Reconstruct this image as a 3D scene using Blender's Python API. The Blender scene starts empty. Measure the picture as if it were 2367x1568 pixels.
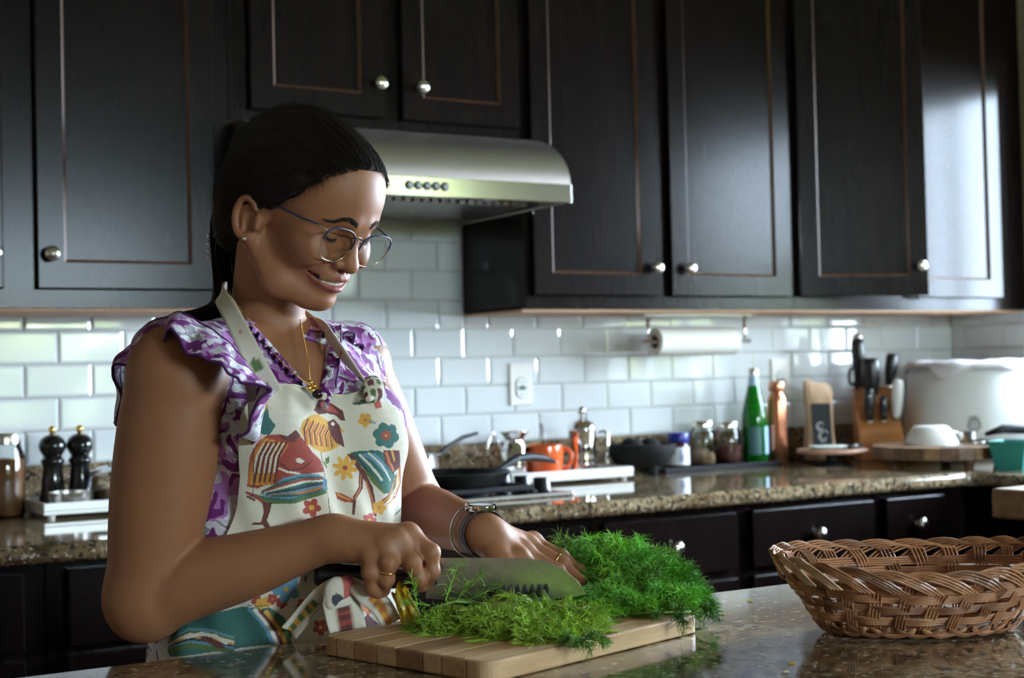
import bpy, bmesh, math, random
import numpy as np
from mathutils import Vector, Matrix

# ------------------------------------------------------------------ camera, world, light, exposure
SC = bpy.context.scene
COL = SC.collection
CAM_POS = Vector((-0.7565, -3.4920, 1.2069))
CAM_R = Vector((0.8598, -0.5101, -0.0232)).normalized()
CAM_F = Vector((0.5098, 0.8600, 0.0227)).normalized()
CAM_U = CAM_R.cross(CAM_F).normalized()
CAM_R = CAM_F.cross(CAM_U).normalized()
cam_data = bpy.data.cameras.new('camera')
cam = bpy.data.objects.new('camera', cam_data)
COL.objects.link(cam)
cam.matrix_world = Matrix(((CAM_R.x, CAM_U.x, -CAM_F.x, CAM_POS.x), (CAM_R.y, CAM_U.y, -CAM_F.y, CAM_POS.y),
                           (CAM_R.z, CAM_U.z, -CAM_F.z, CAM_POS.z), (0, 0, 0, 1)))
cam_data.sensor_width = 36.0
cam_data.lens = 3391.17 / 2367.0 * 36.0
cam_data.clip_start = 0.05
cam_data.dof.use_dof = True
cam_data.dof.focus_distance = 1.70
cam_data.dof.aperture_fstop = 6.6
SC.camera = cam

world = bpy.data.worlds.new('sky')
SC.world = world
world.use_nodes = True
wn = world.node_tree
wn.nodes.clear()
w_out = wn.nodes.new('ShaderNodeOutputWorld')
w_bg = wn.nodes.new('ShaderNodeBackground')
w_bg.inputs['Color'].default_value = (0.67, 0.82, 1.0, 1)
w_bg.inputs['Strength'].default_value = 33.0
wn.links.new(w_bg.outputs['Background'], w_out.inputs['Surface'])

sun_data = bpy.data.lights.new('sun', 'SUN')
sun_data.energy = 24.0
sun_data.angle = math.radians(1.0)
sun_data.color = (1.0, 0.92, 0.74)
sun = bpy.data.objects.new('sun', sun_data)
sun.rotation_euler = Vector((0.45, 0.22, -0.86)).to_track_quat('-Z', 'Y').to_euler()   # high sun over the roof, lighting the garden
COL.objects.link(sun)

SC.view_settings.view_transform = 'Standard'
SC.view_settings.look = 'None'
SC.view_settings.gamma = 1.0
SC.view_settings.use_curve_mapping = False
SC.view_settings.exposure = 1.8
SC.cycles.sample_clamp_indirect = 6.0
SC.cycles.caustics_reflective = False
SC.cycles.caustics_refractive = False
SC.cycles.max_bounces = 10
SC.cycles.diffuse_bounces = 5
SC.cycles.transparent_max_bounces = 24


def portal(name, loc, rot, sx, sy):          # daylight through a window opening (guides sky sampling only)
    l = bpy.data.lights.new(name, 'AREA')
    l.shape = 'RECTANGLE'
    l.size, l.size_y = sx, sy
    l.cycles.is_portal = True
    o = bpy.data.objects.new(name, l)
    o.location = loc
    o.rotation_euler = rot
    COL.objects.link(o)


ROOM_X0, ROOM_X1, ROOM_Y1, ROOM_Z = -3.0, 3.03, -7.0, 2.65
# windows in the right wall: (y0, y1, z0, z1); in the wall behind the camera: (x0, x1, z0, z1)
WIN_R = [(-0.92, -0.45, 1.14, 2.12), (-2.15, -1.25, 1.10, 2.12), (-5.7, -3.95, 1.72, 2.45), (-4.80, -4.50, 0.35, 1.60)]
WIN_F = [(0.75, 2.25, 0.95, 2.15)]
for (a, b, c, d) in WIN_R:
    portal('window_portal', (ROOM_X1 + 0.05, (a + b) / 2, (c + d) / 2), (0, math.radians(90), 0), d - c, b - a)
for (a, b, c, d) in WIN_F:
    portal('window_portal', ((a + b) / 2, ROOM_Y1 - 0.05, (c + d) / 2), (math.radians(90), 0, 0), b - a, d - c)

R = random.Random(7)


# ------------------------------------------------------------------ node helpers / materials
class NT:
    def __init__(s, name):
        s.m = bpy.data.materials.new(name)
        s.m.use_nodes = True
        s.t = s.m.node_tree
        s.b = s.t.nodes['Principled BSDF']

    def n(s, typ, **kw):
        nd = s.t.nodes.new('ShaderNode' + typ)
        for k, v in kw.items():
            if k.startswith('i_'):
                nd.inputs[k[2:].replace('_', ' ')].default_value = v
            else:
                setattr(nd, k, v)
        return nd

    def l(s, a, b):
        s.t.links.new(a, b)

    def coord(s, scale=(1, 1, 1), kind='Object'):
        c = s.n('TexCoord')
        mp = s.n('Mapping')
        mp.inputs['Scale'].default_value = scale
        s.l(c.outputs[kind], mp.inputs['Vector'])
        return mp.outputs['Vector']

    def noise(s, vec, scale, detail=4.0, rough=0.55, dist=0.0):
        nd = s.n('TexNoise')
        nd.inputs['Scale'].default_value = scale
        nd.inputs['Detail'].default_value = detail
        nd.inputs['Roughness'].default_value = rough
        nd.inputs['Distortion'].default_value = dist
        s.l(vec, nd.inputs['Vector'])
        return nd.outputs['Fac']

    def ramp(s, fac, stops, interp='LINEAR'):
        nd = s.n('ValToRGB')
        nd.color_ramp.interpolation = interp
        el = nd.color_ramp.elements
        while len(el) < len(stops):
            el.new(0.5)
        for e, (p, c) in zip(el, stops):
            e.position = p
            e.color = (c[0], c[1], c[2], 1)
        s.l(fac, nd.inputs['Fac'])
        return nd.outputs['Color']

    def mix(s, fac, a, b, mode='MIX'):
        nd = s.n('Mix', data_type='RGBA', blend_type=mode)
        for sock, v in ((nd.inputs[0], fac), (nd.inputs[6], a), (nd.inputs[7], b)):
            if isinstance(v, (int, float)):
                sock.default_value = v
            elif isinstance(v, tuple):
                sock.default_value = (v[0], v[1], v[2], 1)
            else:
                s.l(v, sock)
        return nd.outputs[2]

    def bump(s, h, strength=0.2, dist=0.002):
        nd = s.n('Bump')
        nd.inputs['Strength'].default_value = strength
        nd.inputs['Distance'].default_value = dist
        s.l(h, nd.inputs['Height'])
        s.l(nd.outputs['Normal'], s.b.inputs['Normal'])

    def col(s, c):
        if isinstance(c, tuple):
            s.b.inputs['Base Color'].default_value = (c[0], c[1], c[2], 1)
        else:
            s.l(c, s.b.inputs['Base Color'])

    def set(s, **kw):
        for k, v in kw.items():
            s.b.inputs[k.replace('_', ' ')].default_value = v
        return s


def srgb(r, g, b):
    f = lambda v: (v / 255 / 12.92) if v / 255 <= 0.04045 else ((v / 255 + 0.055) / 1.055) ** 2.4
    return (f(r), f(g), f(b))


M = {}


def plain(name, c, rough=0.5, metal=0.0, var=0.08, scale=30.0, **kw):
    t = NT(name)
    v = t.noise(t.coord(), scale, 3)
    t.col(t.mix(v, tuple(x * (1 - var) for x in c), tuple(min(1, x * (1 + var)) for x in c)))
    t.set(Roughness=rough, Metallic=metal, **kw)
    M[name] = t.m
    return t


def glassy(name, c, refl=1.0, body=None):
    """thin glass: clear (tinted) see-through sheet with fresnel reflections"""
    t = NT(name)
    tr = t.n('BsdfTransparent')
    tr.inputs['Color'].default_value = (c[0], c[1], c[2], 1)
    gl = t.n('BsdfGlossy')
    gl.inputs['Roughness'].default_value = 0.02
    fr = t.n('Fresnel')
    fr.inputs['IOR'].default_value = 1.5
    mu = t.n('Math', operation='MULTIPLY')
    mu.inputs[1].default_value = refl
    t.l(fr.outputs[0], mu.inputs[0])
    mx = t.n('MixShader')
    t.l(mu.outputs[0], mx.inputs[0])
    base = tr.outputs[0]
    if body:
        df = t.n('BsdfDiffuse')
        df.inputs['Color'].default_value = (body[0], body[1], body[2], 1)
        m2 = t.n('MixShader')
        m2.inputs[0].default_value = 0.35
        t.l(base, m2.inputs[1])
        t.l(df.outputs[0], m2.inputs[2])
        base = m2.outputs[0]
    t.l(base, mx.inputs[1])
    t.l(gl.outputs[0], mx.inputs[2])
    t.l(mx.outputs[0], t.t.nodes['Material Output'].inputs['Surface'])
    M[name] = t.m


def make_materials():
    # espresso stained cabinet wood, satin lacquer, warm reddish undertone where the grain opens
    t = NT('cabinet')
    v = t.coord((9, 9, 1.2))
    g = t.noise(v, 4, 6, 0.6, 0.6)
    g2 = t.noise(t.coord(), 1.7, 3)
    c1 = t.ramp(g, [(0.3, (0.0042, 0.0021, 0.0018)), (0.55, (0.0080, 0.0036, 0.0027)), (0.8, (0.014, 0.0055, 0.0034))])
    t.col(t.mix(g2, c1, (0.0055, 0.0042, 0.0042)))
    t.set(Roughness=0.21)
    t.b.inputs['Specular IOR Level'].default_value = 0.15
    M['cabinet'] = t.m
    plain('cabinet_edge', (0.075, 0.032, 0.016), 0.4, var=0.4, scale=12)
    plain('raw_wood', (0.50, 0.28, 0.15), 0.6, var=0.15)
    # polished granite: tan ground, brown clouds, black and cream grains
    for nm, sc, st in (('granite', 1.0, (1, 1, 1)), ('granite_island', 0.8, (1, 1, 1))):
        t = NT(nm)
        v = t.coord(st)
        cl = t.noise(v, 9 * sc, 5, 0.6, 0.5)
        base = t.ramp(cl, [(0.30, (0.075, 0.045, 0.022)), (0.48, (0.18, 0.12, 0.062)), (0.62, (0.31, 0.23, 0.135)), (0.78, (0.42, 0.35, 0.24))])
        gr = t.noise(v, 75 * sc, 4, 0.65)
        dk = t.ramp(gr, [(0.43, (1, 1, 1)), (0.50, (0, 0, 0))])
        base2 = t.mix(dk, base, (0.035, 0.026, 0.018))
        gr2 = t.noise(v, 130 * sc, 2, 0.5)
        lt = t.ramp(gr2, [(0.60, (0, 0, 0)), (0.68, (1, 1, 1))])
        t.col(t.mix(lt, base2, (0.46, 0.39, 0.28)))
        t.set(Roughness=0.045 if nm == 'granite' else 0.09)
        t.b.inputs['Specular IOR Level'].default_value = 0.7 if nm == 'granite' else 0.55
        t.b.inputs['Coat Weight'].default_value = 0.12 if nm == 'granite_island' else 0.25
        t.b.inputs['Coat Roughness'].default_value = 0.03
        M[nm] = t.m
    t = NT('tile')
    nv = t.noise(t.coord(), 5, 2)
    t.col(t.mix(nv, (0.60, 0.62, 0.62), (0.68, 0.69, 0.68)))
    t.set(Roughness=0.055)
    t.b.inputs['Specular IOR Level'].default_value = 0.6
    wv = t.noise(t.coord(), 11, 2)
    t.bump(wv, 0.08, 0.004)
    M['tile'] = t.m
    plain('grout', (0.42, 0.37, 0.30), 0.9, var=0.15, scale=60)
    plain('wall_paint', (0.40, 0.33, 0.25), 0.85, var=0.03, scale=4)
    plain('ceiling_paint', (0.50, 0.47, 0.43), 0.9, var=0.02, scale=4)
    plain('frame_white', (0.75, 0.75, 0.73), 0.4, var=0.03)
    t = NT('floor_wood')
    v = t.coord((1, 9, 1))
    g = t.noise(v, 3, 6, 0.6, 0.4)
    t.col(t.ramp(g, [(0.3, (0.13, 0.06, 0.028)), (0.7, (0.28, 0.15, 0.075))]))
    t.set(Roughness=0.3)
    M['floor_wood'] = t.m
    # metals
    t = NT('brushed_steel')
    g = t.noise(t.coord((2, 60, 60)), 8, 3)
    t.col(t.ramp(g, [(0.3, (0.56, 0.53, 0.50)), (0.7, (0.68, 0.65, 0.61))]))
    t.set(Roughness=0.27, Metallic=1.0)
    t.bump(g, 0.05, 0.001)
    M['brushed_steel'] = t.m
    plain('hood_steel', (0.60, 0.53, 0.50), 0.38, 1.0, var=0.05, scale=3)
    plain('chrome', (0.78, 0.77, 0.75), 0.08, 1.0, var=0.03)
    plain('nickel', (0.66, 0.63, 0.58), 0.2, 1.0, var=0.06)
    plain('copper', (0.72, 0.30, 0.17), 0.3, 1.0, var=0.06)
    plain('gold', (0.85, 0.56, 0.16), 0.22, 1.0, var=0.05)
    plain('iron', (0.008, 0.008, 0.009), 0.5, 0.0, var=0.3, Specular_IOR_Level=0.2)
    plain('pan_black', (0.006, 0.006, 0.0065), 0.4, 0.0, var=0.3, Specular_IOR_Level=0.25)
    plain('black_plastic', (0.010, 0.010, 0.011), 0.3, var=0.2)
    plain('black_gloss', (0.008, 0.008, 0.008), 0.1, var=0.2)
    plain('stone_dark', (0.014, 0.0135, 0.013), 0.85, var=0.5, scale=90, Specular_IOR_Level=0.15)
    plain('white_ceramic', (0.74, 0.72, 0.69), 0.18, var=0.02)
    plain('white_plastic', (0.72, 0.72, 0.70), 0.35, var=0.02)
    plain('ivory_plastic', (0.74, 0.70, 0.64), 0.35, var=0.02)
    plain('orange_ceramic', (0.66, 0.10, 0.02), 0.15, var=0.06)
    plain('blue_plastic', (0.01, 0.016, 0.22), 0.35, var=0.1)
    plain('label_white', (0.74, 0.75, 0.78), 0.6, var=0.02)
    plain('label_blue', (0.36, 0.52, 0.70), 0.5, var=0.08)
    plain('label_teal', (0.05, 0.14, 0.13), 0.5, var=0.1)
    plain('print_blue', (0.03, 0.06, 0.25), 0.6, var=0.1)
    plain('paper', (0.74, 0.71, 0.63), 0.9, var=0.04, scale=120)
    plain('cardboard', (0.33, 0.23, 0.14), 0.9, var=0.1)
    plain('kraft', (0.55, 0.36, 0.22), 0.7, var=0.12, scale=14)
    plain('powder_tan', (0.33, 0.20, 0.11), 0.95, var=0.2, scale=80)
    plain('spice_red', (0.12, 0.020, 0.012), 0.6, var=0.6, scale=90)
    plain('amber', (0.05, 0.018, 0.006), 0.15, var=0.2)
    plain('preserve', (0.16, 0.065, 0.022), 0.4, var=0.6, scale=70)
    plain('teal_card', (0.03, 0.26, 0.22), 0.7, var=0.12)
    plain('cloth_white', (0.72, 0.68, 0.70), 0.9, var=0.08, scale=25)
    plain('pink_wood', (0.50, 0.27, 0.18), 0.5, var=0.12, scale=10)
    plain('herb_green', (0.10, 0.22, 0.03), 0.7, var=0.4)
    plain('plate_white', (0.70, 0.74, 0.70), 0.2, var=0.04)
    plain('lens_grey', (0.25, 0.25, 0.25), 0.4)
    plain('leaf_out', (0.27, 0.305, 0.135), 0.8, var=0.5, scale=6)
    plain('lawn', (0.05, 0.085, 0.025), 0.9, var=0.4, scale=3)
    plain('clay_block', (0.40, 0.16, 0.05), 0.45, var=0.25, scale=8)
    for nm, a, b in (('walnut_grain', (0.075, 0.036, 0.016), (0.20, 0.10, 0.045)), ('butcher', (0.16, 0.082, 0.034), (0.36, 0.21, 0.10))):
        t = NT(nm)
        g = t.noise(t.coord((1, 7, 7)), 6, 5, 0.6, 0.5)
        t.col(t.ramp(g, [(0.3, a), (0.7, b)]))
        t.set(Roughness=0.5)
        M[nm] = t.m
    glassy('glass', (0.94, 0.96, 0.95))
    glassy('green_glass', (0.03, 0.55, 0.07), 1.0, (0.01, 0.20, 0.02))
    glassy('window_glass', (0.97, 0.98, 0.98), 0.6)
    glassy('lens_glass', (0.985, 0.99, 0.985), 0.18)


make_materials()


# ------------------------------------------------------------------ mesh helpers
class MB:
    def __init__(s):
        s.v, s.f, s.mi, s.cur = [], [], [], 0

    def add(s, vs, fs):
        b = len(s.v)
        s.v += [tuple(map(float, p)) for p in vs]
        s.f += [tuple(i + b for i in f) for f in fs]
        s.mi += [s.cur] * len(fs)
        return s

    def box(s, x0, x1, y0, y1, z0, z1):
        x0, x1 = min(x0, x1), max(x0, x1)
        y0, y1 = min(y0, y1), max(y0, y1)
        z0, z1 = min(z0, z1), max(z0, z1)
        return s.add([(x0, y0, z0), (x1, y0, z0), (x1, y1, z0), (x0, y1, z0), (x0, y0, z1), (x1, y0, z1), (x1, y1, z1), (x0, y1, z1)],
                     [(0, 3, 2, 1), (4, 5, 6, 7), (0, 1, 5, 4), (1, 2, 6, 5), (2, 3, 7, 6), (3, 0, 4, 7)])

    def lathe(s, prof, n=32, c=(0, 0, 0), sx=1.0, sy=1.0, close=False):
        vs, fs = [], []
        k = len(prof)
        for i in range(n):
            a = 2 * math.pi * i / n
            for (r, z) in prof:
                vs.append((c[0] + r * math.cos(a) * sx, c[1] + r * math.sin(a) * sy, c[2] + z))
        for i in range(n):
            j = (i + 1) % n
            for q in range(k - 1):
                fs.append((i * k + q, j * k + q, j * k + q + 1, i * k + q + 1))
        if close:
            fs.append(tuple(i * k for i in reversed(range(n))))
            fs.append(tuple(i * k + k - 1 for i in range(n)))
        return s.add(vs, fs)

    def tube(s, pts, rad, n=8, closed=False, cap=True, flat=1.0, up=None):
        P = [Vector(p) for p in pts]
        m = len(P)
        rads = rad if isinstance(rad, (list, tuple)) else [rad] * m
        vs, fs = [], []
        prev = Vector(up) if up is not None else None
        for i in range(m):
            if closed:
                t = (P[(i + 1) % m] - P[i - 1])
            else:
                t = P[min(i + 1, m - 1)] - P[max(i - 1, 0)]
            t = t.normalized() if t.length > 1e-9 else Vector((0, 0, 1))
            if prev is None:
                prev = Vector((0, 0, 1)) if abs(t.z) < 0.9 else Vector((1, 0, 0))
            a = prev - t * prev.dot(t)
            if a.length < 1e-6:
                a = t.orthogonal()
            a.normalize()
            if up is None:
                prev = a
            b = t.cross(a)
            for k in range(n):
                w = 2 * math.pi * k / n
                vs.append(P[i] + a * (math.cos(w) * rads[i] * flat) + b * (math.sin(w) * rads[i]))
        for i in range(m if closed else m - 1):
            j = (i + 1) % m
            for k in range(n):
                l = (k + 1) % n
                fs.append((i * n + k, i * n + l, j * n + l, j * n + k))
        if cap and not closed:
            fs.append(tuple(range(n - 1, -1, -1)))
            fs.append(tuple((m - 1) * n + k for k in range(n)))
        return s.add(vs, fs)

    def ball(s, c, r, n=12, m=8):
        rx, ry, rz = r if isinstance(r, (tuple, list)) else (r, r, r)
        vs, fs = [(c[0], c[1], c[2] - rz)], []
        for j in range(1, m):
            ph = math.pi * j / m
            for i in range(n):
                a = 2 * math.pi * i / n
                vs.append((c[0] + rx * math.sin(ph) * math.cos(a), c[1] + ry * math.sin(ph) * math.sin(a), c[2] - rz * math.cos(ph)))
        vs.append((c[0], c[1], c[2] + rz))
        t = len(vs) - 1
        for i in range(n):
            j = (i + 1) % n
            fs.append((0, 1 + j, 1 + i))
            fs.append((t, 1 + (m - 2) * n + i, 1 + (m - 2) * n + j))
            for q in range(m - 2):
                fs.append((1 + q * n + i, 1 + q * n + j, 1 + (q + 1) * n + j, 1 + (q + 1) * n + i))
        return s.add(vs, fs)

    def prism(s, poly, y0, y1, axis='y'):
        """poly of 2-D points extruded along an axis (x,z for y; y,z for x; x,y for z)"""
        n = len(poly)
        mk = {'y': lambda p, d: (p[0], d, p[1]), 'x': lambda p, d: (d, p[0], p[1]), 'z': lambda p, d: (p[0], p[1], d)}[axis]
        vs = [mk(p, y0) for p in poly] + [mk(p, y1) for p in poly]
        fs = [tuple(range(n)), tuple(range(2 * n - 1, n - 1, -1))]
        for i in range(n):
            j = (i + 1) % n
            fs.append((j, i, i + n, j + n))
        return s.add(vs, fs)

    def move(s, start, mat):
        for i in range(start, len(s.v)):
            s.v[i] = tuple(mat @ Vector(s.v[i]))
        return s

    def mesh(s, name, mats, smooth=False, fix=True):
        me = bpy.data.meshes.new(name)
        me.from_pydata(s.v, [], s.f)
        for m in (mats if isinstance(mats, (list, tuple)) else [mats]):
            me.materials.append(M[m] if isinstance(m, str) else m)
        if max(s.mi or [0]) > 0:
            me.polygons.foreach_set('material_index', s.mi)
        if fix:
            bm = bmesh.new()
            bm.from_mesh(me)
            bmesh.ops.recalc_face_normals(bm, faces=bm.faces)
            bm.to_mesh(me)
            bm.free()
        if smooth:
            me.polygons.foreach_set('use_smooth', [True] * len(me.polygons))
        me.update()
        return me


def link(name, me, parent=None):
    o = bpy.data.objects.new(name, me)
    COL.objects.link(o)
    if parent is not None:
        o.parent = parent
    return o


def part(name, mb, mats, parent=None, smooth=False, bevel=0.0, seg=2, fix=True, angle=None, label=None):
    o = link(name, mb.mesh(name, mats, smooth, fix), parent)
    if bevel:
        b = o.modifiers.new('bevel', 'BEVEL')
        b.width, b.segments, b.limit_method = bevel, seg, 'ANGLE'
        b.angle_limit = math.radians(40)
        b.harden_normals = False
    if angle is not None:
        me = o.data
        me.polygons.foreach_set('use_smooth', [True] * len(me.polygons))
        me.set_sharp_from_angle(angle=math.radians(angle))
    if label:
        o['label'] = label
    return o


def tag(o, label, cat, group=None, kind=None):
    o['label'] = label
    o['category'] = cat
    if group:
        o['group'] = group
    if kind:
        o['kind'] = kind
    return o


def thing(name, label, cat, loc=(0, 0, 0), rz=0.0, group=None):
    o = bpy.data.objects.new(name, None)
    COL.objects.link(o)
    o.location = loc
    o.rotation_euler = (0, 0, rz)
    o.empty_display_size = 0.05
    return tag(o, label, cat, group)


def struct(o, label=None, cat=None):
    o['kind'] = 'structure'
    if label:
        o['label'] = label
        o['category'] = cat
    return o


def copy_part(o, parent, loc=None):
    c = o.copy()
    COL.objects.link(c)
    c.parent = parent
    if loc is not None:
        c.location = loc
    return c
# ------------------------------------------------------------------ the room
CZ = 0.915            # counter height
CF = -0.77            # front edge of the back counter


def wall_with_holes(name, axis, pos, thick, u0, u1, z0, z1, holes, mat):
    """wall made of boxes around rectangular openings; axis x: plane x=pos, u = y; axis y: plane y=pos, u = x"""
    mb = MB()
    hs = sorted(holes)
    us = [u0]
    for h in hs:
        us += [h[0], h[1]]
    us.append(u1)

    def bx(a, b, c, d):
        if b - a < 1e-6 or d - c < 1e-6:
            return
        if axis == 'x':
            mb.box(pos, pos + thick, a, b, c, d)
        else:
            mb.box(a, b, pos, pos + thick, c, d)
    for i in range(0, len(us), 2):
        bx(us[i], us[i + 1], z0, z1)
    for h in hs:
        bx(h[0], h[1], z0, h[2])
        bx(h[0], h[1], h[3], z1)
    return struct(part(name, mb, mat), name.replace('_', ' ') + ' of the kitchen, painted plaster', 'wall')


struct(part('floor', MB().box(ROOM_X0, ROOM_X1, ROOM_Y1, 0, -0.05, 0.0), 'floor_wood'), 'brown wooden kitchen floor', 'floor')
struct(part('ceiling', MB().box(ROOM_X0, ROOM_X1, ROOM_Y1, 0, ROOM_Z, ROOM_Z + 0.05), 'ceiling_paint'), 'plain white kitchen ceiling', 'ceiling')
wall_back = part('wall_back', MB().box(ROOM_X0, ROOM_X1 + 0.15, 0.0, 0.12, 0, ROOM_Z), 'grout')
struct(wall_back, 'back wall covered in glossy white subway tiles with tan grout', 'wall')
wall_left = wall_with_holes('wall_left', 'x', ROOM_X0, -0.12, ROOM_Y1, 0, 0, ROOM_Z, [], 'wall_paint')
wall_right = wall_with_holes('wall_right', 'x', ROOM_X1, 0.15, ROOM_Y1, 0, 0, ROOM_Z, WIN_R, 'wall_paint')
wall_front = wall_with_holes('wall_front', 'y', ROOM_Y1, -0.15, ROOM_X0, ROOM_X1, 0, ROOM_Z, WIN_F, 'wall_paint')

# subway tiles, each with a bevelled rim
PX, PZ, TZ0 = 0.1545, 0.0777, 1.017
TG = 0.0022


def tile_mesh(w, h, t=0.008, bv=0.0065):
    a, b = w / 2, h / 2
    vs = [(-a, 0, -b), (a, 0, -b), (a, 0, b), (-a, 0, b), (-a, -t * 0.70, -b), (a, -t * 0.70, -b), (a, -t * 0.70, b), (-a, -t * 0.70, b),
          (-a + bv, -t, -b + bv), (a - bv, -t, -b + bv), (a - bv, -t, b - bv), (-a + bv, -t, b - bv)]
    fs = []
    for k in (0, 4):
        for i in range(4):
            j = (i + 1) % 4
            fs.append((k + i, k + j, k + 4 + j, k + 4 + i))
    fs.append((8, 9, 10, 11))
    return MB().add(vs, fs).mesh('tile', 'tile')


TM = {}


def tile(cx, cz, w, h, parent, right_wall=False):
    k = (round(w, 4), round(h, 4))
    if k not in TM:
        TM[k] = tile_mesh(w, h)
    o = link('tile', TM[k], parent)
    if right_wall:
        o.location = (ROOM_X1, cx, cz)
        o.rotation_euler = (0, 0, math.radians(-90))
    else:
        o.location = (cx, 0, cz)
    o.rotation_euler = (R.uniform(-.006, .006), 0, o.rotation_euler[2] + R.uniform(-.004, .004))


def tile_run(u0, u1, ztop, off, parent, rw=False):
    r = 0
    while TZ0 + r * PZ < ztop - 0.004:
        za, zb = TZ0 + r * PZ + TG / 2, min(TZ0 + (r + 1) * PZ - TG / 2, ztop)
        x = math.floor(u0 / PX) * PX + off * ((r + 1) % 2) * PX * 0.5 - PX - off * 0
        if r % 2 == 1:
            x += 0.5 * PX * off
            x -= 0 if off else 0
        while x < u1:
            a, b = max(x + TG / 2, u0), min(x + PX - TG / 2, u1)
            if b - a > 0.006:
                tile((a + b) / 2, (za + zb) / 2, b - a, zb - za, parent, rw)
            x += PX
        r += 1


def tiles_back():
    for r in range(10):
        za, zb = TZ0 + r * PZ + TG / 2, TZ0 + (r + 1) * PZ - TG / 2
        k0 = -4
        for k in range(k0, 21):
            x0 = k * PX + (0.5 * PX if r % 2 == 1 else 0.0)
            a, b = x0 + TG / 2, x0 + PX - TG / 2
            lo, hi = -0.60, ROOM_X1 - 0.001
            top = 1.372
            if r > 4 or za > top:
                lo, hi, top = 0.388, 1.158, 1.79
            if r == 4:                      # the row cut by the wall cabinets keeps full tiles under the hood
                segs = [(-0.60, 0.388, 1.372), (0.388, 1.158, 1.79), (1.158, hi, 1.372)]
            else:
                segs = [(lo, hi, top)]
            for (l, h, tp) in segs:
                aa, bb = max(a, l), min(b, h)
                zz = min(zb, tp)
                if bb - aa > 0.008 and zz - za > 0.01:
                    tile((aa + bb) / 2, (za + zz) / 2, bb - aa, zz - za, wall_back)


tiles_back()
for r in range(5):
    za, zb = TZ0 + r * PZ + TG / 2, min(TZ0 + (r + 1) * PZ - TG / 2, 1.372)
    y = -0.009 - (0.055 if r % 2 else 0.13)
    a = -0.009
    while a > -0.39:
        b = max(y, -0.395)
        if a - b > 0.02:
            tile((a + b) / 2, (za + zb) / 2, a - b - TG, zb - za, wall_right, True)
        a, y = b, b - PX

# windows: frame, mullions, panes, sill
def window(name, axis, pos, a, b, c, d, nv, nh, label):
    fr = MB()
    w = 0.035

    def bx(m, u0, u1, z0, z1, t0, t1):
        if axis == 'x':
            m.box(pos + t0, pos + t1, u0, u1, z0, z1)
        else:
            m.box(u0, u1, pos - t0, pos - t1, z0, z1)
    for (u0, u1, z0, z1) in ((a, a + w, c, d), (b - w, b, c, d), (a, b, c, c + w), (a, b, d - w, d)):
        bx(fr, u0, u1, z0, z1, 0.03, 0.09)
    for i in range(1, nv):
        u = a + (b - a) * i / nv
        bx(fr, u - .011, u + .011, c, d, 0.04, 0.08)
    for i in range(1, nh):
        z = c + (d - c) * i / nh
        bx(fr, a, b, z - .011, z + .011, 0.04, 0.08)
    root = part(name, fr, 'frame_white')
    struct(root, label, 'window')
    for i in range(nv):
        for j in range(nh):
            g = MB()
            bx(g, a + (b - a) * i / nv, a + (b - a) * (i + 1) / nv, c + (d - c) * j / nh, c + (d - c) * (j + 1) / nh, 0.058, 0.062)
            part('pane', g, 'window_glass', root)
    cs = MB()
    for (u0, u1, z0, z1) in ((a - .06, a, c - .05, d + .06), (b, b + .06, c - .05, d + .06), (a, b, d, d + .06), (a - .08, b + .08, c - .03, c)):
        bx(cs, u0, u1, z0, z1, -0.018, 0.0)
    part('casing', cs, 'frame_white', root)
    return root


window('window_1', 'x', ROOM_X1, *WIN_R[0], 2, 1, 'narrow white framed window in the wall beside the corner cabinet')
window('window_2', 'x', ROOM_X1, *WIN_R[1], 3, 2, 'white framed window over the sink counter')
window('window_3', 'x', ROOM_X1, *WIN_R[2], 2, 1, 'high wide window opening onto the garden trees')
window('window_5', 'x', ROOM_X1, *WIN_R[3], 1, 1, 'slim window below the high garden window')
window('window_4', 'y', ROOM_Y1, *WIN_F[0], 3, 2, 'wide window in the wall behind the camera')

# the garden outside the glass
struct(part('lawn', MB().box(ROOM_X1 + 0.15, 14, -14, 4, -0.12, -0.1), 'lawn'), 'lawn outside the windows', 'lawn')
hb = MB()
rg = random.Random(3)
for i in range(520):
    hy = -4.7 - 8.5 * rg.random()  # low near stretch is added to dim the sink window's tile reflection
    hb.ball((5.8 + rg.uniform(-.5, .5), hy, rg.uniform(0.1, 1.75 if hy > -6.6 else 4.2)), rg.uniform(.18, .45), 7, 5)
struct(part('hedge', hb, 'leaf_out', smooth=True), 'tall green garden hedge with a low stretch added to dim a window reflection', 'hedge')

hc = MB()
for i in range(420):  # unseen hedge, added so the rear window reflects dimmer in the tiles
    hc.ball((-1.5 + 8 * rg.random(), -9.2 + rg.uniform(-.5, .5), rg.uniform(0.1, 1.7)), rg.uniform(.18, .4), 7, 5)
struct(part('hedge', hc, 'leaf_out', smooth=True), 'unseen hedge added to dim the reflection of the window behind the camera', 'hedge')
struct(part('lawn', MB().box(-4, ROOM_X1 + .14, -14, ROOM_Y1 - .2, -0.12, -0.1), 'lawn'), 'strip of lawn behind the house', 'lawn')

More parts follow.
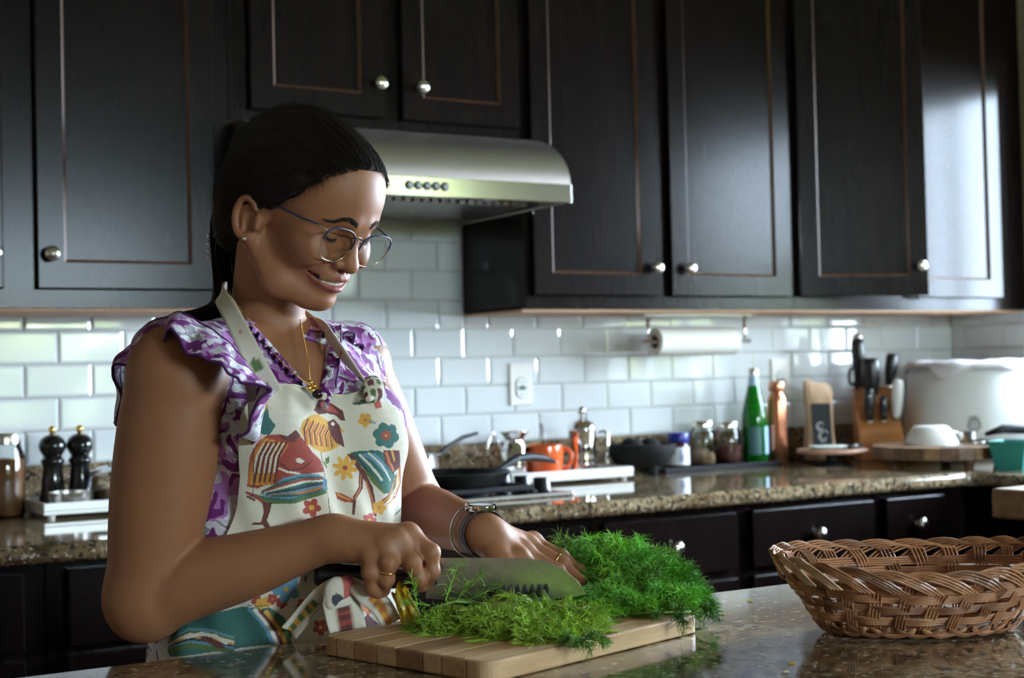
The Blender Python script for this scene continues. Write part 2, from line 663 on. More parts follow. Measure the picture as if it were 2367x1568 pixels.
# ------------------------------------------------------------------ wall cabinets
def ring_panel(mb, x0, x1, z0, z1, yb, yf, fw, step=0.008, bead=0.007, edge=0.003):
    """frame-and-panel door: back at yb, front at yf (smaller y), frame width fw"""
    def rect(m, y):
        return [(x0 + m, y, z0 + m), (x1 - m, y, z0 + m), (x1 - m, y, z1 - m), (x0 + m, y, z1 - m)]
    rings = [rect(0, yb), rect(0, yf + edge), rect(edge, yf), rect(fw, yf), rect(fw + bead * .35, yf + step * .25), rect(fw + bead, yf + step)]
    vs = [p for r in rings for p in r]
    b = len(mb.v)
    fs = []
    for k in range(len(rings) - 1):
        for i in range(4):
            j = (i + 1) % 4
            fs.append((k * 4 + i, k * 4 + j, k * 4 + 4 + j, k * 4 + 4 + i))
    k = (len(rings) - 1) * 4
    fs.append((k, k + 1, k + 2, k + 3))
    fs.append((3, 2, 1, 0))
    n0 = len(mb.mi)
    mb.add(vs, fs)
    for q in range(8, 12):
        pass
    for q in range(12, 20):
        mb.mi[n0 + q] = 1
    return mb


KNOB = [(0.0, 0.0), (0.0085, 0.0), (0.0085, 0.002), (0.0055, 0.005), (0.0055, 0.011), (0.0085, 0.014), (0.0155, 0.018), (0.0165, 0.022), (0.0145, 0.026), (0.008, 0.029), (0.0, 0.0300)]
knob_me = None


def knob(parent, loc, rx=math.radians(90)):
    global knob_me
    if knob_me is None:
        knob_me = MB().lathe(KNOB, 24).mesh('knob', 'nickel', True)
    o = link('knob', knob_me, parent)
    o.location = loc
    o.rotation_euler = (rx, 0, 0)
    o['label'] = 'round satin nickel knob'
    return o


def wall_cabinet(name, label, x0, x1, z0, z1, doors):
    """doors: (x0, x1, z0, z1, knob_x, knob_z, hinge_x or None, angle)"""
    t = thing(name, label, 'cabinet', ((x0 + x1) / 2, -0.16, z0))
    ox, oy, oz = (x0 + x1) / 2, -0.16, z0
    mb = MB()
    mb.box(x0 - ox, x0 + .018 - ox, 0 - oy - .01, -.31 - oy, 0, z1 - oz)
    mb.box(x1 - .018 - ox, x1 - ox, 0 - oy - .01, -.31 - oy, 0, z1 - oz)
    mb.box(x0 + .018 - ox, x1 - .018 - ox, -.011 - oy, -.02 - oy, 0.01, z1 - oz)
    mb.box(x0 + .018 - ox, x1 - .018 - ox, -.02 - oy, -.31 - oy, z1 - oz - .02, z1 - oz)
    mb.box(x0 + .018 - ox, x1 - .018 - ox, -.02 - oy, -.30 - oy, .5 * (z1 - oz) - .009, .5 * (z1 - oz) + .009)
    part('body', mb, 'cabinet', t)
    fr = MB()
    xs = [x0, doors[0][0] + .012]
    for i in range(len(doors) - 1):
        xs += [doors[i][1] - .012, doors[i + 1][0] + .012]
    xs += [doors[-1][1] - .012, x1]
    for i in range(0, len(xs), 2):
        fr.box(xs[i] - ox, xs[i + 1] - ox, -.31 - oy, -.33 - oy, 0, z1 - oz)
    for i in range(1, len(xs) - 1, 2):
        fr.box(xs[i] - ox, xs[i + 1] - ox, -.31 - oy, -.3298 - oy, 0, doors[0][2] + .012 - oz)
        fr.box(xs[i] - ox, xs[i + 1] - ox, -.31 - oy, -.3298 - oy, z1 - .04 - oz, z1 - oz)
    part('face_frame', fr, 'cabinet', t)
    part('bottom_panel', MB().box(x0 + .019 - ox, x1 - .019 - ox, -.021 - oy, -.309 - oy, 0.006, 0.016), 'raw_wood', t, label='bare tan underside panel')
    part('bottom_strip', MB().box(x0 - ox, x1 - ox, -.012 - oy, -.312 - oy, -0.006, 0.0058), 'raw_wood', t, label='bare tan bottom edge')
    for (a, b, c, d, kx, kz, hx, ang) in doors:
        h = a if hx is None else hx
        dm = MB()
        ring_panel(dm, a - h, b - h, c - oz, d - oz, 0.0, -0.02, 0.056)
        do = part('door', dm, ['cabinet', 'cabinet_edge'], t)
        do.location = (h - ox, -.3302 - oy, 0)
        do.rotation_euler = (0, 0, -math.radians(ang))
        knob(do, (kx - h, -0.0195, kz - oz))
        if ang:
            part('latch', MB().box(b - h - .055, b - h - .025, -.004, .006, c - oz - .012, c - oz + .012), 'black_plastic', do)
    return t


ZT = 2.44
wall_cabinet('wall_cabinet', 'dark espresso wall cabinet above the pepper mills', -0.56, 0.386, 1.366, ZT,
             [(-0.50, -0.112, 1.405, 2.40, -0.135, 1.478, None, 0), (-0.044, 0.346, 1.405, 2.40, -0.018, 1.478, None, 0)])
wall_cabinet('wall_cabinet', 'short dark wall cabinet over the range hood', 0.388, 1.158, 1.790, ZT,
             [(0.433, 0.766, 1.818, 2.40, 0.752, 1.899, None, 0), (0.817, 1.146, 1.818, 2.40, 0.863, 1.899, None, 0)])
wall_cabinet('wall_cabinet', 'dark double-door wall cabinet above the paper towel roll', 1.16, 2.045, 1.366, ZT,
             [(1.176, 1.564, 1.400, 2.40, 1.548, 1.474, None, 0), (1.607, 2.026, 1.400, 2.40, 1.657, 1.474, None, 0)])
wall_cabinet('wall_cabinet', 'dark corner wall cabinet with its door standing ajar', 2.047, 3.012, 1.366, ZT,
             [(2.066, 2.462, 1.402, 2.40, 2.43, 1.486, 2.066, 18), (2.492, 2.889, 1.402, 2.40, 2.52, 1.486, None, 0)])

# ------------------------------------------------------------------ range hood
plain('band_steel', (0.66, 0.64, 0.58), 0.16, 1.0, var=0.03)


def hood():
    x0, x1 = 0.392, 1.154
    t = thing('range_hood', 'stainless steel range hood with curved canopy below the short cabinet', 'range hood', ((x0 + x1) / 2, -.28, 1.607))
    ox, oy, oz = (x0 + x1) / 2, -.28, 1.607
    prof = [(-.012, 1.788), (-.325, 1.788)]
    for i in range(1, 15):
        a = math.pi / 2 * i / 14
        prof.append((-.325 - .235 * math.sin(a), 1.652 + .136 * math.cos(a)))
    mb = MB()
    mb.prism([(y - oy, z - oz) for (y, z) in prof + [(-.012, 1.652)]], x0 - ox, x1 - ox, 'x')
    part('canopy', mb, 'hood_steel', t, angle=35)
    band = MB()
    band.box(x0 - ox, x1 - ox, -.545 - oy, -.5655 - oy, 0.0, .0448)
    band.box(x0 - ox, x0 + .012 - ox, -.012 - oy, -.545 - oy, 0, .0448)
    band.box(x1 - .012 - ox, x1 - ox, -.012 - oy, -.545 - oy, 0, .0448)
    cp = part('control_band', band, 'band_steel', t, bevel=.0015)
    for i in range(5):
        b = part('button', MB().lathe([(0, 0), (.0072, 0), (.0072, .004), (.0055, .006), (0, .006)], 16), 'lens_grey', cp, smooth=False)
        b.location = (0.690 + .0225 * i - ox + .03, -.5655 - oy, .024)
        b.rotation_euler = (math.radians(90), 0, 0)
        k = part('button_ring', MB().lathe([(.0072, 0), (.0105, 0), (.0105, .002), (.0072, .002)], 16), 'black_plastic', cp)
        k.location = b.location
        k.rotation_euler = b.rotation_euler
    part('underside', MB().box(x0 + .012 - ox, x1 - .012 - ox, -.012 - oy, -.545 - oy, .022, .03), 'brushed_steel', t)
    sl = MB().box(-.008, .008, -.19, .19, 0.0, .012).mesh('slat', 'brushed_steel')
    n = 29
    for i in range(n):
        s = link('slat', sl, t)
        s.location = (x0 + .04 + (x1 - x0 - .08) * i / (n - 1) - ox, -.215 - oy, .008)
    for k in (-.16, .16):
        part('lamp', MB().lathe([(0, 0), (.025, 0), (.028, .004), (.028, .012)], 20, (k + .06, -.47 - oy, .012)), 'label_white', t)


hood()

# ------------------------------------------------------------------ counters and base cabinets
def countertop():
    t = thing('granite_countertop', 'speckled brown granite countertop running along the tiled wall', 'countertop', (1.2, -.38, CZ - .036))
    o = Vector((1.2, -.38, CZ - .036))
    poly = [(-0.62, -.004), (ROOM_X1 - .001, -.004), (ROOM_X1 - .001, -2.6), (2.26, -2.6), (2.26, CF - .02), (2.24, CF), (-0.62, CF)]
    part('slab', MB().prism([(p[0] - o.x, p[1] - o.y) for p in poly], 0, .036, 'z'), 'granite', t, bevel=.012, seg=3, angle=40)
    u = thing('granite_upstand', 'low granite upstand strip where the counter meets the tiles', 'upstand', (1.2, -.015, CZ))
    part('strip', MB().box(-1.82, ROOM_X1 - .03 - 1.2, .011, -.011, .0004, 1.016 - CZ), 'granite', u, bevel=.002)
    u = thing('granite_upstand', 'low granite upstand strip along the window wall', 'upstand', (ROOM_X1 - .014, -1.3, CZ))
    part('strip', MB().box(-.012, .012, -1.28, 1.27, .0004, 1.016 - CZ), 'granite', u, bevel=.002)


countertop()
FZ = CZ - .037


def base_cabinet(label, x0, x1, drawers, knobs=True):
    """drawers: (x0, x1, z0, z1, knob?)"""
    t = thing('base_cabinet', label, 'cabinet', ((x0 + x1) / 2, -.36, 0))
    ox, oy = (x0 + x1) / 2, -.36
    part('body', MB().box(x0 - ox, x1 - ox, -.01 - oy, -.70 - oy, .10, FZ), 'cabinet', t)
    part('toe_kick', MB().box(x0 - ox, x1 - ox, -.05 - oy, -.64 - oy, 0.001, .0995), 'cabinet', t)
    fr = MB()
    fr.box(x0 - ox, x1 - ox, -.7002 - oy, -.72 - oy, .10, FZ)
    part('face_frame', fr, 'cabinet', t, bevel=.001)
    for (a, b, c, d, kn) in drawers:
        dm = MB()
        tall = d - c > .3
        if tall:
            ring_panel(dm, a - ox, b - ox, c, d, -.7205 - oy, -.74 - oy, .056)
        else:
            dm.box(a - ox, b - ox, -.7205 - oy, -.74 - oy, c, d)
        do = part('door' if tall else 'drawer_front', dm, ['cabinet', 'cabinet_edge'], t, bevel=0 if tall else .005, seg=2)
        if kn:
            knob(do, ((a + b) / 2 - ox if not tall else b - ox - .03, -.7398 - oy, (c + d) / 2 if not tall else d - .05))
    return t


base_cabinet('dark base cabinet below the pepper mills with plain fronts', -0.60, -0.125, [(-.57, -.163, .720, .862, 0), (-.57, -.163, .14, .704, 0)])
base_cabinet('dark base cabinet under the counter behind the woman', -0.123, 0.388, [(-.088, .36, .720, .862, 0), (-.088, .36, .14, .704, 0)])
base_cabinet('dark base cabinet under the cooktop', 0.390, 1.075, [(.43, 1.05, .720, .862, 0), (.43, .73, .14, .704, 0), (.75, 1.05, .14, .704, 0)])
base_cabinet('dark drawer base cabinet right of the cooktop, one wide drawer with knob', 1.077, 1.512, [(1.104, 1.489, .722, .862, 1), (1.104, 1.489, .43, .706, 1), (1.104, 1.489, .14, .414, 1)])
base_cabinet('dark drawer base cabinet below the green bottle', 1.514, 1.957, [(1.536, 1.936, .722, .862, 1), (1.536, 1.936, .43, .706, 1), (1.536, 1.936, .14, .414, 1)])
base_cabinet('narrow dark base cabinet at the inner corner', 1.959, 2.282, [(1.978, 2.19, .722, .862, 1), (1.978, 2.19, .14, .706, 1)])
sb = thing('base_cabinet', 'dark base cabinet along the window wall', 'cabinet', (2.66, -1.6, 0))
part('body', MB().box(-.35, .36, -1.0, .85, .10, FZ), 'cabinet', sb)
part('toe_kick', MB().box(-.29, .36, -.98, .83, 0.001, .0995), 'cabinet', sb)
for k in range(3):
    dm = MB()
    ring_panel(dm, 0, .5, .14, .86, 0, -.02, .056)
    d = part('door', dm, ['cabinet', 'cabinet_edge'], sb)
    d.location = (-.3505, .55 - .52 * k, 0)
    d.rotation_euler = (0, 0, math.radians(-90))
    knob(d, (.06, -.0198, .80))

# ------------------------------------------------------------------ island (in front of the cook)
IZ = 0.915
ISL_Y1, ISL_Y0, ISL_X0, ISL_X1 = -1.968, -3.02, -1.25, 1.15
isl = thing('kitchen_island', 'kitchen island with glossy brown granite top in the foreground', 'island', (0, -2.45, 0))
part('granite_top', MB().box(ISL_X0, ISL_X1, ISL_Y1 + 2.45, ISL_Y0 + 2.45, IZ - .036, IZ), 'granite_island', isl, bevel=.012, seg=3)
part('body', MB().box(ISL_X0 + .05, ISL_X1 - .05, ISL_Y1 + 2.45 - .28, ISL_Y0 + 2.45 + .05, .10, IZ - .037), 'cabinet', isl)
part('toe_kick', MB().box(ISL_X0 + .1, ISL_X1 - .1, ISL_Y1 + 2.45 - .34, ISL_Y0 + 2.45 + .1, 0.001, .0995), 'cabinet', isl)
# ------------------------------------------------------------------ fittings on the wall
plain('dark_steel', (0.32, 0.30, 0.28), 0.3, 1.0, var=0.1)


def outlet(x, z, label):
    t = thing('wall_outlet', label, 'outlet', (x, -.008, z))
    part('plate', MB().box(-.036, .036, 0, -.006, -.058, .058), 'ivory_plastic', t, bevel=.002)
    for s in (-1, 1):
        sk = part('socket', MB().lathe([(0, 0), (.0165, 0), (.017, .001), (.017, .003), (0, .003)], 24, (0, 0, 0)), 'white_plastic', t, smooth=False)
        sk.location = (0, -.006, s * .0195)
        sk.rotation_euler = (math.radians(90), 0, 0)
        for dx, h in ((-.006, .009), (.006, .008)):
            part('slot', MB().box(dx - .0011, dx + .0011, .001 + (.0045 - h / 2), .001 + (.0045 + h / 2), .0028, .0034), 'black_plastic', sk)
        part('slot', MB().lathe([(0, 0), (.0025, 0), (.0025, .0006), (0, .0006)], 10, (0, -.0075, .0028)), 'black_plastic', sk)
        part('socket_ring', MB().lathe([(.0171, 0), (.0192, 0), (.0192, .0014), (.0171, .0014)], 24, (0, 0, 0)), 'dark_steel', sk)
    part('screw', MB().lathe([(0, 0), (.0032, 0), (.002, .0012), (0, .0012)], 10), 'nickel', t).rotation_euler = (math.radians(90), 0, 0)
    t.children[-1].location = (0, -.006, 0)


outlet(1.332, 1.173, 'ivory duplex outlet on the tiles above the orange mug')
outlet(2.268, 1.173, 'ivory outlet partly hidden behind the copper bottle')


def paper_towel():
    h = thing('paper_towel_holder', 'metal paper towel holder hanging under the double-door cabinet', 'holder', (1.69, -.15, 1.36))
    mb = MB()
    mb.tube([(-.022, 0, .002), (-.022, 0, -.05), (-.022, 0, -.077)], .0045, 10)
    part('bracket', mb, 'nickel', h, smooth=True)
    part('bracket', MB().tube([(.325, 0, .002), (.325, 0, -.05), (.325, 0, -.077)], .0045, 10), 'nickel', h, smooth=True)
    part('mount', MB().box(-.04, .345, -.012, .012, -.003, .002), 'nickel', h)
    part('rod', MB().tube([(-.04, 0, -.077), (.345, 0, -.077)], .006, 10), 'nickel', h, smooth=True)
    r = thing('paper_towel_roll', 'roll of white paper towel under the wall cabinet', 'paper roll', (1.69, -.15, 1.283))
    n = 40
    prof = [(.0195, 0), (.037, 0), (.0385, .001), (.0385, .282), (.037, .283), (.0195, .283)]
    mb = MB().lathe(prof, n)
    mb.move(0, Matrix.Rotation(math.radians(90), 4, 'Y'))
    part('paper', mb, 'paper', r, angle=50)
    mb = MB().lathe([(.0185, .002), (.0194, .002), (.0194, .281), (.0185, .281), (.0185, .002)], n)
    mb.move(0, Matrix.Rotation(math.radians(90), 4, 'Y'))
    part('core', mb, 'cardboard', r, smooth=True)


paper_towel()


# ------------------------------------------------------------------ cooktop and pans
def cooktop():
    t = thing('gas_cooktop', 'black gas cooktop with steel rim set in the granite counter', 'cooktop', (.80, -.42, CZ))
    fr = MB()
    X0, X1, Y0, Y1 = -.40, .315, -.185, .265
    for (a, b, c, d) in ((X0, X1, Y0, Y0 + .016), (X0, X1, Y1 - .016, Y1), (X0, X0 + .016, Y0 + .0162, Y1 - .0162), (X1 - .016, X1, Y0 + .0162, Y1 - .0162)):
        fr.box(a, b, c, d, .0005, .010)
    part('steel_rim', fr, 'brushed_steel', t, bevel=.003)
    part('deck', MB().box(X0 + .0165, X1 - .0165, Y0 + .0165, Y1 - .0165, .0005, .006), 'black_gloss', t)
    for (bx, by) in ((-.22, .12), (-.22, -.08), (.09, .12), (.09, -.08)):
        part('burner', MB().lathe([(0, 0), (.045, 0), (.045, .008), (.034, .010), (.034, .016), (.012, .018), (0, .018)], 24, (bx, by, .0062)), 'iron', t, smooth=False)
    for gx in (-.22, .09):
        g = MB()
        for (a, b) in (((gx - .13, -.155), (gx + .13, -.155)), ((gx - .13, .22), (gx + .13, .22)), ((gx - .13, .015), (gx + .13, .015))):
            g.box(a[0], b[0], a[1] - .006, a[1] + .006, .018, .030)
        for q in (-.13, -.045, .045, .13):
            g.box(gx + q - .006, gx + q + .006, -.1485, .2135, .018, .0295)
        for (a, b) in ((gx - .13, -.155), (gx + .13, -.155), (gx - .13, .22), (gx + .13, .22)):
            g.box(a - .007, a + .007, b - .007, b + .007, .0062, .019)
        part('grate', g, 'iron', t, bevel=.002)
    for i, ky in enumerate((-.125, -.035, .06)):
        k = part('control_knob', MB().lathe([(0, 0), (.026, 0), (.027, .004), (.022, .010), (.020, .034), (.018, .037), (0, .037)], 24, (.262, ky, .0062)), 'black_plastic', t, angle=40)


cooktop()


def frying_pan():
    t = thing('frying_pan', 'black cast frying pan with curved handle on the front burner', 'pan', (.862, -.47, CZ + .0305))
    part('pan_body', MB().lathe([(0, 0), (.112, 0), (.122, .005), (.137, .030), (.140, .033), (.136, .033), (.119, .009), (.108, .004), (0, .004)], 48), 'pan_black', t, angle=45)
    pts = [(.134, .03, .026), (.16, .042, .032), (.19, .054, .044), (.22, .066, .052), (.265, .082, .052), (.315, .098, .045), (.355, .112, .034)]
    part('handle', MB().tube(pts, [.007, .008, .012, .014, .0135, .012, .007], 12, flat=.75), 'iron', t, smooth=True)
    part('rivet', MB().ball((.132, .030, .024), .005, 8, 6), 'iron', t, smooth=True)


frying_pan()
t = thing('saucepan', 'small stainless saucepan with dark upswept handle on the back burner', 'pan', (.865, -.255, CZ + .0305))
part('pan_body', MB().lathe([(0, 0), (.062, 0), (.068, .004), (.072, .062), (.075, .064), (.071, .064), (.066, .006), (0, .003)], 40), 'chrome', t, angle=45)
part('handle', MB().tube([(.07, .015, .05), (.10, .03, .062), (.14, .05, .082), (.19, .075, .098), (.245, .10, .105)], [.004, .0055, .006, .006, .0045], 10), 'iron', t, smooth=True)


# ------------------------------------------------------------------ white trays
def tray(label, x0, x1, y0, y1, h=.034):
    t = thing('serving_tray', label, 'tray', ((x0 + x1) / 2, (y0 + y1) / 2, CZ))
    a, b = (x1 - x0) / 2, (y1 - y0) / 2
    mb = MB()
    mb.box(-a, a, -b, b, .008, .016)
    for (p, q, r_, s_) in ((-a, a, -b, -b + .008), (-a, a, b - .008, b), (-a, -a + .008, -b + .0082, b - .0082), (a - .008, a, -b + .0082, b - .0082)):
        mb.box(p, q, r_, s_, .0161, h)
    part('tray_body', mb, 'white_ceramic', t, bevel=.002)
    for sx in (-1, 1):
        for sy in (-1, 1):
            part('foot', MB().lathe([(0, 0), (.008, 0), (.009, .0078), (0, .0078)], 14, (sx * (a - .02), sy * (b - .02), 0)), 'white_ceramic', t, smooth=False)


tray('white rectangular tray holding the mug and coffee press', 1.135, 1.512, -.285, -.085)
tray('white footed tray holding the two pepper mills', -.022, .36, -.275, -.07)
TZ = CZ + .0162


def bowl_lathe(r0, r1, h, th=.003):
    return [(0, 0), (r0, 0), (r0 + (r1 - r0) * .5, h * .35), (r1, h), (r1 - th, h), (r0 + (r1 - r0) * .5 - th, h * .36), (r0 - th, th), (0, th)]


# milk jug, mug with spoon, coffee press
t = thing('milk_pitcher', 'small polished steel milk pitcher with flared lip on the tray', 'pitcher', (1.222, -.155, TZ))
part('pitcher_body', MB().lathe([(0, 0), (.034, 0), (.038, .004), (.041, .03), (.039, .06), (.029, .083), (.0235, .095), (.026, .105), (.038, .118), (.039, .12), (.037, .12), (.022, .097), (.026, .085), (.036, .06), (.038, .03), (.034, .005), (0, .004)], 40), 'chrome', t, smooth=True)
part('handle', MB().tube([(-.036, 0, .068), (-.052, .004, .10), (-.062, .006, .118), (-.070, .006, .114), (-.080, .004, .085), (-.085, 0, .06)], .0035, 8), 'chrome', t, smooth=True)
t = thing('mug', 'glossy orange ceramic mug on the white tray', 'mug', (1.297, -.185, TZ))
part('mug_body', MB().lathe([(0, 0), (.040, 0), (.043, .003), (.0475, .035), (.048, .078), (.047, .082), (.045, .082), (.0445, .04), (.040, .006), (0, .005)], 40), 'orange_ceramic', t, smooth=True)
hp = [(.046, -.006, .066), (.062, -.012, .069), (.074, -.016, .056), (.073, -.016, .034), (.060, -.011, .018), (.045, -.006, .016)]
part('handle', MB().tube(hp, .0065, 10), 'orange_ceramic', t, smooth=True)
t = thing('spoon', 'small steel spoon leaning inside the orange mug', 'spoon', (1.303, -.185, TZ + .0065))
part('spoon_handle', MB().tube([(.012, .01, .015), (-.004, -.002, .075), (-.024, -.012, .132)], [.004, .004, .0058], 8, flat=.5), 'dark_steel', t, smooth=True)
part('spoon_bowl', MB().ball((.015, .012, .010), (.010, .008, .0095), 10, 7), 'nickel', t, smooth=True)
t = thing('coffee_press', 'tall polished steel coffee press with domed lid and ball knob', 'coffee press', (1.416, -.185, TZ))
part('press_body', MB().lathe([(0, 0), (.041, 0), (.043, .004), (.037, .045), (.0365, .108), (.0385, .112), (.0385, .118), (0, .118)], 40), 'chrome', t, angle=50)
part('lid', MB().lathe([(.0385, .1182), (.038, .124), (.030, .136), (.016, .144), (.0055, .147), (.005, .158), (0, .158)], 40), 'chrome', t, smooth=True)
part('lid_knob', MB().ball((0, 0, .168), .0115, 16, 10), 'chrome', t, smooth=True)
part('handle', MB().tube([(.036, -.018, .108), (.052, -.026, .112), (.062, -.031, .106), (.061, -.031, .06), (.058, -.029, .03), (.068, -.034, .012)], .004, 10), 'chrome', t, smooth=True)

# ------------------------------------------------------------------ row of jars and bottles along the wall
t = thing('stone_mortar', 'dark stone mortar on short legs heaped with dark lumps', 'mortar', (1.617, -.175, CZ))
part('bowl', MB().lathe([(0, .020), (.05, .020), (.078, .034), (.094, .062), (.096, .084), (.090, .087), (.084, .078), (.05, .05), (0, .045)], 40), 'stone_dark', t, smooth=True)
for k in range(3):
    a = math.radians(30 + 120 * k)
    part('leg', MB().lathe([(0, 0), (.012, 0), (.017, .03), (0, .034)], 12, (.052 * math.cos(a), .052 * math.sin(a), 0)), 'stone_dark', t)
for k, (x, y) in enumerate(((-.042, -.02), (.012, -.025), (-.01, .035))):
    tg = thing('avocado', ['dark round fruit at the near end of the stone mortar', 'dark round fruit in the middle of the stone mortar', 'dark round fruit at the back of the stone mortar'][k], 'fruit', (1.617 + x, -.175 + y, CZ + .062), group='dark fruit in the mortar')
    part('fruit_body', MB().ball((0, 0, .018), (.032, .027, .024), 16, 10), 'stone_dark', tg, smooth=True)
    part('stem_end', MB().lathe([(0, 0), (.003, 0), (.002, .003), (0, .003)], 8, (0, 0, .0415)), 'cardboard', tg)

part_mat = thing('dark_trivet', 'flat dark tray under the row of jars', 'tray', (1.90, -.115, CZ))
part('plate', MB().box(-.20, .215, -.06, .06, .002, .010), 'iron', part_mat, bevel=.002)
part('rim', MB().box(-.204, .219, -.064, -.0602, .0005, .014), 'iron', part_mat, bevel=.001)
BZ = CZ + .0102


def pill_bottle():
    t = thing('vitamin_bottle', 'amber vitamin bottle with bright blue cap and white label', 'bottle', (1.782, -.125, BZ))
    part('bottle_body', MB().lathe([(0, 0), (.029, 0), (.031, .003), (.031, .062), (.027, .070), (.024, .072), (0, .072)], 32), 'amber', t, angle=50)
    part('cap', MB().lathe([(.024, .0722), (.0305, .0722), (.0315, .075), (.0315, .096), (.029, .099), (0, .099)], 32), 'blue_plastic', t, angle=50)
    lb = MB()
    lb.lathe([(.0313, .008), (.0316, .008), (.0316, .058), (.0313, .058)], 32)
    l = part('label', lb, 'label_white', t)
    for z, w in ((.046, .3), (.036, .45), (.028, .5), (.02, .42)):
        st = MB()
        for a0 in (-2.15, -.75):
            vs, fs = [], []
            for i in range(7):
                a = a0 + w * i / 6
                for dz in (-.0025, .0025):
                    vs.append((.03175 * math.cos(a), .03175 * math.sin(a), z + dz))
            for i in range(6):
                fs.append((2 * i, 2 * i + 2, 2 * i + 3, 2 * i + 1))
            st.add(vs, fs)
        part('print_line', st, 'print_blue', l)


pill_bottle()


def mason_jar(label, x, y, z, r, h, fill_h, fill_mat, slant=0.0):
    t = thing('glass_jar', label, 'jar', (x, y, z))
    part('glass', MB().lathe([(0, 0), (r * .9, 0), (r, .006), (r, h * .72), (r * .80, h * .85), (r * .78, h * .9)], 36), 'glass', t, smooth=True)
    part('lid', MB().lathe([(r * .82, h * .86), (r * .86, h * .87), (r * .86, h * .985), (r * .82, h), (0, h)], 36), 'nickel', t, angle=40)
    mb = MB().lathe([(0, .003), (r * .86, .003), (r * .955, .008), (r * .955, fill_h), (r * .5, fill_h + .002), (0, fill_h + .004)], 36)
    mb.v = [(p[0], p[1], p[2] + (slant * p[0] / r if p[2] > fill_h * .9 else 0)) for p in mb.v]
    part('contents', mb, fill_mat, t, smooth=True)


mason_jar('tall glass jar with metal lid half full of tan powder', 1.885, -.105, BZ, .037, .128, .042, 'powder_tan', -.018)
mason_jar('glass jar with metal lid holding dark red spice', 1.978, -.105, BZ, .037, .122, .052, 'spice_red')


def green_bottle():
    t = thing('green_bottle', 'tall green glass water bottle with pale blue labels', 'bottle', (2.073, -.115, BZ))
    pr = [(0, .003), (.034, 0), (.0385, .006), (.0385, .118), (.036, .145), (.026, .19), (.017, .225), (.0135, .25), (.013, .262), (.0145, .264), (.0145, .270), (.012, .272), (.010, .272)]
    part('glass', MB().lathe(pr, 40), 'green_glass', t, smooth=True)
    part('neck_foil', MB().lathe([(.0172, .226), (.0140, .250), (.0138, .258)], 32), 'label_blue', t, smooth=True)
    part('cap', MB().lathe([(.0152, .256), (.0156, .274), (.0135, .277), (0, .277)], 24), 'nickel', t, angle=40)
    for a0, a1, m_ in ((-2.75, -1.75, 'label_teal'), (-1.40, -.45, 'label_blue')):
        mb, vs, fs = MB(), [], []
        n = 14
        for i in range(n + 1):
            a = a0 + (a1 - a0) * i / n
            for zz in (.024, .105):
                vs.append((.0391 * math.cos(a), .0391 * math.sin(a), zz))
        for i in range(n):
            fs.append((2 * i, 2 * i + 2, 2 * i + 3, 2 * i + 1))
        part('label', mb.add(vs, fs), m_, t, smooth=True)


green_bottle()
t = thing('copper_bottle', 'slender brushed copper water bottle beside the green bottle', 'bottle', (2.143, -.135, CZ))
part('bottle_body', MB().lathe([(0, 0), (.026, 0), (.029, .003), (.029, .185), (.026, .20), (.0185, .213), (.0175, .218), (0, .218)], 36), 'copper', t, smooth=True)
part('cap', MB().lathe([(.0175, .2182), (.0225, .2182), (.0235, .221), (.0235, .243), (.021, .247), (0, .247)], 36), 'copper', t, angle=40)


def coffee_bag():
    t = thing('coffee_bag', 'crumpled kraft paper coffee bag with black label', 'bag', (2.312, -.13, CZ), math.radians(-24))
    mb, vs, fs = MB(), [], []
    nz, n = 14, 28
    for k in range(nz + 1):
        f = k / nz
        z = .005 + .235 * f
        w = .043 * (1 - .06 * f) + .003 * math.sin(9 * f)
        d = .030 * (1 - f) ** .6 + .004
        for i in range(n):
            a = 2 * math.pi * i / n
            cx, cy = math.cos(a), math.sin(a)
            px_ = w * math.copysign(abs(cx) ** .35, cx)
            py_ = d * math.copysign(abs(cy) ** .5, cy)
            zz = z + (.010 * math.sin(px_ * 70) if k == nz else 0) + (.02 * (-px_ / .045) if f > .9 else 0)
            vs.append((px_ + .002 * math.sin(13 * f + i), py_ + .002 * math.sin(11 * f + 2 * i), zz))
    for k in range(nz):
        for i in range(n):
            j = (i + 1) % n
            fs.append((k * n + i, k * n + j, k * n + n + j, k * n + n + i))
    fs.append(tuple(reversed(range(n))))
    fs.append(tuple(nz * n + i for i in range(n)))
    part('bag_body', mb.add(vs, fs), 'kraft', t, smooth=True)
    m2, vs, fs = MB(), [], []
    for k in range(9):
        f = .18 + .55 * k / 8
        d = .030 * (1 - f) ** .6 + .0075
        for i in range(7):
            vs.append((-.030 + .060 * i / 6, -d, .005 + .235 * f))
    for k in range(8):
        for i in range(6):
            fs.append((k * 7 + i, k * 7 + i + 1, k * 7 + i + 8, k * 7 + i + 7))
    lb = part('label', m2.add(vs, fs), 'iron', t, smooth=True)
    for (cx, cz, rr) in ((0.004, .075, .017), (-.006, .105, .012)):
        sw = MB()
        for q in range(4):
            pts = [(cx + rr * (1 - .2 * q) * math.cos(b), -.0365 + .0 * q - .0003, cz + rr * (1 - .2 * q) * 1.2 * math.sin(b)) for b in [0.6 + q + i * .35 for i in range(9)]]
            pts = [(p[0], -(.030 * (1 - (p[2] - .005) / .235) ** .6 + .0082), p[2]) for p in pts]
            sw.tube(pts, .0009, 4)
        part('swirl_print', sw, 'label_white', lb)


coffee_bag()


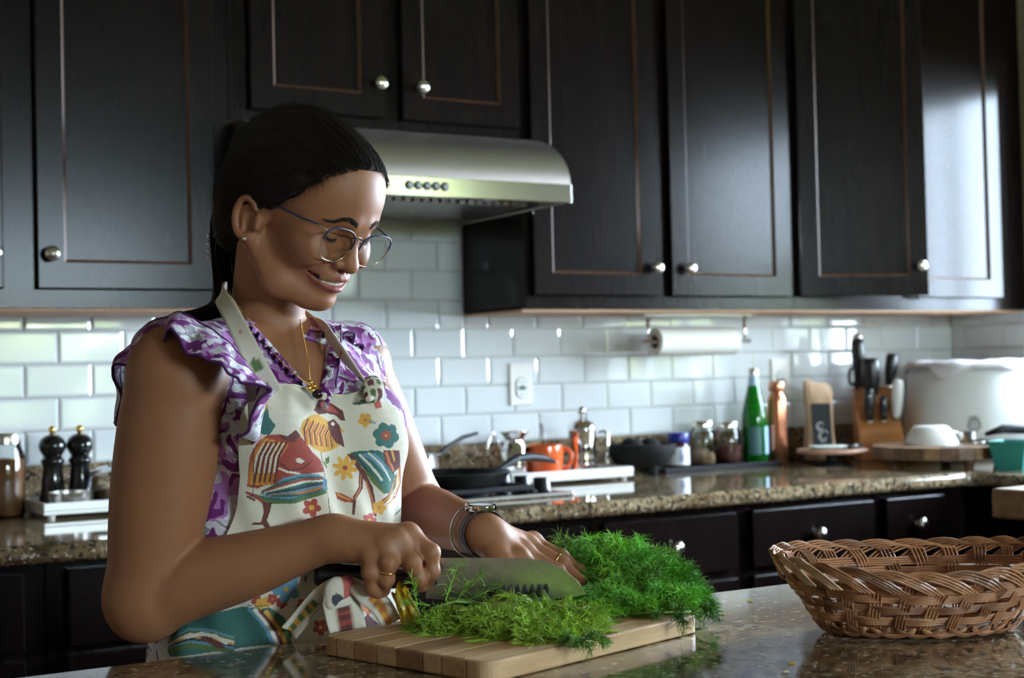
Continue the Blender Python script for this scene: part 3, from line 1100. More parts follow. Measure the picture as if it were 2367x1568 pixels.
# ------------------------------------------------------------------ knife block
def knife_block():
    bx, by, rz = 2.485, -.20, math.radians(-38)
    t = thing('knife_block', 'honey coloured wooden knife block standing in the corner', 'knife block', (bx, by, CZ), rz)
    # local: -y towards the room; stepped, slanted block
    poly = [(-.085, 0), (.075, 0), (.085, .03), (.06, .175), (.045, .185), (-.008, .145), (-.016, .105), (-.05, .082), (-.085, .05)]
    part('block_body', MB().prism(poly, -.055, .055, 'x'), 'clay_block', t, bevel=.004, seg=2)
    KS = 1.2
    t.scale = (KS, KS, KS)
    m3 = Matrix.Translation((bx, by, CZ)) @ Matrix.Rotation(rz, 4, 'Z') @ Matrix.Scale(KS, 4)

    def kn(label, lx, ly, lz, length, rad, mat, tip=None, rivets=0, name='kitchen_knife', lean=(.0, -.16, .95)):
        w = m3 @ Vector((lx, ly, lz))
        k = thing(name, label, 'knife', w, rz, 'knives in the wooden block')
        k.scale = (KS, KS, KS)
        d = Vector(lean).normalized()
        n = 9
        pts = [d * (length * i / n) + Vector((0, -.004 * math.sin(math.pi * i / n), 0)) for i in range(n + 1)]
        rd = [rad * (.72 + .35 * math.sin(math.pi * (i / n) ** 1.3) + (.12 if i == n - 1 else 0)) for i in range(n + 1)]
        part('handle', MB().tube(pts, rd, 12, flat=1.25), mat, k, smooth=True)
        part('bolster', MB().tube([d * -.004, d * .001], rad * .9, 12), 'nickel', k)
        if tip:
            part('end_cap', MB().tube([d * (length + .0002), d * (length + .008), d * (length + .012)], [rad * .95, rad * .8, rad * .2], 12, flat=1.2), tip, k, smooth=True)
        for i in range(rivets):
            part('rivet', MB().ball(d * (length * (.25 + .25 * i)) + Vector((0, -rad * 1.05, 0)), .003, 8, 6), 'nickel', k, smooth=True)

    kn('tallest black handled knife with steel end cap in the wooden block', -.034, .055, .186, .125, .0135, 'black_plastic', 'chrome', lean=(-.05, -.10, 1))
    kn('thick black handled cleaver in the middle of the wooden block', -.012, .010, .164, .095, .0185, 'black_plastic', None, lean=(-.02, -.14, 1))
    kn('black handled knife nearest the white cooker in the block', .038, .045, .187, .082, .0125, 'black_plastic', None, lean=(.10, -.06, 1))
    kn('black riveted steak knife low on the front of the block', -.022, -.032, .100, .082, .0105, 'black_plastic', None, 3, lean=(-.03, -.12, 1))
    kn('small black riveted paring knife low on the front of the block', .012, -.032, .100, .062, .0085, 'black_plastic', None, 3, lean=(0, -.12, 1))
    kn('white handled knife at the edge of the wooden block', .044, -.020, .108, .095, .0115, 'white_plastic', None, lean=(.06, -.12, 1))
    # pair of scissors' loop beside the tall knife
    w = m3 @ Vector((-.046, .035, .184))
    s = thing('kitchen_scissors', 'dark handled kitchen scissors behind the cleaver in the block', 'scissors', w, rz, 'knives in the wooden block')
    s.scale = (KS, KS, KS)
    for q in (-1, 1):
        pts = [(q * .010 + .009 * math.cos(a), -.01, .028 + .022 * math.sin(a)) for a in [2 * math.pi * i / 14 for i in range(14)]]
        part('finger_loop', MB().tube(pts, .004, 8, closed=True), 'black_plastic', s, smooth=True)
    part('shank', MB().tube([(0, 0, -.002), (0, -.008, .012)], .006, 8), 'black_plastic', s, smooth=True)


knife_block()


# ------------------------------------------------------------------ white cooker with towel
def cooker():
    cx, cy = 2.772, -.315
    t = thing('white_cooker', 'large white tapered countertop cooker in the corner by the window', 'appliance', (cx, cy, CZ))
    pr = [(0, .004), (.205, .004), (.215, .012), (.216, .03), (.186, .262), (.180, .272), (.165, .276), (0, .279)]
    part('body', MB().lathe(pr, 72), 'white_plastic', t, angle=45)
    part('foot_ring', MB().lathe([(0, 0), (.19, 0), (.19, .004), (0, .004)], 48), 'black_plastic', t)
    # emblem facing the camera
    ang = math.atan2(CAM_POS.y - cy, CAM_POS.x - cx) + .02
    em = MB()
    zc = .105

    def onbody(u, v):
        zz = zc + v
        rr = .2163 - (zz - .03) / .232 * .030 + .0008
        a = ang + u / rr
        return (rr * math.cos(a), rr * math.sin(a), zz)
    ring = [onbody(.0165 * math.cos(b), .0165 * math.sin(b)) for b in [2 * math.pi * i / 24 for i in range(24)]]
    em.tube(ring, .0017, 6, closed=True)
    ring = [onbody(.008 * math.cos(b), .008 * math.sin(b)) for b in [2 * math.pi * i / 16 for i in range(16)]]
    em.tube(ring, .001, 6, closed=True)
    for b in (55, 75, 90, 105, 125):
        a = math.radians(b)
        em.tube([onbody(.020 * math.cos(a), .020 * math.sin(a)), onbody(.028 * math.cos(a), .028 * math.sin(a))], .0012, 6)
    part('emblem', em, 'iron', t, smooth=True, label='grey ring emblem with short rays')
    # towel folded over the lid, a corner hanging down
    tw = thing('tea_towel', 'crumpled pale tea towel laid over the lid of the white cooker', 'towel', (cx, cy, CZ + .2795))
    mb, vs, fs = MB(), [], []
    n, m = 60, 14
    for k in range(m + 1):
        for i in range(n):
            a = 2 * math.pi * i / n
            f = k / m
            hang = .018 + .012 * math.sin(3 * a + 1) + .055 * math.exp(-((((a - math.radians(198)) + math.pi) % (2 * math.pi) - math.pi) / .22) ** 2)
            s_ = f * (.178 + hang)
            if s_ < .168:
                rr, zz = s_, .004 + .003 * math.sin(5 * a + 20 * f) * f + .006
            else:
                d = s_ - .168
                rr = .168 + min(d, .022) + .004 + max(0, d - .022) * .12
                zz = .009 - max(0, d - .010) * .95
            wob = 1 + .025 * f * math.sin(9 * a) + .015 * f * math.sin(17 * a + 2)
            rr2 = max(rr * wob, (.194 + max(0, -zz) * .13) if zz < .002 and s_ > .168 else 0)
            vs.append((rr2 * math.cos(a), rr2 * math.sin(a), zz + .004 * f * (1 + math.sin(7 * a + 3 * f))))
    for k in range(m):
        for i in range(n):
            j = (i + 1) % n
            fs.append((k * n + i, k * n + j, k * n + n + j, k * n + n + i))
    o = part('cloth', mb.add(vs, fs), 'cloth_white', tw, smooth=True)
    sd = o.modifiers.new('solid', 'SOLIDIFY')
    sd.thickness, sd.offset = .003, 1


cooker()


# ------------------------------------------------------------------ boards and dishes in the corner
def corner_things():
    t = thing('cake_stand', 'round pinkish wooden board on a dark pedestal beside the coffee bag', 'board', (2.236, -.265, CZ))
    part('pedestal', MB().lathe([(0, 0), (.055, 0), (.055, .006), (.02, .012), (.018, .028), (.03, .034), (0, .034)], 28), 'iron', t, angle=40)
    part('disc', MB().lathe([(0, .0342), (.098, .0342), (.102, .037), (.102, .043), (.099, .046), (0, .046)], 48), 'pink_wood', t, angle=40)
    p = thing('small_plate', 'small white oval dish with green rim on the pinkish board', 'plate', (2.222, -.268, CZ + .0462))
    part('dish', MB().lathe([(0, 0), (.05, 0), (.066, .006), (.067, .010), (.064, .010), (.05, .005), (0, .004)], 36, sy=.7), 'plate_white', p, smooth=True)
    part('rim', MB().tube([(.0655 * math.cos(a), .0655 * .7 * math.sin(a), .0075) for a in [2 * math.pi * i / 32 for i in range(32)]], .0016, 6, closed=True), 'herb_green', p, smooth=True)
    k = thing('paring_knife', 'dark handled paring knife lying on the pinkish board', 'knife', (2.285, -.318, CZ + .0462), .35)
    part('handle', MB().tube([(-.05, 0, .007), (0, 0, .008), (.03, 0, .007)], [.007, .008, .006], 10), 'black_plastic', k, smooth=True)
    part('blade', MB().prism([(-.05, .004), (-.05, .010), (-.10, .011), (-.12, .007), (-.10, .004)], -.0008, .0008, 'y'), 'nickel', k)
    # end-grain board on short legs: staves run round the edge
    bx, by, R0, th = 2.402, -.535, .192, .034
    b = thing('round_butcher_board', 'large round end-grain wooden board on short peg legs', 'board', (bx, by, CZ))
    ns = 26
    rr = random.Random(5)
    for i in range(ns):
        a0, a1 = 2 * math.pi * i / ns + .006, 2 * math.pi * (i + 1) / ns - .006
        q = R0 * (1 + rr.uniform(-.003, .003))
        ri = R0 * .80
        part('stave', MB().prism([(ri * math.cos(a0), ri * math.sin(a0)), (q * math.cos(a0), q * math.sin(a0)), (q * math.cos(a1), q * math.sin(a1)), (ri * math.cos(a1), ri * math.sin(a1))], .026, .026 + th, 'z'),
             'walnut_grain' if i % 3 else 'butcher', b)
    part('board_core', MB().lathe([(0, .0262), (R0 * .805, .0262), (R0 * .805, .0258 + th), (0, .0258 + th)], 52), 'walnut_grain', b)
    for a in (40, 160, 250, 320):
        part('leg', MB().lathe([(0, 0), (.011, 0), (.017, .0258), (0, .0258)], 14, (R0 * .78 * math.cos(math.radians(a)), R0 * .78 * math.sin(math.radians(a)), 0)), 'walnut_grain', b)
    z1 = CZ + .0602
    w = thing('white_bowl', 'white bowl turned upside down on the round wooden board', 'bowl', (bx - .012, by + .03, z1))
    part('bowl_body', MB().lathe([(.072, 0), (.075, .003), (.066, .025), (.052, .046), (.044, .052), (.038, .053), (0, .053)], 44), 'white_ceramic', w, smooth=True)
    part('lip', MB().lathe([(.069, .0), (.0765, .0), (.0765, .004), (.069, .004), (.069, 0)], 44), 'white_ceramic', w, smooth=True)
    c = thing('steel_cup', 'small steel measuring cup beside the upturned white bowl', 'cup', (bx + .095, by + .005, z1))
    part('cup_body', MB().lathe([(0, 0), (.030, 0), (.036, .030), (.037, .032), (.035, .032), (.029, .002), (0, .002)], 32), 'chrome', c, angle=50)
    part('cup_handle', MB().tube([(-.034, 0, .028), (-.05, 0, .034), (-.058, 0, .032)], .0035, 8, flat=.6), 'chrome', c, smooth=True)
    d = thing('black_lid', 'flat black lid lying at the edge of the round board', 'lid', (bx + .10, by - .085, z1))
    part('lid_disc', MB().lathe([(0, 0), (.046, 0), (.050, .003), (.050, .009), (.046, .012), (0, .012)], 32), 'black_plastic', d, angle=40)
    part('rim', MB().tube([(.0495 * math.cos(a), .0495 * math.sin(a), .006) for a in [2 * math.pi * i / 32 for i in range(32)]], .0022, 6, closed=True), 'nickel', d, smooth=True)
    f = thing('steel_spatula', 'thin steel spatula lying across the round board in front of the bowl', 'spatula', (bx - .03, by - .09, z1), -.15)
    part('blade', MB().box(-.06, .02, -.012, .012, .0005, .0025), 'nickel', f)
    part('handle', MB().tube([(.02, 0, .003), (.08, 0, .005), (.10, 0, .006)], [.003, .003, .006], 8), 'nickel', f, smooth=True)
    # teal berry box and dark wok at the edge of the picture
    e = thing('berry_box', 'teal pressed cardboard berry box near the counter edge', 'box', (2.41, -.782, CZ), .3)
    s0, s1, hh = .036, .052, .075
    mb = MB()
    for (za, zb, ra, rb) in ((0, hh, s0, s1),):
        vs = [(x * ra, y * ra, za) for x, y in ((-1, -1), (1, -1), (1, 1), (-1, 1))] + [(x * rb, y * rb, zb) for x, y in ((-1, -1), (1, -1), (1, 1), (-1, 1))]
        vs += [(x * (rb - .003), y * (rb - .003), zb) for x, y in ((-1, -1), (1, -1), (1, 1), (-1, 1))] + [(x * (ra - .003), y * (ra - .003), za + .003) for x, y in ((-1, -1), (1, -1), (1, 1), (-1, 1))]
        fs = [(3, 2, 1, 0), (12, 13, 14, 15)]
        for k in (0, 4, 8):
            for i in range(4):
                j = (i + 1) % 4
                fs.append((k + i, k + j, k + 4 + j, k + 4 + i))
        mb.add(vs, fs)
    part('box_body', mb, 'teal_card', e)
    rim = [(-s1, -s1, hh), (s1, -s1, hh), (s1, s1, hh), (-s1, s1, hh)]
    part('rolled_rim', MB().tube(rim, .003, 6, closed=True), 'teal_card', e)
    g = thing('dark_wok', 'dark iron wok at the window end of the counter', 'pan', (2.745, -.725, CZ + .012))
    part('pan_body', MB().lathe([(0, 0), (.05, 0), (.09, .025), (.135, .078), (.138, .080), (.132, .080), (.087, .03), (.05, .004), (0, .004)], 44), 'pan_black', g, smooth=True)
    part('ring_foot', MB().lathe([(.045, -.012), (.06, -.012), (.062, .005), (.045, .005), (.045, -.012)], 32), 'iron', g)
    part('handle', MB().tube([(-.128, .01, .070), (-.18, .03, .088), (-.25, .055, .090), (-.30, .07, .078)], [.010, .014, .013, .006], 10), 'pan_black', g, smooth=True)


corner_things()


# ------------------------------------------------------------------ left end: jar, pepper mills, tin, glass jars
def left_things():
    mason_jar('tall glass jar of amber preserve beside the footed tray', -.075, -.13, CZ, .046, .185, .125, 'preserve')
    for lab, x, y in (('black turned pepper mill with gold knob, the one beside the amber jar', .033, -.125), ('black turned pepper mill with gold knob, the one nearer the woman', .094, -.125)):
        t = thing('pepper_mill', lab, 'pepper mill', (x, y, TZ), group='black pepper mills on the footed tray')
        part('mill_body', MB().lathe([(0, 0), (.030, 0), (.031, .004), (.031, .022), (.027, .030), (.0245, .06), (.021, .085), (.0225, .093), (.026, .098), (.0255, .103), (.0205, .108), (.021, .112), (0, .112)], 36), 'black_gloss', t, smooth=True)
        part('mill_head', MB().lathe([(0, .1122), (.020, .1122), (.024, .118), (.0295, .128), (.030, .137), (.025, .150), (.014, .158), (.006, .160), (0, .160)], 36), 'black_gloss', t, smooth=True)
        part('gold_knob', MB().lathe([(0, .160), (.005, .160), (.005, .164), (.0085, .168), (.0085, .173), (.005, .178), (0, .179)], 20), 'gold', t, smooth=True)
    t = thing('steel_tin', 'low round steel tin on the tray in front of the pepper mills', 'tin', (.050, -.215, TZ))
    part('tin_body', MB().lathe([(0, 0), (.044, 0), (.046, .002), (.047, .034), (.048, .036), (.045, .036), (.044, .004), (0, .003)], 36), 'brushed_steel', t, angle=40)
    part('contents', MB().lathe([(0, .020), (.0435, .020), (.0435, .022), (0, .024)], 28), 'powder_tan', t, smooth=True)
    t = thing('glass_canister', 'squat glass canister with steel clamp lid behind the upper arm', 'jar', (.150, -.185, TZ))
    part('glass', MB().lathe([(0, 0), (.044, 0), (.047, .004), (.047, .055), (.042, .064)], 36), 'glass', t, smooth=True)
    part('lid', MB().lathe([(.043, .064), (.048, .066), (.048, .074), (.03, .084), (.010, .088), (.010, .098), (0, .098)], 36), 'chrome', t, angle=50)
    part('contents', MB().lathe([(0, .003), (.0445, .003), (.0445, .034), (0, .037)], 32), 'powder_tan', t, smooth=True)


left_things()

# ------------------------------------------------------------------ butcher-block cart in the aisle
t = thing('butcher_cart', 'kitchen cart with thick butcher block top at the picture edge', 'cart', (1.455, -1.54, 0), math.radians(4))
part('block_top', MB().box(0, .60, -.44, 0, .908, .964), 'butcher', t, bevel=.005)
part('cart_body', MB().box(.05, .55, -.40, -.04, .12, .9075), 'cabinet', t)
for (a, b) in ((.06, -.39), (.54, -.39), (.06, -.05), (.54, -.05)):
    part('caster', MB().lathe([(0, -.012), (.045, -.012), (.05, 0), (.045, .012), (0, .012)], 20, (0, 0, 0)).move(0, Matrix.Translation((a, b, .0505)) @ Matrix.Rotation(math.radians(90), 4, 'X')), 'black_plastic', t)
    part('caster_fork', MB().box(a - .012, a + .012, b - .02, b + .02, .101, .1195), 'nickel', t)
# ------------------------------------------------------------------ the cook: joint positions in metres
J = {
    'neck0': (-0.1125, -1.8234, 1.2794), 'neck1': (-0.1107, -1.8606, 1.3264), 'sh_r': (-0.2536, -1.9240, 1.2121), 'el_r': (-0.2791, -1.8791, 0.9654),
    'wr_r': (-0.1118, -2.0033, 1.0309), 'sh_l': (0.0100, -1.7956, 1.2204), 'el_l': (0.1128, -1.7642, 1.0278), 'wr_l': (0.0905, -1.9833, 1.0191),
    'chest': (-0.1049, -1.8477, 1.1496), 'belly': (-0.1029, -1.8454, 1.0183), 'hip': (-0.0965, -1.8223, 0.8809), 'ri0': (-0.0373, -2.0474, 1.0312),
    'ri1': (-0.0213, -2.0681, 1.0129), 'ri2': (-0.0206, -2.0679, 0.9922), 'ri3': (-0.0210, -2.0556, 0.9768), 'rm0': (-0.0540, -2.0525, 1.0264),
    'rm1': (-0.0459, -2.0707, 1.0050), 'rm2': (-0.0374, -2.0694, 0.9864), 'rm3': (-0.0290, -2.0567, 0.9758), 'rr0': (-0.0676, -2.0524, 1.0218),
    'rr1': (-0.0706, -2.0642, 1.0056), 'rr2': (-0.0706, -2.0579, 0.9873), 'rr3': (-0.0653, -2.0409, 0.9728), 'rp0': (-0.0814, -2.0441, 1.0129),
    'rp1': (-0.0870, -2.0519, 0.9965), 'rp2': (-0.0821, -2.0462, 0.9787), 'rp3': (-0.0685, -2.0365, 0.9660), 'rt0': (-0.0633, -1.9967, 1.0174),
    'rt1': (-0.0341, -1.9961, 0.9966), 'rt2': (-0.0142, -2.0099, 0.9841), 'rt3': (-0.0053, -2.0243, 0.9800), 'rpalm0': (-0.1085, -2.0051, 1.0289),
    'rpalm1': (-0.0760, -2.0244, 1.0266), 'rpalm2': (-0.0514, -2.0329, 1.0197), 'lp0': (0.1733, -1.9621, 0.9996), 'lp1': (0.1977, -1.9877, 0.9832),
    'lp2': (0.2118, -2.0073, 0.9662), 'lp3': (0.2138, -2.0198, 0.9540), 'lr0': (0.1558, -1.9807, 0.9974), 'lr1': (0.1840, -2.0109, 0.9773),
    'lr2': (0.1953, -2.0321, 0.9560), 'lr3': (0.2027, -2.0443, 0.9425), 'lm0': (0.1368, -2.0019, 0.9937), 'lm1': (0.1647, -2.0295, 0.9717),
    'lm2': (0.1741, -2.0486, 0.9548), 'lm3': (0.1763, -2.0613, 0.9430), 'li0': (0.1192, -2.0193, 0.9898), 'li1': (0.1390, -2.0456, 0.9677),
    'li2': (0.1443, -2.0601, 0.9569), 'li3': (0.1460, -2.0691, 0.9509), 'lt0': (0.0927, -2.0130, 0.9949), 'lt1': (0.1025, -2.0416, 0.9746),
    'lt2': (0.1140, -2.0574, 0.9644), 'lt3': (0.1216, -2.0665, 0.9598), 'lpalm0': (0.0956, -1.9805, 1.0175), 'lpalm1': (0.1200, -1.9888, 1.0056),
    'lpalm2': (0.1449, -1.9916, 0.9952), 'knife_butt': (-0.1181, -1.9752, 0.9893), 'knife_heel': (-0.0062, -2.0447, 0.9799),
    'knife_tip': (0.1363, -2.1334, 0.9614),
}
J = {k: np.array(v) for k, v in J.items()}
# ------------------------------------------------------------------ signed-distance modelling (organic shapes)
def nrm(v):
    v = np.asarray(v, float)
    return v / np.linalg.norm(v)


class Grid:
    def __init__(s, lo, hi, h):
        s.lo, s.h = np.asarray(lo, float), h
        s.n = np.ceil((np.asarray(hi, float) - s.lo) / h).astype(int) + 1
        s.f = np.full(s.n, 0.08, np.float32)

    def sub(s, lo, hi):
        a = np.clip(np.floor((np.asarray(lo) - s.lo) / s.h).astype(int), 0, s.n)
        b = np.clip(np.ceil((np.asarray(hi) - s.lo) / s.h).astype(int) + 1, 0, s.n)
        if np.any(b - a < 1):
            return None, None
        ax = [s.lo[i] + s.h * np.arange(a[i], b[i]) for i in range(3)]
        P = np.stack(np.meshgrid(*ax, indexing='ij'), -1)
        return tuple(slice(a[i], b[i]) for i in range(3)), P


def smin(a, b, k):
    if k <= 0:
        return np.minimum(a, b)
    h = np.clip(0.5 + 0.5 * (b - a) / k, 0, 1)
    return a * h + b * (1 - h) - k * h * (1 - h)


def d_cone(P, a, b, ra, rb):
    ab = b - a
    t = np.clip(((P - a) @ ab) / (ab @ ab), 0, 1)
    return np.linalg.norm(P - a - t[..., None] * ab, axis=-1) - (ra + (rb - ra) * t)


def d_ell(P, c, r, B=None):
    q = P - c
    if B is not None:
        q = q @ B.T
    k0 = np.linalg.norm(q / r, axis=-1)
    k1 = np.linalg.norm(q / (r * r), axis=-1)
    return k0 * (k0 - 1) / np.maximum(k1, 1e-9)


class Prim:
    """kind 'c' cone(a,b,ra,rb) or 'e' ellipsoid(c,r,B); op + union, - subtract; k smoothing"""

    def __init__(s, kind, args, k=0.01, op=1):
        s.kind, s.args, s.k, s.op = kind, args, k, op
        if kind == 'c':
            a, b, ra, rb = args
            m = max(ra, rb)
            s.lo, s.hi = np.minimum(a, b) - m, np.maximum(a, b) + m
        else:
            c, r, B = args
            m = np.max(r) if B is not None else r
            s.lo, s.hi = c - m, c + m

    def dist(s, P):
        return d_cone(P, *s.args) if s.kind == 'c' else d_ell(P, *s.args)


def field(prims, lo, hi, h, base=None):
    g = Grid(lo, hi, h)
    if base is not None:
        g.f[:] = base
    for p in prims:
        mg = max(p.k * 1.2, 0.006) + 2 * h
        sl, P = g.sub(p.lo - mg, p.hi + mg)
        if sl is None:
            continue
        d = p.dist(P).astype(np.float32)
        if p.op > 0:
            g.f[sl] = smin(g.f[sl], d, p.k)
        else:
            g.f[sl] = -smin(-g.f[sl], d, p.k)
    return g


def surface_nets(g):
    """naive surface nets: one vertex per sign-change cell, quads across sign-change edges"""
    f, n = g.f, g.n
    ins = f < 0
    c = [ins[dx:n[0] - 1 + dx, dy:n[1] - 1 + dy, dz:n[2] - 1 + dz] for dx in (0, 1) for dy in (0, 1) for dz in (0, 1)]
    cnt = sum(x.astype(np.int8) for x in c)
    act = (cnt > 0) & (cnt < 8)
    idx = np.full(act.shape, -1, np.int64)
    cells = np.argwhere(act)
    idx[act] = np.arange(len(cells))
    acc = np.zeros((len(cells), 3))
    num = np.zeros(len(cells))
    corners = [(dx, dy, dz) for dx in (0, 1) for dy in (0, 1) for dz in (0, 1)]
    vals = {o: f[cells[:, 0] + o[0], cells[:, 1] + o[1], cells[:, 2] + o[2]] for o in corners}
    for o in corners:
        for ax in range(3):
            if o[ax] == 0:
                q = list(o)
                q[ax] = 1
                q = tuple(q)
                a, b = vals[o], vals[q]
                m = (a < 0) != (b < 0)
                t = np.where(m, a / np.where(m, a - b, 1), 0)
                pt = np.tile(np.array(o, float), (len(cells), 1))
                pt[:, ax] += t
                acc[m] += pt[m]
                num[m] += 1
    V = g.lo + g.h * (cells + acc / num[:, None])
    Q = []
    for ax in range(3):
        sl0, sl1 = [slice(None)] * 3, [slice(None)] * 3
        sl0[ax], sl1[ax] = slice(0, -1), slice(1, None)
        e = ins[tuple(sl0)] != ins[tuple(sl1)]
        pos = ins[tuple(sl0)]
        ed = np.argwhere(e)
        u, w = (ax + 1) % 3, (ax + 2) % 3
        ok = (ed[:, u] > 0) & (ed[:, w] > 0) & (ed[:, u] < n[u] - 1) & (ed[:, w] < n[w] - 1)
        ed = ed[ok]
        fl = pos[ed[:, 0], ed[:, 1], ed[:, 2]]
        quad = []
        for (du, dw) in ((-1, -1), (0, -1), (0, 0), (-1, 0)):
            q = ed.copy()
            q[:, u] += du
            q[:, w] += dw
            quad.append(idx[q[:, 0], q[:, 1], q[:, 2]])
        quad = np.stack(quad, 1)
        quad[~fl] = quad[~fl][:, ::-1]
        Q.append(quad)
    Q = np.concatenate(Q)
    return V, Q[(Q >= 0).all(1)]


def relax(V, Q, it=2, lam=0.5):
    n = len(V)
    A = np.concatenate([Q[:, [0, 1]], Q[:, [1, 2]], Q[:, [2, 3]], Q[:, [3, 0]]])
    A = np.concatenate([A, A[:, ::-1]])
    deg = np.bincount(A[:, 0], minlength=n).astype(float)
    for _ in range(it):
        for w in (lam, -lam * 1.03):
            S = np.stack([np.bincount(A[:, 0], V[A[:, 1], k], n) for k in range(3)], 1) / np.maximum(deg, 1)[:, None]
            V = V + w * (S - V) * (deg > 2)[:, None]
    return V


def np_mesh(name, V, Q, mats, cols=None, smooth=True, attr='Col'):
    me = bpy.data.meshes.new(name)
    V = np.asarray(V, np.float32)
    Q = np.asarray(Q)
    me.vertices.add(len(V))
    me.vertices.foreach_set('co', V.ravel())
    nf, k = Q.shape
    me.loops.add(nf * k)
    me.loops.foreach_set('vertex_index', Q.ravel().astype(np.int32))
    me.polygons.add(nf)
    me.polygons.foreach_set('loop_start', np.arange(0, nf * k, k, dtype=np.int32))
    me.polygons.foreach_set('use_smooth', np.full(nf, smooth))
    for m in (mats if isinstance(mats, (list, tuple)) else [mats]):
        me.materials.append(M[m] if isinstance(m, str) else m)
    if cols is not None:
        ca = me.color_attributes.new(attr, 'FLOAT_COLOR', 'POINT')
        c4 = np.ones((len(V), 4), np.float32)
        c4[:, :cols.shape[1]] = cols
        ca.data.foreach_set('color', c4.ravel())
    me.update()
    me.validate()
    return me


def fast_tubes(P, R_, sides=3):
    """many thin tubes at once: P (n, m, 3) points, R_ (n, m) radii -> vertices, quads"""
    P, R_ = np.asarray(P, float), np.asarray(R_, float)
    n, m, _ = P.shape
    t = np.empty_like(P)
    t[:, 1:-1] = P[:, 2:] - P[:, :-2]
    t[:, 0] = P[:, 1] - P[:, 0]
    t[:, -1] = P[:, -1] - P[:, -2]
    t /= np.maximum(np.linalg.norm(t, axis=2, keepdims=True), 1e-9)
    ref = np.where(np.abs(t[:, :1, 2:3]) < .9, np.array([0, 0, 1.0]), np.array([1.0, 0, 0]))
    a = np.cross(t, np.broadcast_to(ref, t.shape))
    a /= np.maximum(np.linalg.norm(a, axis=2, keepdims=True), 1e-9)
    b = np.cross(t, a)
    V = np.stack([P + (a * math.cos(2 * math.pi * k / sides) + b * math.sin(2 * math.pi * k / sides)) * R_[..., None] for k in range(sides)], 2)
    idx = np.arange(n * m * sides).reshape(n, m, sides)
    q = []
    for k in range(sides):
        l = (k + 1) % sides
        q.append(np.stack([idx[:, :-1, k], idx[:, :-1, l], idx[:, 1:, l], idx[:, 1:, k]], -1).reshape(-1, 4))
    return V.reshape(-1, 3), np.concatenate(q)
# ------------------------------------------------------------------ the cook
UP = np.array([0, 0, 1.0])
_fh = nrm([CAM_F.x, CAM_F.y, 0])
_rh = nrm([CAM_R.x, CAM_R.y, 0])


def frame(yaw, pitch):
    """facing frame: yaw away from the viewing direction, pitch downwards"""
    hf = -_fh * math.cos(math.radians(yaw)) + _rh * math.sin(math.radians(yaw))
    F = hf * math.cos(math.radians(pitch)) - UP * math.sin(math.radians(pitch))
    L = np.cross(UP, hf)
    return np.stack([F, L, np.cross(F, L)])          # rows: forward, her left, up


HB = frame(56.5, 30.5)                                # head
HO = np.array([-0.0932, -1.8900, 1.3900])
HS = 0.955
TB = frame(46.0, 0.0)                                 # trunk


def H(x, y, z):
    return HO + HS * (np.array([x, y, z]) @ HB)


def T(base, x, y, z):
    return J[base] + np.array([x, y, z]) @ TB


def hc(a, b, ra, rb, k=.01, op=1):
    return Prim('c', (H(*a), H(*b), ra * HS, rb * HS), k, op)


def he(c, r, k=.01, op=1, rot=None):
    B = HB if rot is None else rot @ HB
    return Prim('e', (H(*c), np.array(r) * HS, B), k, op)


def roty(deg):                                        # tilt in the head's forward-up plane
    a = math.radians(deg)
    return np.array([[math.cos(a), 0, math.sin(a)], [0, 1, 0], [-math.sin(a), 0, math.cos(a)]])


def rotz(deg):
    a = math.radians(deg)
    return np.array([[math.cos(a), math.sin(a), 0], [-math.sin(a), math.cos(a), 0], [0, 0, 1]])


EYE = (.0665, .0310, .0085)
NECK = [Prim('c', (H(-.030, 0, -.030), J['neck0'] + np.array([0, 0, -.035]), .042, .045), .012)]
LIP_U = [(.0635, .0345, -.0322), (.0760, .0270, -.0328), (.0880, .0155, -.0335), (.0945, .0050, -.0308), (.0950, 0, -.0316)]
LIP_L = [(.0635, .0345, -.0335), (.0745, .0265, -.0415), (.0860, .0145, -.0450), (.0925, .0050, -.0465), (.0930, 0, -.0467)]


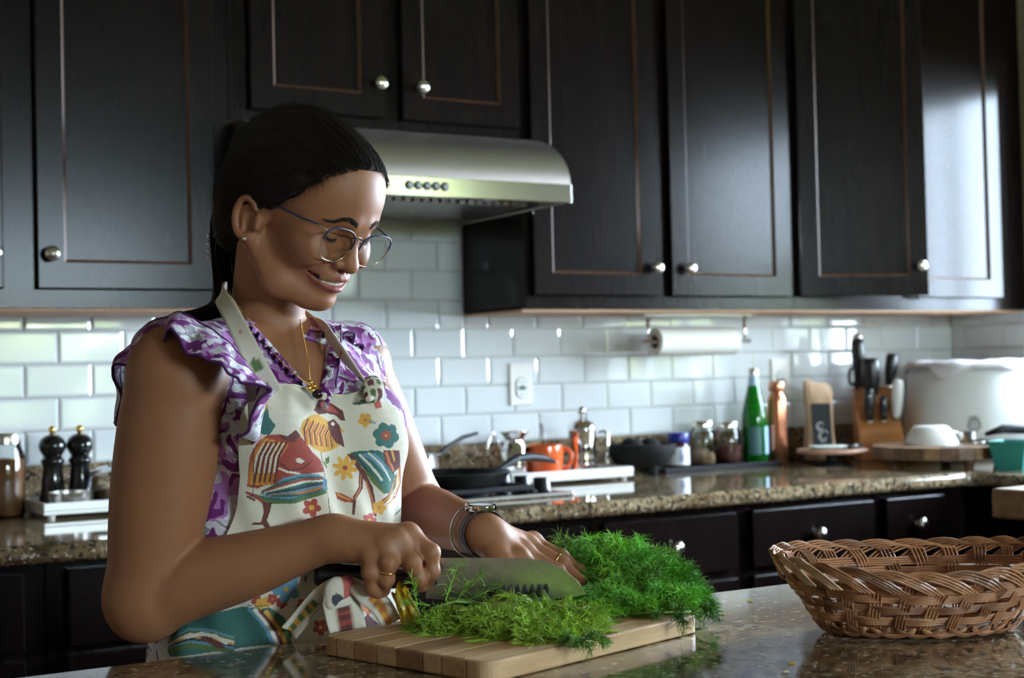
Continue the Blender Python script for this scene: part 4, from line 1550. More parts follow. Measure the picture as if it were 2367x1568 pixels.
def head_prims():
    p = []
    p.append(he((-.012, 0, .045), (.098, .073, .084), .01))
    p.append(he((.040, 0, .056), (.050, .061, .060), .02))
    p.append(he((.033, 0, -.014), (.051, .052, .064), .018))
    for s in (-1, 1):
        p.append(hc((-.002, s * .053, -.036), (.036, s * .042, -.064), .017, .0165, .018))
        p.append(hc((.036, s * .042, -.064), (.066, s * .016, -.069), .0160, .0155, .016))
        p.append(he((.057, s * .041, -.002), (.025, .022, .021), .014))
        p.append(he((.0675, s * .0365, -.0125), (.0205, .0185, .0165), .010))
        p.append(hc((.0820, s * .010, .037), (.0680, s * .032, .0385), .0115, .0110, .011))
        p.append(hc((.0680, s * .032, .0385), (.0530, s * .046, .0310), .0110, .0100, .011))
    p.append(he((.0725, 0, -.0665), (.0190, .0210, .0170), .010))
    p.append(he((.0775, 0, -.035), (.0195, .027, .0215), .010))
    # eye sockets, then eyeballs under the lids
    for s in (-1, 1):
        p.append(he((.0925, s * .031, .018), (.0135, .0165, .0120), .010, -1))
        p.append(he((.0670, s * .0315, .0175), (.0140, .0150, .0135), .004))
        p.append(hc((.0765, s * .020, .0220), (.0760, s * .0315, .0255), .0022, .0028, .003))
        p.append(hc((.0760, s * .0315, .0255), (.0655, s * .0450, .0215), .0028, .0022, .003))
        p.append(hc((.0770, s * .021, .0095), (.0765, s * .033, .0065), .0020, .0026, .004))
        p.append(hc((.0765, s * .033, .0065), (.0660, s * .0455, .0105), .0026, .0020, .004))
    # nose
    p.append(hc((.0820, 0, .028), (.0945, 0, -.004), .0078, .0090, .009))
    p.append(he((.0970, 0, -.0105), (.0125, .0118, .0105), .005, 1, roty(-15)))
    for s in (-1, 1):
        p.append(he((.0875, s * .0140, -.0135), (.0105, .0066, .0074), .0055, 1, rotz(s * 15)))
        p.append(he((.0930, s * .0068, -.0222), (.0048, .0028, .0026), .002, -1))
        p.append(hc((.0890, s * .0260, -.0150), (.0800, s * .0365, -.0240), .0016, .0026, .008, -1))
        p.append(hc((.0800, s * .0360, -.0240), (.0680, s * .0430, -.0480), .0026, .0015, .008, -1))
    # lips around an open smile
    ru = [.0008, .0018, .0026, .0029, .0026]
    rl = [.0008, .0022, .0034, .0041, .0042]
    p.append(Prim('e', (H(.084, 0, -.0385), np.array([.0200, .0225, .0050]) * HS, roty(-8) @ HB), .002, -1))
    for s in (-1, 1):
        p.append(hc((.079, s * .018, -.0380), (.0690, s * .0320, -.0335), .0036, .0014, .002, -1))
        p.append(hc((.083, s * .018, -.0380), (.0740, s * .0330, -.0335), .0036, .0014, .002, -1))
    for s in (-1, 1):
        for q, rr in ((LIP_U, ru), (LIP_L, rl)):
            for i in range(4):
                a, b = q[i], q[i + 1]
                p.append(hc((a[0], s * a[1], a[2]), (b[0], s * b[1], b[2]), rr[i], rr[i + 1], .0022))
    for s in (-1, 1):
        mid = [(.0720, .0350, -.0328), (.0790, .0270, -.0362), (.0880, .0150, -.0385)]
        for x_ in (0, -.007):
            p.append(hc((mid[0][0] + x_, s * mid[0][1], mid[0][2]), (mid[1][0] + x_, s * mid[1][1], mid[1][2]), .0008, .0024, .0008, -1))
            p.append(hc((mid[1][0] + x_, s * mid[1][1], mid[1][2]), (mid[2][0] + x_, s * mid[2][1], mid[2][2]), .0024, .0030, .0008, -1))
    p.append(hc((.0965, -.010, -.0565), (.0965, .010, -.0565), .003, .003, .008, -1))
    # ears: shell, rim, hollow, lobe (leaning back)
    def E(x, z, out, s):
        a = math.radians(19)
        return (-.0115 + x * math.cos(a) - z * math.sin(a), s * (.0690 + out), -.0105 + x * math.sin(a) + z * math.cos(a))
    for s in (-1, 1):
        B = rotz(-s * 16) @ roty(-19)
        p.append(Prim('e', (H(*E(0, 0, 0, s)), np.array([.0185, .0066, .0290]) * HS, B @ HB), .006))
        pts = []
        for i in range(14):
            a = math.radians(-60 + 255 * i / 13)
            pts.append(E(-.0158 * math.sin(a) - .001, .0030 + .0235 * math.cos(a), .0065 + .0035 * math.sin(math.pi * i / 13), s))
        for i in range(13):
            p.append(hc(pts[i], pts[i + 1], .0036, .0036, .0030))
        p.append(Prim('e', (H(*E(.0035, -.001, .0080, s)), np.array([.0085, .0060, .0150]) * HS, B @ HB), .003, -1))
        p.append(hc(E(-.0060, .0140, .0055, s), E(-.0055, -.0120, .0060, s), .0026, .0030, .003))
        p.append(hc(E(.0140, .003, .003, s), E(.0140, -.008, .0035, s), .0042, .0036, .004))
        p.append(Prim('e', (H(*E(.0035, -.0225, .0025, s)), np.array([.0085, .0052, .0090]) * HS, B @ HB), .005))
    return p


def trunk_prims(pad=0.0):
    p = []
    R3 = lambda a: np.array(a) + pad
    p.append(Prim('e', (T('chest', -.012, 0, .0), R3([.095, .138, .108]), TB), .03))
    p.append(Prim('e', (T('belly', -.005, 0, 0), R3([.108, .140, .165]), TB), .05))
    p.append(Prim('e', (T('hip', -.01, 0, -.02), R3([.122, .165, .150]), TB), .05))
    for s in (-1, 1):
        p.append(Prim('e', (T('chest', .066, s * .066, -.005), R3([.044, .058, .056]), TB), .03))
    for q in ('sh_r', 'sh_l'):
        sgn = -1 if q == 'sh_r' else 1
        p.append(Prim('c', (J['neck0'] + np.array([-.0, 0, -.045]), J[q] + UP * .012, .030 + pad, .038 + pad), .03))
        p.append(Prim('c', (T('chest', -.02, sgn * .07, .05), J[q] + UP * -.01, .070 + pad, .044 + pad), .03))
    return p


def limb(pts, rad, k=.02, n=22):
    """smooth tapering limb: many short cones along a spline so that no joint bulges"""
    X = np.concatenate([np.asarray(pts, float), np.asarray(rad, float)[:, None]], 1)
    m = len(X)
    S = []
    for u in np.linspace(0, m - 1, n + 1):
        i = min(int(u), m - 2)
        t = u - i
        p0, p1, p2, p3 = X[max(i - 1, 0)], X[i], X[i + 1], X[min(i + 2, m - 1)]
        S.append(.5 * ((2 * p1) + (p2 - p0) * t + (2 * p0 - 5 * p1 + 4 * p2 - p3) * t * t + (3 * p1 - p0 - 3 * p2 + p3) * t ** 3))
    return [Prim('c', (S[i][:3], S[i + 1][:3], S[i][3], S[i + 1][3]), k if i == 0 else .002) for i in range(n)]


def mixp(a, b, t):
    return J[a] * (1 - t) + J[b] * t


def arm_prims():
    p = []
    f = (J['wr_r'] - J['el_r']) / np.linalg.norm(J['wr_r'] - J['el_r'])
    # right arm: full upper arm, elbow point, tapering forearm
    p += limb([J['sh_r'], mixp('sh_r', 'el_r', .25), mixp('sh_r', 'el_r', .55), mixp('sh_r', 'el_r', .85), J['el_r']], [.053, .0560, .0540, .0465, .0430], .02)
    p.append(Prim('c', (J['el_r'] + UP * -.004 - f * .002, J['el_r'] + UP * -.013 - f * .006, .028, .021), .02))
    p += limb([J['el_r'], mixp('el_r', 'wr_r', .22) + UP * .004, mixp('el_r', 'wr_r', .55), mixp('el_r', 'wr_r', .85), J['wr_r']], [.0425, .0430, .0365, .0275, .0258], .02)
    cr = mixp('sh_r', 'el_r', .80)
    p.append(Prim('c', (cr + f * .052 + np.array([0, -.034, .012]), cr + f * .004 + np.array([0, -.046, -.018]), .0018, .0008), .006, -1))
    p += limb([J['sh_l'], mixp('sh_l', 'el_l', .4), mixp('sh_l', 'el_l', .85), J['el_l']], [.048, .047, .041, .038], .02)
    p += limb([J['el_l'], mixp('el_l', 'wr_l', .25), mixp('el_l', 'wr_l', .6), J['wr_l']], [.037, .038, .032, .0265], .02)
    return p


def finger(n, rad, k=.0035, k0=.010):
    pts = [J[n + str(i)] for i in range(4)]
    out = []
    for i in range(3):
        out.append(Prim('c', (pts[i], pts[i + 1], rad[i], rad[i + 1]), k0 if i == 0 else k))
    for i in (1, 2):
        out.append(Prim('e', (pts[i], np.array([rad[i] * 1.06] * 3), None), .004))
    return out


def hand_prims():
    p = []
    # right hand: back of the hand as metacarpal fans from the wrist
    for n, r0, r1 in (('ri', .0175, .0120), ('rm', .0175, .0122), ('rr', .0175, .0118), ('rp', .0165, .0108)):
        a = J['wr_r'] * .85 + J[n + '0'] * .15
        p.append(Prim('c', (a, J[n + '0'], r0, r1), .014))
    p.append(Prim('c', (J['rpalm1'] + np.array([.004, .012, -.006]), J['rpalm2'] + np.array([0, .012, -.010]), .018, .016), .014))
    p.append(Prim('c', (J['wr_r'] + np.array([.012, .012, -.010]), J['rt0'], .017, .013), .014))
    for n, r in (('ri', [.0115, .0095, .0085, .0068]), ('rm', [.0115, .0098, .0086, .0068]), ('rr', [.0110, .0092, .0082, .0066]), ('rp', [.0100, .0083, .0074, .0060]), ('rt', [.0125, .0105, .0098, .0075])):
        p += finger(n, r)
    for n in ('ri', 'rm', 'rr', 'rp'):
        p.append(Prim('e', (J[n + '0'] + np.array([-.002, -.002, .003]), np.array([.0105] * 3), None), .006))
    # left hand, flat over the dill
    for n, r0, r1 in (('li', .0165, .0115), ('lm', .0165, .0115), ('lr', .0160, .0110), ('lp', .0150, .0100)):
        p.append(Prim('c', (J['wr_l'] * .85 + J[n + '0'] * .15, J[n + '0'], r0, r1), .014))
    p.append(Prim('c', (J['wr_l'] + np.array([.006, -.010, -.006]), J['lt0'], .016, .0125), .014))
    for n, r in (('li', [.0105, .0088, .0078, .0062]), ('lm', [.0105, .0090, .0080, .0063]), ('lr', [.0102, .0087, .0077, .0061]), ('lp', [.0092, .0077, .0068, .0055]), ('lt', [.0120, .0100, .0092, .0072])):
        p += finger(n, r)
    for n in ('li', 'lm', 'lr', 'lp'):
        p.append(Prim('e', (J[n + '0'] + np.array([0, 0, .003]), np.array([.0098] * 3), None), .006))
    return p


PERSON_AT = Vector((-0.10, -1.82, 0))
_po = np.array(PERSON_AT)
HEADP, TRUNKP, ARMP, HANDP = head_prims(), trunk_prims(), arm_prims(), hand_prims()
BODYP = HEADP + NECK + TRUNKP + ARMP + HANDP


def region(prims, lo, hi, h, it=1):
    lo, hi = np.asarray(lo, float), np.asarray(hi, float)
    use = [p for p in prims if np.all(p.hi + .03 > lo) and np.all(p.lo - .03 < hi)]
    g = field(use, lo, hi, h)
    V, Q = surface_nets(g)
    return relax(V, Q, it), Q


def lipmask(V):
    q = (V - HO) @ HB.T / HS
    return q


def skin_color(V):
    """lips, brows and nails are the only places where the skin itself changes colour"""
    q = lipmask(V)
    base = np.array([.300, .128, .058])
    C = np.tile(base, (len(V), 1))
    up, lo = np.array(LIP_U), np.array(LIP_L)
    qa = q * np.array([1, 1, 1.0])
    qa[:, 1] = np.abs(qa[:, 1])
    near = np.linalg.norm(q - np.array([.082, 0, -.037]), axis=1) < .05
    d = np.full(len(V), 1.0)
    qq = qa[near]
    dd = np.full(len(qq), 1.0)
    for arr, r in ((up, .0040), (lo, .0056)):
        for i in range(4):
            dd = np.minimum(dd, d_cone(qq, arr[i], arr[i + 1], r * (.35 + .65 * min(1, i / 2)), r * (.35 + .65 * min(1, (i + 1) / 2))))
    d[near] = dd
    w = np.clip(.5 - d / .0016, 0, 1)[:, None]
    C = C * (1 - w) + np.array([.30, .075, .068]) * w
    inside = near & (q[:, 0] < .0775) & (np.abs(q[:, 1]) < .019) & (q[:, 2] < -.028) & (q[:, 2] > -.047) & (w[:, 0] < .3) & (q[:, 0] > .055)
    C[inside] = np.array([.10, .025, .022])
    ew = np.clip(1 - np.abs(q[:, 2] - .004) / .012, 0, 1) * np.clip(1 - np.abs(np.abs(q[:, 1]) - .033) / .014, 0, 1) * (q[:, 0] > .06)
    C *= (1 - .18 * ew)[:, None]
    ch = np.clip(1 - np.linalg.norm(qa - np.array([.080, .038, -.012]), axis=1) / .03, 0, 1)[:, None]
    C = C * (1 - .25 * ch) + np.array([.36, .14, .085]) * .25 * ch
    return C


def skin_material():
    t = NT('skin')
    at_ = t.n('Attribute', attribute_name='Col')
    nv = t.noise(t.coord(), 45, 4, .6)
    nv2 = t.noise(t.coord(), 260, 2, .5)
    c = t.mix(t.ramp(nv, [(.3, (0, 0, 0)), (.75, (.35, .35, .35))]), at_.outputs['Color'], (.235, .090, .044))
    t.col(c)
    t.set(Roughness=.50)
    t.b.inputs['Specular IOR Level'].default_value = .32
    t.b.inputs['Subsurface Weight'].default_value = .12
    t.b.inputs['Subsurface Radius'].default_value = (.010, .004, .002)
    t.b.inputs['Subsurface Scale'].default_value = .6
    t.bump(nv2, .10, .0006)
    M['skin'] = t.m


skin_material()


def build_body_mesh():
    person = thing('person', 'woman in glasses and rooster-print apron chopping dill at the island', 'person', PERSON_AT)
    fine = [((HO[0] - .15, HO[1] - .15, HO[2] - .150), (HO[0] + .15, HO[1] + .17, HO[2] + .17), .0017),
            ((-.135, -2.20, .90), (.30, -1.925, 1.065), .0016)]
    VV, QQ, off = [], [], 0
    for k, (lo, hi, h) in enumerate([((-.42, -2.12, .66), (.26, -1.60, 1.34), .0042)] + fine):
        lo, hi = np.array(lo), np.array(hi)
        V, Q = region(BODYP, lo - h * .5, hi + h * .5, h)
        if k == 0:
            c = V[Q].mean(1)
            keep = np.ones(len(Q), bool)
            for (a, b, hh) in fine:
                keep &= ~(np.all(c > np.array(a) + .005, 1) & np.all(c < np.array(b) - .005, 1))
            Q = Q[keep]
        VV.append(V)
        QQ.append(Q + off)
        off += len(V)
    V, Q = np.concatenate(VV), np.concatenate(QQ)
    me = np_mesh('body', V - _po, Q, 'skin', skin_color(V))
    return person, link('body', me, person)


person, body = build_body_mesh()
# ------------------------------------------------------------------ face details: brows, lashes, teeth, glasses, ear stud
def hl(p):
    """head-local -> person-local"""
    return H(*p) - _po


def hfield(prims, P):
    d = np.full(len(P), .08)
    for p in prims:
        q = p.dist(P)
        d = smin(d, q, p.k) if p.op > 0 else -smin(-d, q, p.k)
    return d


def on_face(y, z, off=0.0, x0=.14):
    """forward surface of the head at head-local (y, z), found by marching back along the face direction"""
    xs = np.linspace(x0, .035, 54)
    P = HO + HS * (np.stack([xs, np.full(54, y), np.full(54, z)], 1) @ HB)
    d = hfield(FACEP, P)
    i = int(np.argmax(d < 0))
    if i == 0:
        return .08 + off
    f = d[i - 1] / (d[i - 1] - d[i])
    return xs[i - 1] + (xs[i] - xs[i - 1]) * f + off


FACEP = [p for p in HEADP if ((p.lo + p.hi) / 2 - HO) @ HB[0] / HS > -.03]


def plain_simple(name, c, rough=.5, metal=0.0):
    plain(name, c, rough, metal, .1, 80)


plain('hair', (.0125, .0075, .0048), .45, 0, .3, 60, Specular_IOR_Level=.3)
plain_simple('teeth', (.60, .56, .48), .25)
plain_simple('glasses_blue', (.012, .02, .07), .3)
plain_simple('glasses_metal', (.66, .60, .48), .22, 1.0)
plain_simple('diamond', (.85, .85, .88), .05, 1.0)
plain_simple('lash', (.008, .005, .004), .6)
plain_simple('brow', (.020, .011, .007), .7)


def brows():
    mb = MB()
    rr = random.Random(11)
    for s in (-1, 1):
        for i in range(230):
            t = rr.random()
            y = s * (.0105 + .034 * t)
            zc = .0385 + .0045 * math.sin(math.pi * min(1, t * 1.25)) - .008 * max(0, t - .55)
            w = .0036 * (1 - .65 * t)
            z = zc + rr.uniform(-w, w)
            x = on_face(y, z, .0004)
            y2, z2 = y + s * .0055, z + (.0030 * (1 - t) - .0012 * t)
            x2 = on_face(y2, z2, .0010)
            mb.tube([hl((x, y, z)), hl(((x + x2) / 2 + .0006, (y + y2) / 2, (z + z2) / 2)), hl((x2, y2, z2))], [.00019, .00017, .00007], 3, cap=False)
    return part('eyebrow', mb, 'brow', person, fix=False)


def lashes():
    for s in (-1, 1):
        mb = MB()
        pts = []
        for i in range(13):
            t = i / 12
            y = s * (.0195 + .0225 * t)
            z = .0150 - .0040 * math.sin(math.pi * (t * .9 + .05)) + .0030 * t
            pts.append((on_face(y, z, .0006), y, z))
        mb.tube([hl(p) for p in pts], [.0003] + [.0010] * 11 + [.0004], 6)
        for i in range(18):
            t = .12 + .86 * i / 17
            k = min(11, int(t * 12))
            f = t * 12 - k
            p = [pts[k][j] * (1 - f) + pts[k + 1][j] * f for j in range(3)]
            L_ = .0028 + .0014 * t
            mb.tube([hl(p), hl((p[0] + L_ * .7, p[1] + s * L_ * .3 * t, p[2] - L_ * .55)), hl((p[0] + L_ * 1.15, p[1] + s * L_ * .6 * t, p[2] - L_ * .55))], [.0003, .0002, .0001], 3, cap=False)
        part('eyelash', mb, 'lash', person, fix=False)


def teeth():
    n = 9
    for i in range(n):
        t = (i - (n - 1) / 2)
        w = [.0044, .0036, .0040, .0038, .0036][min(4, int(abs(t)))]
        y = t * .0064 - math.copysign(.00035 * t * t, t)
        x = .0890 - 15.0 * y * y
        a = math.atan(30.0 * y)
        h = [.0082, .0076, .0078, .0066, .0056][min(4, int(abs(t)))]
        m = MB().box(-.0016, .0014, -.0031, .0031, -h, .0045)
        zt = -.0350 - 1.5 * abs(y) * .05
        mt = Matrix.Translation((x, y, zt)) @ Matrix.Rotation(a, 4, 'Z')
        m.move(0, mt)
        m.v = [tuple(hl(v)) for v in m.v]
        part('tooth', m, 'teeth', person, bevel=.0011, seg=2)


def glasses():
    g = thing('glasses', 'dark blue and gold wire rimmed eyeglasses', 'glasses')
    for k in ('category', 'label'):
        del g[k]
    g['label'] = 'dark blue and gold wire rimmed eyeglasses'
    g.parent = person
    X0 = .0950

    def rim(s):
        out = []
        for i in range(48):
            a = 2 * math.pi * i / 48
            ca, sa = math.cos(a), math.sin(a)
            r_ = 1.0
            u = .0280 * math.copysign(abs(ca) ** .72, ca)
            v = (.0205 if sa > 0 else .0250) * math.copysign(abs(sa) ** (.74 if sa > 0 else .88), sa)
            if sa > 0:
                v *= .92
            u *= 1 - .10 * max(0, -sa)
            y = s * (.0350 + u)
            z = .0135 + v + .0014 * (u / .026) - .06 * y
            x = X0 - .05 * max(0, abs(y) - .006) ** 1.0 * .42 - .14 * (z - .0035) * -.9
            out.append((x, y, z))
        return out
    for s in (-1, 1):
        pts = rim(s)
        part('rim', MB().tube([hl(p) for p in pts], .0007, 8, closed=True), 'glasses_metal', g, smooth=True)
        top = [p for i, p in enumerate(pts) if 0 <= i <= 25]
        part('brow_bar', MB().tube([hl((p[0] + .0003, p[1], p[2] + .0003)) for p in top], .0010, 8), 'glasses_blue', g, smooth=True)
        c = np.mean(np.array(pts), 0)
        mb = MB()
        vs = [hl((p[0], p[1], p[2])) for p in pts] + [hl((c[0] + .0006, c[1], c[2]))]
        mb.add(vs, [(i, (i + 1) % 48, 48) for i in range(48)])
        part('lens', mb, 'lens_glass', g, smooth=True, fix=False)
        e = pts[2]
        hy = s * .0655
        tp = [(e[0], e[1], e[2] + .004), (e[0] - .004, s * .0640, e[2] + .0060), (e[0] - .012, hy + s * .001, e[2] + .0065)]
        part('hinge', MB().tube([hl(p) for p in tp], .0011, 8), 'glasses_metal', g, smooth=True)
        tp = [(e[0] - .012, hy + s * .001, e[2] + .0065), (.060, s * .0675, .0275), (.035, s * .0700, .0255), (.010, s * .0715, .0230), (-.014, s * .0735, .0190), (-.024, s * .0730, .008), (-.028, s * .0715, -.006)]
        part('temple_arm', MB().tube([hl(p) for p in tp], [.0010, .0013, .0013, .0012, .0012, .0014, .0014], 8), 'glasses_blue', g, smooth=True)
        pd = [(X0 - .003, s * .0095, .008), (X0 - .008, s * .0100, .005)]
        part('nose_pad', MB().tube([hl(p) for p in pd], .0006, 6), 'glasses_metal', g, smooth=True)
        mb = MB().ball((0, 0, 0), (.0012, .0022, .0040), 10, 7)
        mb.v = [tuple(hl((X0 - .009 + v[0], s * .0098 + v[1], +.0045 + v[2]))) for v in mb.v]
        part('nose_pad', mb, 'lens_glass', g, smooth=True)
    br = [(X0 - .0006, y, .0225 + .0018 * (1 - (y / .009) ** 2) - .06 * y) for y in (-.0092, -.005, 0, .005, .0092)]
    part('bridge', MB().tube([hl(p) for p in br], .0009, 8), 'glasses_metal', g, smooth=True)


def ear_stud():
    c = (-.0015, -.0785, -.0305)
    part('ear_stud', MB().ball(hl(c), .0030, 12, 8), 'diamond', person, smooth=True, label='sparkling round stud earring')


brows()
lashes()
teeth()
glasses()
ear_stud()
# ------------------------------------------------------------------ hair: cap, combed strands, ponytail, claw clip
def hair_edge(z):
    zs = np.array([-.12, -.08, -.05, -.03, -.015, .000, .014, .030, .047, .0715, .0895, .102, .109, .2])
    xs = np.array([-.060, -.050, -.036, -.024, -.014, -.006, .008, .027, .042, .061, .073, .084, .30, .30])
    return np.interp(z, zs, xs)


HAIR_E = [((-.016, 0, .044), (.105, .0800, .0885)), ((.038, 0, .056), (.0535, .0640, .0625)), ((-.062, 0, -.002), (.050, .064, .060))]


HAIRP = [he(*HAIR_E[0], .01), he(*HAIR_E[1], .02), he(*HAIR_E[2], .025), he((-.078, 0, -.045), (.030, .040, .040), .025)]


def hair_cap():
    p = HAIRP
    lo, hi = HO - .17, HO + .17
    h = .0022
    g = field(p, lo, hi, h)
    ax = [g.lo[i] + h * np.arange(g.n[i]) for i in range(3)]
    P = np.stack(np.meshgrid(*ax, indexing='ij'), -1)
    q = (P - HO) @ HB.T / HS
    x, y, z = q[..., 0], q[..., 1], q[..., 2]
    wav = .0025 * np.sin(y * 260) * np.cos(z * 190)
    cut = (x - hair_edge(z) + wav) * .75
    k = .003
    g.f += (.0050 * np.exp(np.minimum(cut, 0) / .011) * (x > -.01)).astype(np.float32)     # thins out towards the hairline
    f = -smin(-g.f, -cut.astype(np.float32), k)
    # opening around the ears
    for s in (-1, 1):
        e = np.sqrt(((x + .010) / .023) ** 2 + ((y - s * .080) / .020) ** 2 + ((z + .012) / .033) ** 2)
        f = -smin(-f, ((e - 1) * .02).astype(np.float32), .004)
    g.f = f
    V, Q = surface_nets(g)
    V = relax(V, Q, 1)
    return link('hair', np_mesh('hair', V - _po, Q, 'hair'), person)




def cap_radius(D, off):
    """distance from the cap centre to the hair surface along unit directions (head-local), by bisection"""
    c0 = np.array([-.016, 0, .045])
    sh = D.shape[:-1]
    d = D.reshape(-1, 3)
    lo, hi = np.full(len(d), .03), np.full(len(d), .17)
    for _ in range(13):
        mid = (lo + hi) / 2
        f = hfield(HAIRP, HO + HS * ((c0 + d * mid[:, None]) @ HB))
        lo, hi = np.where(f < 0, mid, lo), np.where(f < 0, hi, mid)
    return lo.reshape(sh) + off


def strands():
    rs = np.random.RandomState(4)
    c0 = np.array([-.016, 0, .045])
    G = np.array([-.100, 0, -.042])
    n, m = 5200, 16
    DD, OO, RR = [], [], []
    for k in range(n):
        z = rs.uniform(-.02, .118)
        s = -1 if rs.rand() < .72 else 1
        if k % 5 < 2:
            y = rs.uniform(-.062, .055)
            w = (y / .05) ** 2
            x, z = .080 - .018 * w, .106 - .024 * w
            s = 1 if y > 0 else -1
        elif k % 5 in (2, 3):                      # fills the side of the head
            z = rs.uniform(.02, .115)
            x = rs.uniform(-.06, min(.055, hair_edge(np.array([z]))[0] - .012))
            y = s * .079 * math.sqrt(max(.02, 1 - min(1, ((z - .044) / .092) ** 2)))
        else:
            z = rs.uniform(-.02, .085)
            x = hair_edge(np.array([z]))[0] - rs.uniform(.002, .010)
            y = s * .078 * math.sqrt(max(0, 1 - min(1, ((x + .01) / .105) ** 2)))
        d0 = nrm(np.array([x, y, z]) - c0)
        d1 = nrm(G + np.array([0, rs.uniform(-.022, .022), rs.uniform(-.02, .03)]) - c0)
        w = math.acos(max(-1, min(1, d0 @ d1)))
        t = np.linspace(rs.uniform(0, 1) ** 2 * .5, rs.uniform(.75, 1), m)
        D = (np.sin((1 - t) * w)[:, None] * d0 + np.sin(t * w)[:, None] * d1) / math.sin(w)
        if k % 5 < 2:                          # swept back over the crown
            dm = nrm(np.array([-.45 + rs.normal(0, .1), y * 11, .85 - abs(y) * 7]))
            T_ = t[:, None]
            D = (1 - T_) ** 2 * d0 + 2 * T_ * (1 - T_) * dm * 1.5 + T_ ** 2 * d1
        else:
            D[:, 2] -= .03 * np.sin(math.pi * t)
        D /= np.linalg.norm(D, axis=1)[:, None]
        fly = rs.rand() < .05
        DD.append(D)
        OO.append(rs.uniform(.0000, .0024) + (np.sin(math.pi * t) * rs.uniform(.001, .006) if fly else 0 * t))
        q = rs.uniform(.0004, .0008) if not fly else .00018
        RR.append(q * (.25 + .75 * np.sin(math.pi * (.06 + .9 * np.linspace(0, 1, m)))))
    D = np.array(DD)
    P = c0 + D * (cap_radius(D, 0) + np.array(OO))[..., None] + np.cumsum(rs.normal(0, .00012, D.shape), 1)
    bad = P[..., 0] > hair_edge(P[..., 2]) - .004
    for k in range(n):                         # strands start at the hairline, never on the skin
        w = np.nonzero(~bad[k])[0]
        if len(w) == 0:
            P[k] = c0
        else:
            if bad[k, w[0]:].any():            # would cross skin further back
                P[k] = c0
            elif w[0] > 0:
                P[k, :w[0]] = P[k, w[0]]
    PP = list(P)
    for k in range(220):                       # baby hairs lifting off the hairline and temple
        z = rs.uniform(.01, .104)
        s = -1 if rs.rand() < .7 else 1
        x = hair_edge(np.array([z]))[0] - .006 if z < .100 else .078
        y = s * .074 * math.sqrt(max(0, 1 - min(1, ((x + .01) / .112) ** 2)))
        d0 = nrm(np.array([x, y, z]) - c0)
        p0 = c0 + d0 * cap_radius(d0[None], -.003)[0]
        v = nrm(np.array([rs.uniform(.2, 1), s * rs.uniform(-.2, .6), rs.uniform(-.7, .6)]))
        L_ = rs.uniform(.006, .020)
        t = np.linspace(0, 1, m)[:, None]
        PP.append(p0 + v * L_ * t + d0 * .006 * np.sin(math.pi * t * .7) - np.array([0, 0, .004]) * t * t)
        RR.append(.00016 * (1.1 - t[:, 0]))
    W = HO + HS * (np.array(PP) @ HB) - _po
    V, Q = fast_tubes(W, np.array(RR))
    o = link('hair_strands', np_mesh('hair_strands', V, Q, 'hair'), person)
    o['kind'] = 'stuff'
    return o


def ponytail():
    rs = np.random.RandomState(9)
    A = [H(-.088, 0, -.020), H(-.098, 0, -.055), np.array(PT1), np.array(PT2), np.array(PT3)]
    R_ = [.026, .026, .020, .018, .006]
    pts, rad = [], []
    for i in range(4):
        for k in range(6):
            t = k / 6
            p0, p1, p2, p3 = A[max(i - 1, 0)], A[i], A[i + 1], A[min(i + 2, 4)]
            pts.append(.5 * ((2 * p1) + (p2 - p0) * t + (2 * p0 - 5 * p1 + 4 * p2 - p3) * t * t + (3 * p1 - p0 - 3 * p2 + p3) * t ** 3))
            rad.append(R_[i] * (1 - t) + R_[i + 1] * t)
    pts.append(A[4])
    rad.append(R_[4])
    core = MB().tube([tuple(p - _po) for p in pts], [r * .86 for r in rad], 16)
    o = part('ponytail', core, 'hair', person, smooth=True)
    mb = MB()
    for k in range(420):
        a, q = rs.uniform(0, 2 * math.pi), math.sqrt(rs.uniform(.55, 1.1))
        out = []
        e = rs.uniform(.85, 1.0)
        fr = rs.rand() < .12
        for i in range(len(pts)):
            p = pts[i]
            tdir = nrm(pts[min(i + 1, len(pts) - 1)] - pts[max(i - 1, 0)])
            u = nrm(np.cross(tdir, UP))
            v = np.cross(u, tdir)
            sp = (1 + (1.1 if fr else .25) * max(0, i / len(pts) - .55) * 2)
            out.append(p + (u * math.cos(a + .6 * i / 24) + v * math.sin(a + .6 * i / 24)) * rad[i] * q * sp)
        out = out[:max(6, int(len(out) * e))]
        if fr:
            out.append(out[-1] + (out[-1] - out[-2]) * rs.uniform(1, 3) + np.array([0, 0, -rs.uniform(.004, .02)]))
        rr = rs.uniform(.0003, .0006) * (.6 if fr else 1)
        mb.tube([tuple(p - _po) for p in out], [rr] * (len(out) - 1) + [.0001], 3, cap=False)
    s = part('tail_strands', mb, 'hair', o, fix=False)
    s['kind'] = 'stuff'


PT1, PT2, PT3 = (-.1370, -1.7600, 1.2950), (-.1960, -1.7330, 1.2640), (-.2420, -1.7160, 1.2300)


def claw_clip():
    c = np.array([-.1545, -1.7760, 1.3680])
    g = bpy.data.objects.new('claw_clip', None)
    COL.objects.link(g)
    g.parent = person
    g['label'] = 'small silver wire hair claw'
    e1 = nrm(HB[0] * -.7 + _rh * -.6)
    for k in range(4):
        ctr = c + UP * (.012 - .0085 * k)
        pts = [ctr + e1 * (.0055 + .0065 * math.cos(a)) + UP * (.0040 * math.sin(a)) + np.cross(e1, UP) * (.004 * math.sin(a * 2)) for a in [2 * math.pi * i / 16 for i in range(16)]]
        part('claw_loop', MB().tube([tuple(p - _po) for p in pts], .0009, 6, closed=True), 'chrome', g, smooth=True)
    part('claw_spine', MB().tube([tuple(c + UP * .018 - _po), tuple(c - UP * .020 - _po)], .0016, 8), 'chrome', g, smooth=True)


hair_cap()
strands()
ponytail()
claw_clip()
